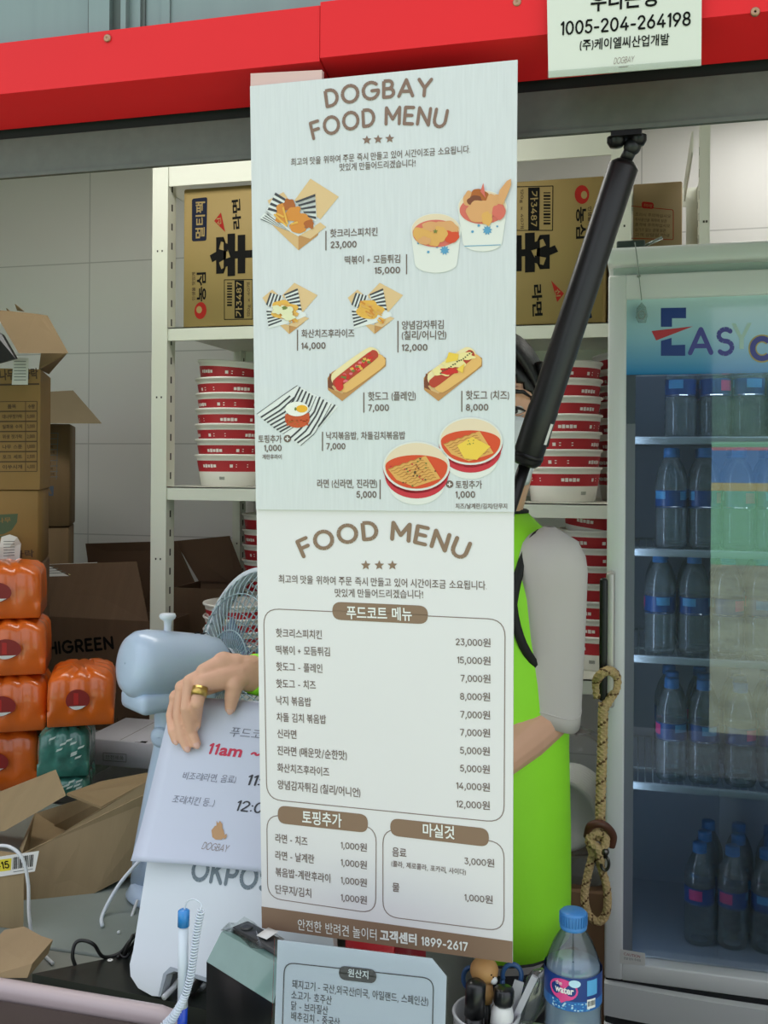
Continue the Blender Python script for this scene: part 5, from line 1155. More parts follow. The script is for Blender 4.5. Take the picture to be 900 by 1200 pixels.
# ================================================================== DESK FAN
M_fan = mat('fan_pale_blue', 'B9CBE2', .3, coat=.3); M_fanw = mat('fan_white', 'DCE3EC', .3); M_wireb = mat('guard_wire', '9CB2B8', .35)
FK = .9375; hc = at(200, 780, 1.50); SCL = Matrix.Scale(FK, 4)
FH = math.radians(36)
fax = V((math.sin(FH), math.cos(FH), 0)); fax = (fax + V((0, 0, -.17))).normalized()
fan = thing('desk_fan', 'pale blue desk fan seen from behind, its wire guard turned towards the boards', 'fan', (hc.x + .02, hc.y + .03, .7205))
Q = fax.to_track_quat('Z', 'Y').to_matrix().to_4x4(); MH = Matrix.Translation(hc) @ Q @ SCL
b = MB(); b.lathe([(.001, -.088), (.034, -.087), (.048, -.082), (.057, -.070), (.0605, -.052), (.061, -.02), (.060, .05), (.056, .085), (.044, .10), (.001, .101)], MH, M_fan, 40)
b.build('motor_housing', M_fan, fan)
b = MB(); dn = V((0, 0, -1)); b.rbox((-.047, -.076, -.072), (.047, .07, -.035), .012, M_fan, Matrix.Translation(hc) @ Matrix.Rotation(-FH, 4, 'Z') @ SCL, 3); b.build('neck_joint', M_fan, fan)
b = MB(); kb = at(198, 742, 1.50); b.lathe([(.007, 0), (.006, .012), (.0065, .022), (.0125, .026), (.014, .03), (.0125, .034), (.001, .035)], Matrix.Translation((kb.x, kb.y - .005, hc.z + .057 * FK)), M_fanw, 18); b.build('oscillation_knob', M_fanw, fan)
b = MB()
for k in range(2):
    q = hc + fax * (.046 + k * .013) + V((0, 0, .0570)); b.box((q.x - .002, q.y - .012, q.z - .001), (q.x + .003, q.y + .012, q.z + .0005), M_ink)
b.build('switch_marks', M_ink, fan)
gc = hc + fax * .185 * FK; GR = .190; MG = Matrix.Translation(gc) @ Q @ SCL
b = MB(); b.lathe([(GR - .004, -.016), (GR + .004, -.017), (GR + .0055, 0), (GR + .004, .017), (GR - .004, .016), (GR - .005, 0), (GR - .004, -.016)], MG, M_fanw, 64); b.build('guard_rim', M_fanw, fan)
b = MB()
for k in range(54):
    a0 = 2 * PI * k / 54; rr_ = [(.035, -.068), (.07, -.068), (.12, -.060), (.158, -.044), (.182, -.022), (GR - .002, -.005)]
    b.tube([MG @ V((r * math.cos(a0 + .35 * (1 - r / GR)), r * math.sin(a0 + .35 * (1 - r / GR)), z)) for r, z in rr_], .0011, M_wireb, 5, cap=False)
for r, z in ((.07, -.069), (.14, -.053)): b.tube([MG @ V((r * math.cos(2 * PI * k / 48), r * math.sin(2 * PI * k / 48), z)) for k in range(48)], .0013, M_wireb, 5, True)
b.lathe([(.038, -.075), (.038, -.055), (.001, -.055)], MG, M_fanw, 24); b.build('rear_guard', M_wireb, fan)
b = MB()
for k in range(54):
    a0 = 2 * PI * k / 54; b.tube([MG @ V((r * math.cos(a0 + .3 * (1 - r / GR)), r * math.sin(a0 + .3 * (1 - r / GR)), z)) for r, z in ((.03, .05), (.08, .048), (.13, .038), (.172, .02), (GR - .002, .005))], .0011, M_wireb, 5, cap=False)
b.lathe([(.001, .056), (.028, .055), (.032, .048), (.001, .047)], MG, M_fan, 24)
for r, z in ((.08, .0495), (.14, .0355)): b.tube([MG @ V((r * math.cos(2 * PI * k / 48), r * math.sin(2 * PI * k / 48), z)) for k in range(48)], .0013, M_wireb, 5, True)
b.build('front_guard', M_wireb, fan)
b = MB(); b.lathe([(.001, -.03), (.026, -.03), (.028, .02), (.02, .032), (.001, .034)], MG, M_fan, 24); b.tube([hc + fax * .092, gc - fax * .028], .007, M_fan, 12); b.build('hub', M_fan, fan)
M_blade = clear_mat('fan_blade', 'C6DAEE', .2, .03, .05, .25)
for k in range(3):
    b = MB(); r_o = []; a0 = 2 * PI * k / 3
    top = []; 
    for j in range(9):
        t = j / 8; r = .026 + .135 * t; w2 = .42 * (1 - .25 * t); rowp = []
        for i in range(7):
            u = i / 6 * 2 - 1; an = a0 + u * w2 + t * .25; rowp.append(MG @ V((r * math.cos(an), r * math.sin(an), u * .014 * (1 - .3 * t))))
        top.append(rowp)
    vs = [p for r in top for p in r]; n = len(vs); vs += [p + fax * .0018 for p in vs]; fs = []
    for j in range(8):
        for i in range(6): q = (j * 7 + i, j * 7 + i + 1, (j + 1) * 7 + i + 1, (j + 1) * 7 + i); fs.append(q); fs.append(tuple(n + x for x in reversed(q)))
    edge = [i for i in range(7)] + [j * 7 + 6 for j in range(1, 9)] + [8 * 7 + i for i in range(5, -1, -1)] + [j * 7 for j in range(7, 0, -1)]
    for x, y in zip(edge, edge[1:] + edge[:1]): fs.append((x, y, n + y, n + x))
    b.mesh(vs, fs, M_blade, True); b.build('blade', M_blade, fan)
b = MB(); px_, py_ = hc.x - .004, hc.y
def oval(cx, cy, z, rx, ry, n=24): return [V((cx + rx * math.cos(2 * PI * k / n), cy + ry * math.sin(2 * PI * k / n), z)) for k in range(n)]
b.rings([oval(px_, py_, hc.z - .045, .022, .02), oval(px_, py_, hc.z - .08, .024, .02), oval(px_ + .002, py_, hc.z - .13, .026, .021), oval(px_ - .006, py_, hc.z - .2, .033, .023), oval(px_ - .022, py_ + .005, .80, .041, .026), oval(px_ - .026, py_ + .005, .745, .043, .028)], M_fan); b.build('stand_column', M_fan, fan)
b = MB(); q = at(193, 865, 1.50 - .024); b.lathe([(.016, 0), (.017, .004), (.012, .007), (.001, .0072)], Matrix.Translation((px_ - .004, py_ - .018, q.z)) @ Matrix.Rotation(PI / 2, 4, 'X'), M_fan, 24); b.build('tilt_screw', M_fan, fan)
b = MB(); b.rings([oval(px_ - .012, py_ + .015, .7206, .062, .060, 40), oval(px_ - .012, py_ + .015, .726, .065, .063, 40), oval(px_ - .012, py_ + .015, .738, .058, .056, 40), oval(px_ - .02, py_ + .008, .748, .046, .034, 40)], M_fan); b.build('base', M_fan, fan)
b = MB(); b.tube(ropepath([(px_ - .03, py_ - .022, .80), (px_ - .06, py_ - .05, .76), (px_ - .07, py_ - .085, .7245), (px_ - .05, py_ - .12, .7240)], 8), .0032, M_fanw, 8); b.build('power_cord', M_fanw, fan)
# ================================================================== TILL TERMINAL with the hours notice
TY1, TY0 = 1.325, 1.160
def tz(py): return py
zt1 = at(250, 815, TY1).z
TS = Surf((0, TY0, .756), V((0, -(zt1 - .756), (TY1 - TY0))).normalized(), (1, 0, 0))
M_till = mat('till_white', 'D9DFE6', .35, coat=.15); M_tillb = mat('till_black', '141517', .3)
tm = thing('till_terminal', 'white till terminal seen from behind with grey lettering on its stand', 'till', (TS.pt(270, 1150).x, TY0 + .03, .7205))
def tw(x, y, d=0.): return Surf(TS.O + TS.n * d, TS.n, TS.ex).pt(x, y)
outl = [(203, 815), (372, 826), (396, 1182), (390, 1196), (362, 1198), (352, 1180), (340, 1166), (246, 1152), (205, 1138), (196, 1142), (189, 1168), (178, 1168), (162, 1158), (153, 1144), (152, 1130), (156, 1114)]
q = [tw(*p) for p in outl]
for p in q: p.z = max(p.z, .7575)
b = MB(); b.prism(q, -TS.n * .018, M_till); b.build('back_cover', M_till, tm)
b = MB(); o = [(196, 1142), (189, 1168), (186, 1168), (192, 1141), (200, 1133), (246, 1147), (246, 1152), (205, 1138)]; b.prism([tw(*p, .0004) for p in o], TS.n * .002, mat('till_trim', '9AA3AC', .4)); b.build('cutout_trim', None, tm)
b = MB(); TS.text(b, 'OKPOS', 222, 1032, 316, 1047, 29, mat('till_grey_print', '6E7C86', .4), .04, .0006); b.build('printed_mark', None, tm)
b = MB(); A_, B_ = tw(216, 838, -.022), tw(370, 846, -.022); C_, D_ = tw(376, 1010, -.022), tw(190, 1010, -.022)
b.prism([A_, B_, C_, D_], -TS.n * .022, M_tillb); b.build('screen', M_tillb, tm)
b = MB(); b.rbox((tw(255, 1000).x, 1.20, .7556), (tw(330, 1000).x, 1.285, .768), .004, M_till); b.rbox((tw(275, 1000).x, 1.262, .767), (tw(315, 1000).x, 1.276, .93), .004, M_till); b.build('stand_foot', M_till, tm)
# paper notice held over the terminal
PZ = .0075
pn = [[(203, 816), (260, 820), (320, 825), (368, 829)], [(189, 872), (250, 877), (318, 882), (370, 886)], [(175, 930), (240, 936), (314, 942), (372, 946)], [(162, 980), (228, 988), (310, 995), (374, 999)], [(153, 1009), (222, 1013), (306, 1022), (376, 1028)]]
dd_ = [[.004, .004, .004, .004], [.006, .006, .006, .006], [.011, .009, .007, .006], [.020, .014, .010, .008], [.030, .019, .012, .009]]
M_notice = mat('notice_paper', 'CBD0E2', .5); nv_ = thing('hours_notice', 'white paper notice of opening hours held over the till under the hand', 'paper', tw(250, 1010, .03))
def bez(row, d_, u):
    k = min(2, int(u * 3)); t = u * 3 - k; a, c = row[k], row[k + 1]; return (a[0] + (c[0] - a[0]) * t, a[1] + (c[1] - a[1]) * t, d_[k] + (d_[k + 1] - d_[k]) * t)
grid = []
for j in range(17):
    v = j / 16 * 4; k = min(3, int(v)); t = v - k; rowv = []
    for i in range(13):
        a, c = bez(pn[k], dd_[k], i / 12), bez(pn[k + 1], dd_[k + 1], i / 12); rowv.append(tw(a[0] + (c[0] - a[0]) * t, a[1] + (c[1] - a[1]) * t, a[2] + (c[2] - a[2]) * t))
    grid.append(rowv)
def sheet(mb, grid, nrm, th, mt):
    R_, C_ = len(grid), len(grid[0]); vs = [p for r in grid for p in r]; n = len(vs); vs = vs + [p - nrm * th for p in vs]; fs = []
    for j in range(R_ - 1):
        for i in range(C_ - 1): q = (j * C_ + i, (j + 1) * C_ + i, (j + 1) * C_ + i + 1, j * C_ + i + 1); fs.append(q); fs.append(tuple(n + x for x in reversed(q)))
    e = [i for i in range(C_)] + [j * C_ + C_ - 1 for j in range(1, R_)] + [(R_ - 1) * C_ + i for i in range(C_ - 2, -1, -1)] + [j * C_ for j in range(R_ - 2, 0, -1)]
    for x, y in zip(e, e[1:] + e[:1]): fs.append((y, x, n + x, n + y))
    mb.mesh(vs, fs, mt, True)
b = MB(); sheet(b, grid, TS.n, .0006, M_notice); b.build('paper_sheet', M_notice, nv_)
class PaperSurf(Surf):   # print that follows the curl of the sheet
    def w(s, uv, d=0.):
        p = TS.w(uv, 0); best = None
        dirn = p - CAM; dirn.normalize()
        # height of the sheet above the terminal plane at this place
        v = (uv - s.o0); t = max(0, min(1, v.y / s.H)); u = max(0, min(1, v.x / s.Wd + .5))
        return None
def sheet_at(px, py, lift):
    # find the sheet point on this line of sight by marching its grid
    best = None
    for j in range(16):
        for i in range(12):
            a, c, e, g = grid[j][i], grid[j][i + 1], grid[j + 1][i + 1], grid[j + 1][i]
            d = ray(px, py); n = (c - a).cross(g - a)
            if abs(d.dot(n)) < 1e-12: continue
            t = (a - CAM).dot(n) / d.dot(n); p = CAM + d * t
            e1, e2 = c - a, g - a; q = p - a; d11, d12, d22 = e1.dot(e1), e1.dot(e2), e2.dot(e2); q1, q2 = q.dot(e1), q.dot(e2); det = d11 * d22 - d12 * d12
            u, v = (q1 * d22 - q2 * d12) / det, (q2 * d11 - q1 * d12) / det
            sc = max(0, -u, u - 1) + max(0, -v, v - 1)
            if best is None or sc < best[0]: best = (sc, p)
    return best[1] + TS.n * lift
def ptext(mb, body, x0, y0, x1, y1, h, mt, bold=0., shear=0.):
    vs, fs = glyphs(body, bold); xa = min(v[0] for v in vs); xb = max(v[0] for v in vs); ya = min(v[1] for v in vs); yb_ = max(v[1] for v in vs)
    ln = math.hypot(x1 - x0, y1 - y0); ux, uy = (x1 - x0) / ln, (y1 - y0) / ln
    A_ = sheet_at(x0, y0, .0006); B_ = sheet_at(x1, y1, .0006); Cc = sheet_at(x0 + uy * h + ux * shear * h, y0 - ux * h + uy * shear * h, .0006); ex_, ey_ = B_ - A_, Cc - A_
    mb.mesh([A_ + ex_ * ((x - xa) / (xb - xa)) + ey_ * ((y - ya) / (yb_ - ya)) + TS.n * dz_ for x, y, dz_ in vs], fs, mt)
M_nred = mat('notice_red', 'C8284A', .5); M_ngrey = mat('notice_grey', '7A7C8C', .5); M_nink = mat('notice_ink', '2C2C36', .5); M_dog = mat('dog_tan', 'C09468', .5)
b = MB(); ptext(b, '푸드코트', 268, 863, 318, 868, 11, M_ngrey, .0, .25); ptext(b, '11am ~', 242, 884, 303, 890, 14, M_nred, .03, .25); ptext(b, '비조리(라면, 음료)', 213, 914, 275, 919, 10, M_ngrey, .0, .25); ptext(b, '11:00', 288, 920, 330, 924, 13, M_nink, .012, .25); ptext(b, '조리(치킨 등...)', 201, 941, 250, 946, 10, M_ngrey, 0., .25); ptext(b, '12:00', 275, 950, 318, 955, 13, M_nink, .012, .25)
ptext(b, 'DOGBAY', 236, 995, 266, 999, 9, mat('dog_mark', '8C7C74', .5), -.01, .3)
def pblob(pts, mt, lift=.0009): b.face([sheet_at(x, y, lift) for x, y in pts], mt)
pblob([(249, 981), (248, 973), (252, 968), (257, 967), (262, 972), (264, 980), (260, 984), (253, 984)], M_dog); pblob([(254, 969), (254, 962), (256, 965), (258, 962), (261, 966), (261, 971), (257, 973)], M_dog, .0012); pblob([(262, 980), (266, 977), (266, 981), (263, 984)], M_dog, .0012)
b.build('lettering_print', M_nink, nv_)
# ================================================================== COUNTER CLUTTER
# flat cash drawer turned at an angle
A_ = onz(34, 1142, .755); e1 = (onz(150, 1118, .755) - A_); e1.z = 0; e1.normalize(); n1 = V((e1.y, -e1.x, 0))
cdw = thing('cash_drawer', 'flat black cash drawer lying askew beside the till', 'drawer', A_ + e1 * .12 + n1 * .06 - V((0, 0, .0345)))
M_drw = mat('drawer_black', '1B1E1C', .35, coat=.1)
b = MB(); fE = onz(188, 1171, .755); c4 = [A_ + e1 * .004, A_ + e1 * .155, V((-.34, 1.293, .755)), V((-.34, 1.14, .755)), V((-.50, fE.y - .012, .755)), fE]
b.prism([p - V((0, 0, .0345)) for p in c4], (0, 0, .0345), M_drw); b.build('drawer_body', M_drw, cdw)
b = MB(); q = onz(129, 1125, .7553); b.lathe([(.004, 0), (.003, .0006), (.001, .0007)], Matrix.Translation(q), M_paper, 14); b.build('screw_cap', M_paper, cdw)
# cables
def cable(name, label, pts, r, mt, cat='cable'):
    return MB().tube(ropepath(pts, 10), r, mt, 8).build(name, mt, None, label, cat)
M_cabw = mat('cable_white', 'D2D4D8', .4); M_cabk = mat('cable_black', '141414', .4)
cable('white_cable', 'white cable arching down past the barcode label on the left', [at(-14, 992, 1.275), at(10, 992, 1.27), at(26, 1006, 1.27), at(33, 1035, 1.272), at(34, 1070, 1.275), at(38, 1095, 1.28), at(48, 1115, 1.285), V((onz(62, 1129, .7235).x, onz(62, 1129, .7235).y, .7235))], .0026, M_cabw)
kz = .7585
cable('black_cable', 'black cable looping over the flat cash drawer', [onz(88, 1131, kz), at(85, 1120, 1.20), at(88, 1106, 1.205), at(97, 1102, 1.21), at(110, 1107, 1.215), onz(121, 1121, kz), onz(140, 1117, kz), at(152, 1103, 1.25), at(164, 1090, 1.27), at(172, 1084, 1.275)], .0026, M_cabk)
cable('black_cable', 'tangled black cables bunched at the foot of the till stand', [onz(138, 1122, kz), onz(148, 1112, kz), at(156, 1096, 1.24), at(152, 1104, 1.225), onz(146, 1118, kz), at(160, 1101, 1.235), at(166, 1092, 1.25), onz(150, 1120, kz), onz(140, 1119, kz)], .0024, M_cabk)
cable('white_cable', 'white cable hanging beside the fan column behind the till', [at(161, 1055, 1.45), at(154, 1075, 1.43), at(147, 1095, 1.41), at(141, 1112, 1.39), V((at(139, 1118, 1.37).x, 1.37, .7235))], .0026, M_cabw)
cable('white_cable', 'white cables curling under the cutout of the till stand', [onz(192, 1169, .7605), onz(203, 1158, .7620), at(214, 1146, 1.20), onz(226, 1150, .7635), onz(240, 1156, .7605)], .0038, M_cabw)
cable('black_cable', 'short black cable and plug under the till cutout by the printer', [onz(222, 1165, .7625), onz(229, 1156, .7635), at(238, 1146, 1.20), onz(246, 1148, .7625)], .0052, M_cabk)
# pen on a coiled holder
pen = thing('pen', 'white ballpoint pen with blue cap standing upright by its coiled holder', 'pen', at(213, 1214, 1.035))
M_penb = mat('pen_blue', '1C46C0', .3, coat=.3); M_penc = mat('pen_cap_blue', '2E86D0', .25, coat=.4); M_penw = mat('pen_white', 'D6DEEA', .3)
PY_ = 1.035; pa, pbm, pc = at(215.5, 1066, PY_), at(215, 1085, PY_), at(214, 1180, PY_); pz_ = V((pc.x - .001, PY_, .7846)); r_ = .0058
b = MB(); b.tube([pbm, pc], r_, M_penw, 18); b.build('barrel', M_penw, pen); b = MB(); b.tube([pc, pc.lerp(pz_, .4), pc.lerp(pz_, .85), pz_], [r_, r_, r_ * .9, .002], M_penb, 18); b.build('grip', M_penb, pen)
b = MB(); b.tube([pa, pa.lerp(pbm, .08), pbm], [.005, .0068, .0068], M_penc, 18); b.build('end_cap', M_penc, pen)
hol = thing('pen_coil', 'white coiled plastic pen cord rising from the counter beside the pen', 'pen holder', V((at(186, 1205, 1.03).x, 1.01, .7842)))
CYL = 1.03
axp = ropepath([V((at(186, 1205, CYL).x, CYL - .02, .7895)), at(193, 1203, CYL), at(203, 1192, CYL), at(214, 1173, CYL), at(222, 1150, CYL), at(227, 1120, CYL), at(231, 1090, CYL), at(236, 1066, CYL)], 12)
L_ = [0.]
for p, q in zip(axp, axp[1:]): L_.append(L_[-1] + (q - p).length)
pts = []; tot = L_[-1]; nn = 1100
for k in range(nn):
    d = tot * k / nn; j = next(i for i in range(len(L_) - 1) if L_[i + 1] >= d); f_ = (d - L_[j]) / (L_[j + 1] - L_[j]); p = axp[j].lerp(axp[j + 1], f_); t = (axp[j + 1] - axp[j]).normalized(); u = (V((0, 1, 0)) - t * t.y).normalized(); v = t.cross(u); a = d / .0034 * 2 * PI; rr_ = .0036 + .0022 * max(0, 1 - d / tot * 2.2)
    pts.append(p + (u * math.cos(a) + v * math.sin(a)) * rr_)
b = MB(); b.tube(pts, .0011, M_penw, 5); b.tube(axp[:40], .0042, M_penw, 10); b.build('coil', M_penw, hol)
b = MB(); b.tube(ropepath([pts[-1], at(236, 1060, CYL), at(228, 1054, CYL), at(220, 1056, CYL + .003), at(216, 1066, PY_)], 8), .0009, M_penw, 6); b.build('cord_end', M_penw, hol)
b = MB(); q = at(184, 1210, CYL - .02); b.lathe([(.016, 0), (.016, .003), (.009, .006), (.001, .0065)], Matrix.Translation((q.x, CYL - .02, .7842)), M_penw, 24); b.build('holder_foot', M_penw, hol)
# receipt printer
def PZt(px, py, z): return onz(px, py, z)
pr_ = thing('receipt_printer', 'black receipt printer with peeling protective film, in front of the till', 'printer', (-.45, 1.17, .7205))
M_prk = mat('printer_black', '121416', .3, coat=.2); M_prf = mat('printer_film', '74908A', .18, coat=.5, var=.12, vscale=14); M_prd = mat('printer_lid', '26282B', .35)
zr_, zk = .874, .841
fA, fB = onz(242, 1127, zk), onz(320, 1176, zk)
ex = fB - fA; ex.z = 0; ln_ = ex.length; ex.normalize(); ey = V((-ex.y, ex.x, 0)); ey = ey if ey.y > 0 else -ey
def L3(u, v, z): return fA + ex * u + ey * v + V((0, 0, z - zk))
dp = .060
b = MB(); prof = [(0, .7206), (0, zk), (.0, zk)]
b.hexa([L3(0, 0, .7206), L3(ln_, 0, .7206), L3(ln_, dp, .7206), L3(0, dp, .7206), L3(0, 0, zk), L3(ln_, 0, zk), L3(ln_, dp, zk), L3(0, dp, zk)], M_prk); b.build('body', M_prk, pr_)
b = MB(); b.hexa([L3(0, 0, zk + .0002), L3(ln_, 0, zk + .0002), L3(ln_, dp, zk + .0002), L3(0, dp, zk + .0002), L3(.006, .018, zr_), L3(ln_ - .004, .018, zr_), L3(ln_ - .004, dp - .006, zr_), L3(.006, dp - .006, zr_)], M_prf); b.build('film_band', M_prf, pr_)
b = MB(); b.rbox((0, 0, 0), (ln_ - .022, dp - .034, .006), .003, M_prd, Matrix.Translation(L3(.014, .026, zr_ + .0003)) @ Matrix.Rotation(math.atan2(ex.y, ex.x), 4, 'Z')); b.build('lid', M_prd, pr_)
b = MB(); b.lathe([(.008, 0), (.008, .0012), (.005, .0014), (.001, .001)], Matrix.Translation(L3(.03, .038, zr_ + .0066)), M_prk, 20); b.build('feed_button', M_prk, pr_)
b = MB(); cr = [[L3(.004 + .02 * i, .018 + .012 * j, zr_ + .001 + .006 * abs(math.sin(i * 2.1 + j * 1.7))) for i in range(5)] for j in range(4)]; sheet(b, cr, V((0, 0, 1)), .0004, M_clrf); b.build('loose_film', M_clrf, pr_)
b = MB(); sheet(b, [[L3(ln_ * .42 + .010 * i, .034 + .006 * j, zr_ + .0068 + .0012 * j + .001 * i) for i in range(3)] for j in range(4)], V((0, 0, 1)), .0003, M_paper); b.build('receipt_paper', M_paper, pr_)
# origin notice in an acrylic stand
OS = Surf((0, 1.012, .80), V((0, -1, .10)).normalized(), (1, 0, 0)); M_acr = clear_mat('acrylic', 'F4F7FA', .12, .015, .03, .0); M_op = mat('origin_paper', 'D3D5DC', .5); M_pill = mat('origin_heading', '4C4448', .5)
og = thing('origin_notice', 'printed ingredient origin notice in a clear acrylic stand below the boards', 'sign', (OS.pt(425, 1180).x, 1.02, .7206))
oc = [(325, 1102), (506, 1124), (523, 1145), (518, 1330), (318, 1298)]
b = MB(); b.prism([OS.pt(x, y, -.001) for x, y in oc], -OS.n * .0012, M_op); b.build('paper_insert', M_op, og)
b = MB(); b.prism([OS.pt(*p, .0012) for p in ((322.5, 1099), (508, 1121.5), (526, 1143), (521, 1334), (316, 1301))], OS.n * .0014, M_acr); b.build('acrylic_front', M_acr, og)
bq = [OS.pt(316, 1300, -.003), OS.pt(521, 1333, -.003)]; b = MB(); b.box((bq[0].x, bq[0].y - .002, .7206), (bq[1].x, bq[0].y + .02, .724), M_acr); b.hexa([V((bq[0].x, bq[0].y + .014, .724)), V((bq[1].x, bq[0].y + .014, .724)), V((bq[1].x, bq[0].y + .017, .724)), V((bq[0].x, bq[0].y + .017, .724)), OS.pt(330, 1150, -.0035), OS.pt(515, 1160, -.0035), OS.pt(515, 1160, -.0055), OS.pt(330, 1150, -.0055)], M_acr); b.build('acrylic_base', M_acr, og)
b = MB(); OS.rline(b, [(333, 1128), (508, 1147), (504, 1315), (328, 1288)], .012, .0011, M_pill, -.0004); OS.rfill(b, [(397, 1131.5), (441, 1136.5), (441, 1153), (397, 1148)], .008, M_pill, -.0002); OS.text(b, '원산지', 407.5, 1144.5, 431.5, 1147.5, 9.5, M_wt, .015, .0000)
for tx, x0, y0, x1, y1, h in (('돼지고기 - 국산,외국산(미국, 아일랜드, 스페인산)', 342, 1159, 501.5, 1180.5, 11), ('소고기- 호주산', 341, 1171, 388.5, 1178, 10.5), ('닭 - 브라질산', 341, 1183.6, 384, 1190, 10.5), ('배추김치 - 중국산', 341, 1196, 398, 1204, 10.5)): OS.text(b, tx, x0, y0, x1, y1, h, M_pill, .004, -.0004)
b.build('lettering_print', M_pill, og)
# red carton behind it
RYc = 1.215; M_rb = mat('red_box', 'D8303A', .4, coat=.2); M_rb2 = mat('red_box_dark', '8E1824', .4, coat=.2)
x0, x1 = X_(404, RYc, 1130), X_(525.5, RYc, 1130); t = thing('red_box', 'red carton standing behind the origin notice under the boards', 'box', ((x0 + x1) / 2, RYc + .03, .7206)); z1 = Z_(450, 1088, RYc)
xm_ = X_(462, RYc, 1130)
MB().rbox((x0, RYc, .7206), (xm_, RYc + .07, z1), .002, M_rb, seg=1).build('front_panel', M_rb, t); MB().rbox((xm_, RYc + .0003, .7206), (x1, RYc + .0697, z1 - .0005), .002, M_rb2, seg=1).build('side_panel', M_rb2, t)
# pen cup and what stands in it
CYY = 1.165; cu = at(570, 1186, CYY); crad = .0395; cupz = .7206; cuph = cu.z - cupz
cp = thing('pen_cup', 'white perforated pen cup crowded with pens and scissors', 'cup', (cu.x, CYY, cupz)); M_cup = mat('cup_white', 'C9CACB', .5); M_hole = mat('cup_hole', '4A4A4C', .7)
b = MB(); Mc = Matrix.Translation((cu.x, CYY, cupz)); b.lathe([(.001, .003), (crad - .006, .003), (crad - .003, cuph), (crad, cuph + .002), (crad + .0015, cuph), (crad, cuph - .004), (crad - .003, 0), (.001, 0)], Mc, M_cup, 36)
for j in range(6):
    for k in range(40):
        a = 2 * PI * (k + .5 * (j % 2)) / 40; z = cuph - .008 - j * .006; r = crad - .0001; c = V((cu.x + r * math.cos(a), CYY + r * math.sin(a), cupz + z)); tx = V((-math.sin(a), math.cos(a), 0)); b.face([c + tx * -.0016 + V((0, 0, 0)), c + V((0, 0, -.0016)), c + tx * .0016, c + V((0, 0, .0016))], M_hole)
b.build('cup_body', M_cup, cp)
def inb(px, py, y=CYY): return at(px, py, y)
fl_ = V((cu.x, CYY, cupz + .006))
def stick(name, label, cat, pxy0, pxy1, y0, y1, prof):   # prof: list (t, r, mat)
    a, c = at(*pxy0, y0), at(*pxy1, y1); return a, c
M_mk = mat('marker_black', '0E0E10', .35, coat=.3)
mkr = thing('marker_pen', 'fat black marker standing in the pen cup', 'pen', at(556, 1200, CYY - .012)); a, c = at(553, 1240, CYY - .016), at(558, 1149, CYY - .016)
b = MB(); dv = c - a; b.tube([a, a + dv * .55], .0105, M_mk, 20); b.build('barrel', M_mk, mkr); b = MB(); b.tube([a + dv * .55, a + dv * .56, a + dv * .96, c], [.0105, .0122, .0118, .007], M_mk, 20); b.build('cap', M_mk, mkr)
tp = thing('pen_topper', 'pen topped by a round tan animal head with black eye dots', 'pen', at(568, 1210, CYY + .008)); M_tan2 = mat('topper_tan', 'C9975E', .5)
hc2 = at(567.5, 1137, CYY + .010); b = MB(); b.ball(hc2, (.0172, .0165, .0155), M_tan2, seg=28, rg=16); b.tube([hc2 - V((0, 0, .012)), at(570, 1165, CYY + .008), at(571, 1175, CYY + .008)], [.010, .009, .006], M_tan2, 14); b.build('head', M_tan2, tp)
b = MB(); b.ball(hc2 + V((.0105, -.0125, .002)), .0011, M_ink, seg=8, rg=6); b.ball(hc2 + V((.0125, -.0112, -.001)), .001, M_ink, seg=8, rg=6); b.build('eye', M_ink, tp); b = MB(); b.ball(hc2 + V((.0125, -.008, -.0062)), (.0048, .0045, .005), M_wt, seg=12, rg=8); b.build('muzzle', M_wt, tp)
b = MB(); b.tube([at(571, 1175, CYY + .008), at(572, 1240, CYY + .006)], .004, M_mk, 10); b.build('barrel', M_mk, tp)
sc = thing('scissors', 'blue handled scissors standing in the pen cup, loops upward', 'scissors', at(590, 1215, CYY + .016)); M_sc = mat('scissor_blue', '2C5488', .35, coat=.2)
def loop(cx, cy, rx, ry, a0, a1, y): return [at(cx + rx * math.cos(a), cy + ry * math.sin(a), y) for a in [a0 + (a1 - a0) * k / 18 for k in range(19)]]
b = MB(); b.tube(loop(600, 1143, 11, 13, PI * .9, PI * 2.15, CYY + .018) + [at(611, 1160, CYY + .018), at(601, 1174, CYY + .018), at(594, 1182, CYY + .018)], .0030, M_sc, 10); b.tube([at(589, 1148, CYY + .018), at(588, 1160, CYY + .018), at(590, 1180, CYY + .018)], .0030, M_sc, 10); b.build('handle', M_sc, sc)
b = MB(); b.tube(loop(551, 1146, 8, 12, PI * .6, PI * 1.6, CYY + .022) + [at(556, 1135, CYY + .022)], .0030, M_sc, 10); b.tube([at(548, 1157, CYY + .022), at(556, 1180, CYY + .02)], .0030, M_sc, 10); b.build('handle', M_sc, sc)
b = MB(); b.prism([at(584, 1180, CYY + .02), at(594, 1180, CYY + .02), at(584, 1240, CYY + .012), at(578, 1240, CYY + .012)], (0, .002, 0), M_snap); b.prism([at(553, 1178, CYY + .024), at(560, 1178, CYY + .024), at(576, 1240, CYY + .015), at(571, 1240, CYY + .015)], (0, .002, 0), M_snap); b.build('blade', M_snap, sc)
wt_ = thing('correction_pen', 'white squeeze bottle with a black cap in the pen cup', 'bottle', at(588, 1215, CYY - .008)); a, c = at(584, 1235, CYY - .010), at(590, 1176, CYY - .010); dv = c - a
b = MB(); b.tube([a, a + dv * .8, a + dv * .95, c], [.0135, .0135, .011, .008], M_wt, 20); b.build('body', M_wt, wt_); b = MB(); b.tube([c, c + V((.0, 0, .003)), c + V((.001, 0, .017)), c + V((.001, 0, .019))], [.0115, .0125, .0118, .009], M_mk, 10); b.build('cap', M_mk, wt_)
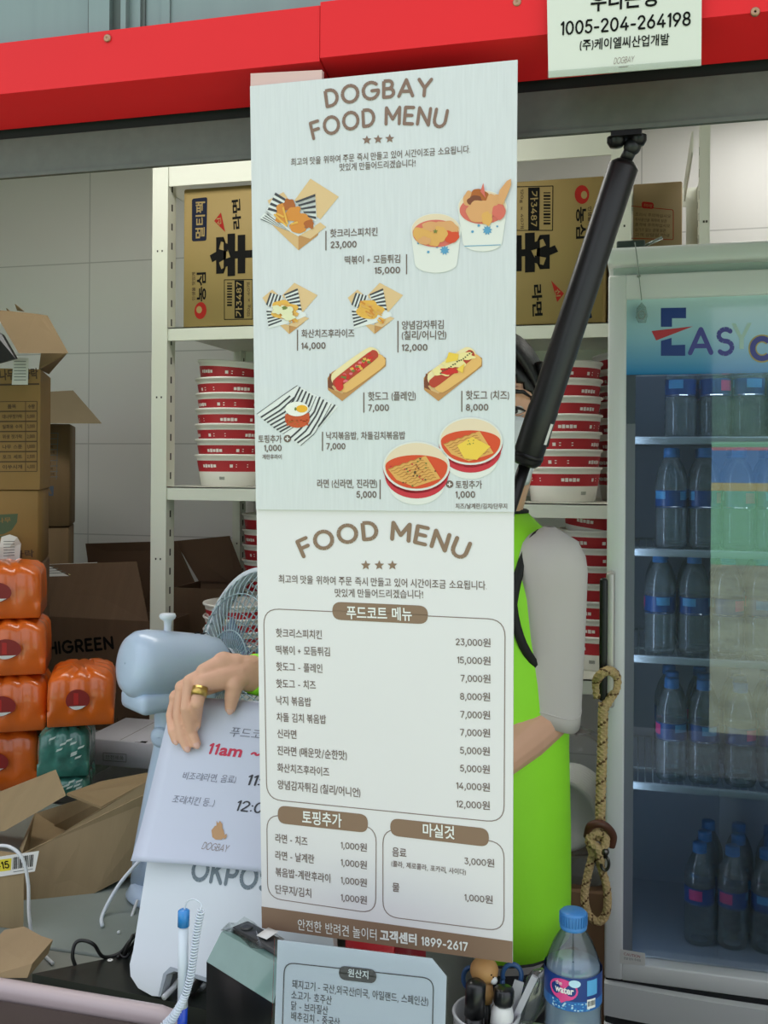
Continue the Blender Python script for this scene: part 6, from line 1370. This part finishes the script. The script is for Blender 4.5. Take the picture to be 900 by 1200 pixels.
ws = thing('white_ruler', 'flat white plastic stick leaning right in the pen cup', 'ruler', at(608, 1210, CYY)); b = MB(); b.prism([at(596, 1200, CYY + .004), at(603, 1203, CYY + .004), at(630, 1147, CYY + .006), at(623, 1143, CYY + .006)], (.001, .0035, 0), mat('stick_white', 'D4D2D8', .4)); b.prism([at(596, 1200, CYY + .0035), at(603, 1203, CYY + .0035), at(596, 1240, CYY - .002), at(590, 1240, CYY - .002)], (.001, .0035, 0), mat('stick_white', 'D4D2D8', .4)); b.build('blade', None, ws)
w2 = thing('white_card', 'stiff white card upright in the pen cup behind the black cap', 'card', at(604, 1205, CYY + .012)); b = MB(); b.prism([at(590, 1190, CYY + .012), at(604, 1196, CYY + .012), at(614, 1152, CYY + .012), at(603, 1148, CYY + .012)], (0, .0012, 0), mat('card_white', 'C8C6CC', .4)); b.build('card_sheet', None, w2)
M_bag2 = clear_mat('crinkled_bag', 'D8DCE0', .45, .10, .08, .12); rd = random.Random(31); bgp = []
for j in range(7):
    t = j / 6; rowp = []
    for i in range(12):
        a = 2 * PI * i / 12; cxp = 612 + 22 * t; cyp = 1200 - 62 * t; w_ = .008 + .012 * math.sin(PI * min(1, t * .8 + .15)); p = at(cxp, cyp, CYY + .028); rowp.append(p + V((math.cos(a) * w_ * (1 + rd.uniform(-.3, .3)), math.sin(a) * w_ * .5, rd.uniform(-.003, .003))))
    bgp.append(rowp)
b = MB(); b.rings(bgp, M_bag2, True, True); b.build('plastic_wrapper', M_bag2, None, 'crinkled clear plastic wrapper poking up from the pen cup', 'wrapper')
# water bottle on the counter
WYB = 1.165; bt = at(672, 1067, WYB); H_ = bt.z - .7206; R_ = .0333
t = thing('water_bottle', 'blue-capped water bottle with pink and blue label standing on the counter', 'bottle', (bt.x, WYB, .7206)); Mb = Matrix.Translation((bt.x, WYB, .7206))
M_pet2 = clear_mat('clear_bottle_near', 'E4EEF2', .35, .06, .04, .02); prof = bottle_profile(H_, R_); 
b = MB(); b.lathe(prof, Mb, M_pet2, 40); b.build('bottle_body', M_pet2, t)
b = MB(); ice = mat('cloudy_water', 'A9B6C8', .25, coat=.4, var=.05, vscale=20); pw = [(r * .965, z) for r, z in prof if z < H_ * .715]; b.lathe([(.001, .006)] + pw[1:] + [(R_ * .90, H_ * .715), (.001, H_ * .715)], Mb, ice, 40); b.build('water', ice, t)
cap_ = cap_mesh(H_, R_, M_capb); cap_.bm.transform(Mb); 
for k in range(30):
    a = 2 * PI * k / 30; c = Mb @ V((R_ * .465 * math.cos(a), R_ * .465 * math.sin(a), H_ * .96)); tx = V((-math.sin(a), math.cos(a), 0)) * .0006; n_ = V((math.cos(a), math.sin(a), 0)) * .0004; cap_.box((0, 0, 0), (1, 1, 1), M_capb, Matrix(((tx.x * 2, n_.x * 2, 0, c.x - tx.x), (tx.y * 2, n_.y * 2, 0, c.y - tx.y), (0, 0, .012, c.z - .006), (0, 0, 0, 1))))
cap_.build('cap', M_capb, t)
lz0, lz1 = at(672, 1186, WYB - R_).z - .7206, at(672, 1147, WYB - R_).z - .7206; rl = R_ * 1.004
b = MB(); b.lathe([(rl, lz0), (rl, lz0 + (lz1 - lz0) * .3), (rl, lz0 + (lz1 - lz0) * .31), (rl, lz1)], Mb, None, 60, bands=[mat('near_label_wave', '2A6AB0', .35), mat('near_label_navy', '1C3C80', .35), mat('near_label_navy', '1C3C80', .35)])
vdir = math.atan2(CAM.y - WYB, CAM.x - bt.x)
def lab(px_, py_): # picture offset on the label -> angle and height
    return vdir + (px_ - 672.) / 35. * 1.0, lz0 + (lz1 - lz0) * (1186 - py_) / 39.
def lpoly(pts, mt, d): b.face([Mb @ V(((rl + d) * math.cos(lab(x, y)[0]), (rl + d) * math.sin(lab(x, y)[0]), lab(x, y)[1])) for x, y in pts], mt)
def lell(cx, cy, rx, ry, mt, d, n=22):
    c = (cx, cy); pts = [(cx + rx * math.cos(2 * PI * k / n), cy + ry * math.sin(2 * PI * k / n)) for k in range(n)]
    for k in range(n): lpoly([c, pts[k], pts[(k + 1) % n]], mt, d)
lell(660, 1162, 18, 12.5, M_pinkl, .0004); lpoly([(652, 1170), (668, 1172), (658, 1178)], M_pinkl, .0005); lell(674, 1153, 7, 4.5, mat('label_ice', 'BFE2F2', .4), .0006)
for k in range(3): lpoly([(689 + k * 5, 1150), (694 + k * 5, 1150), (694 + k * 5, 1168), (689 + k * 5, 1168)], mat('label_sky', '58A8DC', .4), .0004)
for k in range(3): lpoly([(689 + k * 4, 1172), (693 + k * 4, 1172), (693 + k * 4, 1183), (689 + k * 4, 1183)], M_wt, .0005)
for k in range(7): lpoly([(690 + k * 1.6, 1174), (690.8 + k * 1.6, 1174), (690.8 + k * 1.6, 1180), (690 + k * 1.6, 1180)], M_ink, .0007)
def ltext(body, x0, y, x1, h, mt, bold, d=.0008):
    vs, fs = glyphs(body, bold); xa = min(v[0] for v in vs); xb = max(v[0] for v in vs); ya = min(v[1] for v in vs); yb_ = max(v[1] for v in vs); out = []
    for x, yv, dz_ in vs: a, z = lab(x0 + (x1 - x0) * (x - xa) / (xb - xa), y - (yv - ya) / (yb_ - ya) * h); out.append(Mb @ V(((rl + d + dz_) * math.cos(a), (rl + d + dz_) * math.sin(a), z)))
    b.mesh(out, fs, mt)
ltext('water', 650, 1166, 673, 7.5, M_wt, .03); ltext('the', 651, 1157, 659, 5, M_wt, .0); ltext('1.1', 670, 1155.5, 677, 3.6, M_labb, .02) if False else None
rd = random.Random(5)
for k in range(46): x = 645 + rd.random() * 46; y = 1176 + rd.random() * 9; lpoly([(x, y), (x + 2.2, y + .4), (x + 2.6, y - .9), (x + .8, y - 1.3)], (mat('label_sky', '58A8DC', .4), mat('label_ice', 'BFE2F2', .4))[k % 2], .0004 + k * .000005)
b.build('label_band', M_labb, t)
# ================================================================== THE PERSON
M_skin = mat('skin', 'E0AE92', .5, var=.04, vscale=20, spec=.35); M_hair = mat('hair_black', '141112', .45, bump=.4, bscale=60, stretch=(4, 4, .4)); M_vest = mat('vest_neon_green', '9EF42C', .6, var=.03, vscale=8, bump=.15, bscale=160)
M_tee = mat('tee_grey', 'CEC7C3', .85, var=.03, vscale=6, bump=.12, bscale=40); M_pipe = mat('piping_black', '121212', .7); M_pant = mat('trousers_black', '15151A', .85); M_mask = mat('mask_white', 'DDE0E4', .7); M_shoe = mat('shoe_dark', '26262A', .6); M_gold = mat('ring_gold', 'C9A860', .3, .9)
SC = V((-.262, 1.60, 1.30)); Lv = V((.85, -.53, 0)).normalized(); Fv = V((-.53, -.85, 0)).normalized()
man = thing('person', 'person in neon green vest and white mask behind the menu boards, hand on till', 'person', (SC.x, SC.y + .02, 0))
def oring(c, rx, ry, z, n=28, L_=Lv, F_=Fv, pw=2.3):
    out = []
    for k in range(n):
        a = 2 * PI * k / n; ca, sa = math.cos(a), math.sin(a); out.append(V((c.x, c.y, z)) + L_ * (rx * math.copysign(abs(ca) ** (2 / pw), ca)) + F_ * (ry * math.copysign(abs(sa) ** (2 / pw), sa)))
    return out
body = MB()
TC = V((SC.x, SC.y, 0))
body.rings([oring(TC, .146, .098, .80), oring(TC, .150, .103, .88), oring(TC, .125, .085, 1.03), oring(TC, .14, .095, 1.16), oring(TC, .145, .090, 1.25), oring(TC + Fv * -.005, .11, .065, 1.322), oring(TC + Fv * -.005, .06, .055, 1.36)], None)
def limb(pts, rad): body.tube(pts, rad, None, 16); [body.ball(p, r * .99, None, seg=16, rg=10) for p, r in zip(pts, rad)]
HC = at(586, 484, 1.545); Fh = V((.04, -1, 0)).normalized(); Lh = V((1, .04, 0)).normalized(); UPh = V((0, 0, 1))
limb([V((TC.x, TC.y, 1.30)) - Fv * .01, V((TC.x + .02, TC.y - .01, 1.37)), HC + V((0, .012, -.085))], [.062, .054, .052])
# head: egg with a narrower jaw, brow, nose, ears
def head_pt(v, k=1.0):
    x, y, z = v; 
    if z < 0: x *= 1 - .34 * (-z / .118) ** 1.6; y = y * (1 - .12 * (-z / .118) ** 2) + .008 * (-z / .118)
    return HC + Lh * x * k + Fh * y * k + UPh * z * k
def ball_raw(rx, ry, rz, seg=32, rg=22):
    t = MB(); t.ball((0, 0, 0), (rx, ry, rz), None, seg=seg, rg=rg); t.bm.verts.index_update(); vs = [v.co.copy() for v in t.bm.verts]; fs = [[v.index for v in f.verts] for f in t.bm.faces]; t.bm.free(); return vs, fs
vs, fs = ball_raw(.070, .092, .118); body.mesh([head_pt(v) for v in vs], fs)
def hp(x, y, z): return HC + Lh * x + Fh * y + UPh * z
body.tube([hp(0, .088, .012), hp(0, .098, -.012), hp(0, .108, -.033), hp(0, .090, -.042)], [.007, .0095, .0125, .006], None, 12)
for sx in (-1, 1):
    body.ball(hp(sx * .011, .096, -.036), .0075, None, seg=10, rg=8); body.ball(hp(sx * .073, -.004, -.012), (.008, .017, .029), None, seg=12, rg=10)
    body.tube([hp(sx * .012, .087, .024), hp(sx * .034, .082, .029), hp(sx * .052, .066, .022)], [.005, .007, .005], None, 8)
for z, r in ((-.066, .0055), (-.075, .0065)): body.tube([hp(-.022, .078, z), hp(0, .090, z + .001), hp(.022, .078, z)], [.003, r, .003], None, 8)
# legs and feet
for sx in (-1, 1):
    hip = V((TC.x, TC.y, .82)) + Lv * (.075 * sx); kn = V((hip.x, hip.y, .45)) + Fv * .02; an = V((hip.x, hip.y, .08)) - Fv * .01
    limb([hip, hip.lerp(kn, .5), kn, kn.lerp(an, .35), an], [.082, .070, .054, .052, .038]); body.tube([an + V((0, 0, -.04)), an + Fv * .08 + V((0, 0, -.045)), an + Fv * .15 + V((0, 0, -.052))], [.036, .036, .026], None, 12)
# arms
shL = SC + Lv * .150 + V((0, 0, -.005)); elL = at(641, 838, 1.545); wrL = at(545, 920, 1.40)
shR = SC - Lv * .155 + V((0, 0, -.01)); wrR = at(286, 788, 1.335); elR = V((-.452, 1.53, 1.09))
limb([shL, shL.lerp(elL, .5), elL], [.042, .039, .036]); limb([elL, elL.lerp(wrL, .3), elL.lerp(wrL, .7), wrL], [.038, .039, .032, .026])
limb([shR, shR.lerp(elR, .5), elR], [.042, .040, .037]); limb([elR, elR.lerp(wrR, .3), elR.lerp(wrR, .7), wrR], [.037, .038, .031, .0255])
# right hand: back towards the camera, fingers hanging over the top of the till
def chain(pts, rad): body.tube(pts, rad, None, 14); [body.ball(p, r, None, seg=14, rg=10) for p, r in zip(pts, rad)]
def A(px, py, y): return at(px, py, y)
DH = .022     # how far the fingertips stand off the notice
ty = lambda px, py, off: Surf(TS.O + TS.n * off, TS.n, TS.ex).pt(px, py)
kI, kM, kR, kP = A(236, 800, 1.280), A(223, 799, 1.286), A(213.5, 806, 1.295), A(207, 817, 1.306)
for k_, w0, r0 in ((kI, A(281, 790, 1.322), .0145), (kM, A(276, 781, 1.326), .0150), (kR, A(272, 783, 1.334), .0145), (kP, A(268, 793, 1.338), .0130)):
    chain([wrR, w0, w0.lerp(k_, .55), k_], [.0235, r0 + .004, r0 + .001, .0112])
chain([wrR, A(262, 778, 1.318), A(240, 788, 1.296)], [.024, .018, .0135]); chain([wrR, A(266, 790, 1.315), A(246, 800, 1.298)], [.024, .018, .012])
FI = [kI, A(231, 824, 1.266), ty(229.5, 841, .0215), ty(229.5, 850, .018)]; FM = [kM, A(218.5, 830, 1.274), ty(224, 857, .0185), ty(230, 872, .0135)]
FR = [kR, A(209, 838, 1.285), ty(213, 863, .0185), ty(219, 876.5, .0135)]; FP = [kP, A(200.5, 838, 1.297), ty(202, 857, .0205), ty(205.5, 868, .0165)]
chain(FI, [.0105, .0096, .0088, .0074]); chain(FM, [.0102, .0090, .0080, .0068]); chain(FR, [.0098, .0084, .0074, .0062]); chain(FP, [.0090, .0078, .0068, .0057])
TH = [A(284, 792, 1.325), A(275, 802, 1.305), ty(271.5, 818, .020), ty(270, 830, .0155)]; chain(TH, [.0165, .0135, .0108, .0082])
chain([A(284, 792, 1.325), A(264, 796, 1.306), A(250, 798, 1.300)], [.015, .0125, .010])
# left hand resting behind the board
dL = (wrL - elL).normalized(); sL = dL.cross(V((0, 0, 1))).normalized()
for i, (o_, ln_f) in enumerate(((-.03, .07), (-.01, .08), (.01, .075), (.03, .06))):
    k0 = wrL + dL * .08 + sL * o_; chain([wrL + sL * o_ * .5, k0, k0 + dL * ln_f * .5 + V((0, 0, -.006)), k0 + dL * ln_f + V((0, 0, -.024))], [.018, .0105, .0088, .007])
chain([wrL, wrL + dL * .035 - sL * .035, wrL + dL * .075 - sL * .05 + V((0, 0, -.01))], [.018, .012, .008])
me = bpy.data.meshes.new('tmp_body'); body.bm.to_mesh(me); body.bm.free(); tmp = bpy.data.objects.new('tmp_body', me); COL.objects.link(tmp)
rm = tmp.modifiers.new('r', 'REMESH'); rm.mode = 'VOXEL'; rm.voxel_size = .0019; rm.use_smooth_shade = True
sm = tmp.modifiers.new('s', 'SMOOTH'); sm.factor = .5; sm.iterations = 3
dg = bpy.context.evaluated_depsgraph_get(); dg.update(); nm = bpy.data.meshes.new_from_object(tmp.evaluated_get(dg)); bpy.data.objects.remove(tmp)
nm.materials.clear(); nm.materials.append(M_skin); nm.transform(Matrix.Translation(man.location).inverted())
for p in nm.polygons: p.use_smooth = True
nm.name = 'body'; bo = bpy.data.objects.new('body', nm); COL.objects.link(bo); bo.parent = man
# nails
M_nail = mat('nail', 'DDB0A0', .25, coat=.3)
for f_, r in ((FI, .0056), (FM, .0056), (FR, .0052), (FP, .0046), (TH, .0064)):
    tip, pre = f_[-1], f_[-2]; dv = (tip - pre).normalized(); nv = (CAM - tip); nv = (nv - dv * nv.dot(dv)).normalized(); cr_ = dv.cross(nv)
    rad = {0: .0072}.get(0, .0072) if f_ is not TH else .0080
    rad = {id(FI): .0072, id(FM): .0072, id(FR): .0066, id(FP): .0060, id(TH): .0082}[id(f_)]
    Mx = Matrix((cr_, dv, nv)).transposed().to_4x4(); b = MB(); b.ball(tip + dv * .0015 + nv * (rad * .60), (r * .86, r * 1.12, rad * .36), M_nail, Mx, 14, 8); b.build('fingernail', M_nail, man)
# ring on the index finger
dv = (FI[1] - FI[0]).normalized(); c = FI[0].lerp(FI[1], .45); Mx = Matrix.Translation(c) @ dv.to_track_quat('Z', 'Y').to_matrix().to_4x4()
MB().lathe([(.0100, -.0062), (.0112, -.0066), (.0116, 0), (.0112, .0066), (.0100, .0062)], Mx, M_gold, 32).build('finger_ring', M_gold, man, label='broad gold ring on the index finger')
# cuff at the right wrist
dv = (elR - wrR).normalized(); Mx = Matrix.Translation(wrR) @ dv.to_track_quat('Z', 'Y').to_matrix().to_4x4()
MB().lathe([(.0265, .014), (.0285, .015), (.031, .03), (.035, .07), (.0335, .07), (.0295, .03), (.0265, .014)], Mx, M_vest, 32).build('cuff', M_vest, man, label='neon green cuff at the wrist')
# hair
vs, fs = ball_raw(.0785, .100, .127, 40, 30); b = MB(); keep = []
def hairpt(v): return head_pt(v) + Fh * -.004 + UPh * .004
def isface(v):
    x, y, z = v; yn = y / .100
    return yn > .02 and z < .058 - 12 * x * x - .0 and abs(x) < .060 + .02 * (z < -.04) or z < -.075 and yn > -.35
for f in fs:
    c = sum((vs[i] for i in f), V()) / len(f)
    if not isface(c): keep.append(f)
rd = random.Random(3)
out_ = [hairpt(v) for v in vs]; inn = [HC + (p - HC) * .93 for p in out_]; n = len(vs)
edges = {}
for f in keep:
    for a, c in zip(f, f[1:] + f[:1]): edges[(a, c)] = edges.get((a, c), 0) + 1
fs2 = [tuple(f) for f in keep] + [tuple(n + i for i in reversed(f)) for f in keep] + [(c, a, n + a, n + c) for (a, c) in edges if (c, a) not in edges]
b.mesh(out_ + inn, fs2, M_hair, True)
for sx in (-1, 1):
    for k in range(16):
        y0 = -.06 + k * .0065; x0 = sx * (.0765 - .010 * (k / 15) ** 2); b.tube(ropepath([hp(x0 * .95, y0, .075), hp(x0 * 1.02, y0 + .004, .03), hp(x0 * .98, y0 + .003, -.015), hp(x0 * (.94 - .01 * (k % 3)), y0 - .006, -.04 - .015 * ((k * 7) % 5) / 5)], 5), [.0075 - .0045 * i / 15 for i in range(16)], M_hair, 6)
    for k in range(9):
        t = k / 8; b.tube(ropepath([hp(sx * .004, .070 - .05 * t, .118), hp(sx * (.03 + .006 * t), .086 - .055 * t, .088), hp(sx * (.056 + .006 * t), .062 - .03 * t, .046), hp(sx * .0715, .040 - .02 * t, -.005 - .03 * t)], 5), [.008 - .0045 * i / 15 for i in range(16)], M_hair, 6)
b.build('hair', M_hair, man)
# eyes, brows
M_eyew = mat('eye_white', 'D8D2CC', .3); M_iris = mat('iris_dark', '1A100C', .2)
for sx in (-1, 1):
    ec = hp(sx * .031, .071, -.002); b = MB(); b.ball(ec, .0125, M_eyew, seg=18, rg=12); b.ball(ec + Fh * .0062, (.0064, .0070, .0064), M_iris, seg=14, rg=10)
    for sg, zz_ in ((1, .0050), (-1, -.0062)): b.tube([ec + Lh * (.0145 * q) + Fh * (.0125 - .006 * q * q) + UPh * (zz_ * (1 - q * q * .9)) for q in [i / 5 - 1 for i in range(11)]], [.0012 + .0014 * (1 - abs(i / 5 - 1)) * (1 if sg > 0 else .5) for i in range(11)], M_hair if sg > 0 else M_skin, 6)
    b.build('eye', M_eyew, man)
    b = MB(); b.tube([hp(sx * .014, .0925, .021), hp(sx * .028, .0915, .027), hp(sx * .042, .082, .027), hp(sx * .054, .070, .019)], [.0025, .0036, .0032, .0015], M_hair, 8); b.build('eyebrow', M_hair, man)
# mask with ear loop
b = MB(); rows_ = []
for j in range(13):
    v = j / 12; z = -.018 - .105 * v; rowp = []
    for i in range(21):
        u = i / 10 - 1; a = u * 1.12; wx = .071 * (1 - .30 * max(0, v - .15) ** 1.3); x = wx * math.sin(a) * 1.03; y = .022 + (.080 + .012 * math.sin(PI * min(1, v * 1.15)) * (1 - abs(u)) ** .7 - .012 * v * v) * math.cos(a)
        zz_ = z + .014 * (1 - abs(u)) * (1 - v) + (.012 * (v > .5) * (v - .5) * abs(u) * 2); rowp.append(hp(x, y + .008, zz_))
    rows_.append(rowp)
sheet(b, rows_, V((0, 0, 0)) - Fh * -.0015, 1.0, M_mask) if False else None
vs = [p for r in rows_ for p in r]; n = len(vs); vs2 = vs + [p - (p - HC).normalized() * .002 for p in vs]; fs = []
for j in range(12):
    for i in range(20): q = (j * 21 + i, j * 21 + i + 1, (j + 1) * 21 + i + 1, (j + 1) * 21 + i); fs += [q, tuple(n + x for x in reversed(q))]
e = list(range(21)) + [j * 21 + 20 for j in range(1, 13)] + [12 * 21 + i for i in range(19, -1, -1)] + [j * 21 for j in range(11, 0, -1)]
for x, y in zip(e, e[1:] + e[:1]): fs.append((x, y, n + y, n + x))
b.mesh(vs2, fs, M_mask, True)
for sx in (-1, 1): b.tube(ropepath([rows_[1][20 if sx > 0 else 0], hp(sx * .0775, .0, -.002), hp(sx * .078, -.014, -.02), rows_[9][20 if sx > 0 else 0]], 6), .0012, M_mask, 6)
b.build('face_mask', M_mask, man)
# t-shirt: trunk and two sleeves in one garment
b = MB(); E = .014
def shell(b, rings_, mt, th=.002):
    n = len(rings_[0]); m_ = len(rings_); vs = [p for r in rings_ for p in r]; N_ = len(vs)
    for r in rings_:
        c = sum(r, V()) / n; vs = vs + [p - (p - c).normalized() * th for p in r]
    fs = []
    for i in range(m_ - 1):
        for k in range(n): k2 = (k + 1) % n; q = (i * n + k, i * n + k2, (i + 1) * n + k2, (i + 1) * n + k); fs += [q, tuple(N_ + x for x in reversed(q))]
    for i in (0, m_ - 1):
        for k in range(n): k2 = (k + 1) % n; fs.append((i * n + k, i * n + k2, N_ + i * n + k2, N_ + i * n + k))
    b.mesh(vs, fs, mt, True)
shell(b, [oring(TC, .157, .114, .685), oring(TC, .160, .116, .80), oring(TC, .148, .11, 1.0), oring(TC, .158, .112, 1.16), oring(TC, .160, .112, 1.25), oring(TC + Fv * -.005, .138, .080, 1.325), oring(TC + Fv * -.005, .068, .062, 1.362)], M_tee)
def sleeve(b, s0, s1, rad, flare, wav):
    ax = (s1 - s0).normalized(); rgs = []
    for i in range(15):
        t = i / 14; c = s0.lerp(s1, t); r = rad[0] + (rad[1] - rad[0]) * t; u = V((1, 0, 0)); u = (u - ax * u.dot(ax)).normalized(); v = ax.cross(u); loop_ = []
        for k in range(40):
            a = 2 * PI * k / 40; w = 1 + wav * t * (math.sin(3 * a + 2.2 * t) * .5 + math.sin(5 * a + 4 * t) * .3); rr_ = r * w * math.sqrt(max(.02, 1 - (1 - min(1, t / .22)) ** 2))
            loop_.append(c + u * math.cos(a) * rr_ + v * math.sin(a) * rr_ * flare + ax * (.010 * math.sin(2 * a + 1) * t))
        rgs.append(loop_)
    shell(b, rgs, M_tee)
    hem = rgs[-2]; b.tube([p for p in hem], .0012, M_tee, 5, True)
sleeve(b, shL + V((0, 0, .062)), at(638, 843, 1.55), (.061, .054), 1.0, .07)
sleeve(b, shR + V((0, 0, .055)), shR.lerp(elR, .85), (.060, .060), 1.0, .06)
b.build('t_shirt', M_tee, man)
# vest with black piping
b = MB(); vr = [(.160, .128, .702), (.163, .130, .77), (.162, .130, .88), (.158, .126, 1.00), (.160, .124, 1.12), (.158, .122, 1.19), (.158, .120, 1.25), (.152, .104, 1.30), (.142, .090, 1.335), (.105, .078, 1.358), (.082, .070, 1.376)]
rgs = []
for i, (rx, ry, z) in enumerate(vr):
    rg_ = oring(TC + Fv * (-.004 if z > 1.3 else 0), rx, ry, z, 44); c = V((TC.x, TC.y, z))
    if z < 1.05: rg_ = [c + (p - c) * (1 + .035 * math.sin(k * 2 * PI / 44 * 6 + i) * (1.1 - z) + .02 * math.sin(k * 2 * PI / 44 * 9) * (1.1 - z)) for k, p in enumerate(rg_)]
    rgs.append(rg_)
shell(b, rgs, M_vest, .0025); b.build('vest', M_vest, man)
MB().tube([p for p in rgs[0]], .0022, M_pipe, 6, True).build('hem_piping', M_pipe, man); MB().tube([p for p in rgs[-1]], .004, M_pipe, 6, True).build('neck_piping', M_pipe, man)
for sx in (1, -1):
    pts = []
    for k in range(40):
        a = 2 * PI * k / 40; pts.append(V((TC.x, TC.y, 1.243 + .104 * math.sin(a))) + Lv * ((.137 + .016 * max(0, -math.sin(a))) * sx) + Fv * (.072 * math.cos(a) * (1 - .25 * max(0, math.sin(a)))))
    MB().tube(pts, .0075, M_pipe, 8, True).build('armhole_piping', M_pipe, man)
# trousers and shoes
b = MB(); shell(b, [oring(TC, .140, .098, .93), oring(TC, .1535, .1075, .80), oring(TC, .1535, .1085, .74)], M_pant)
for sx in (-1, 1):
    hip = V((TC.x, TC.y, .80)) + Lv * (.076 * sx); rgs = []
    for z, r, f in ((.80, .082, 0), (.62, .080, .008), (.45, .070, .015), (.25, .066, .0), (.09, .062, -.01)): rgs.append(oring(V((hip.x, hip.y, 0)) + Fv * f, r, r * 1.08, z, 24, pw=2))
    shell(b, rgs, M_pant)
b.build('trousers', M_pant, man)
for sx in (-1, 1):
    an = V((TC.x, TC.y, 0)) + Lv * (.075 * sx); b = MB(); b.rings([oring(an + Fv * .04, .042, .125, .001, 24), oring(an + Fv * .04, .046, .132, .02, 24), oring(an + Fv * .035, .044, .125, .05, 24), oring(an + Fv * .0, .042, .07, .09, 24)], M_shoe); b.build('shoe', M_shoe, man)
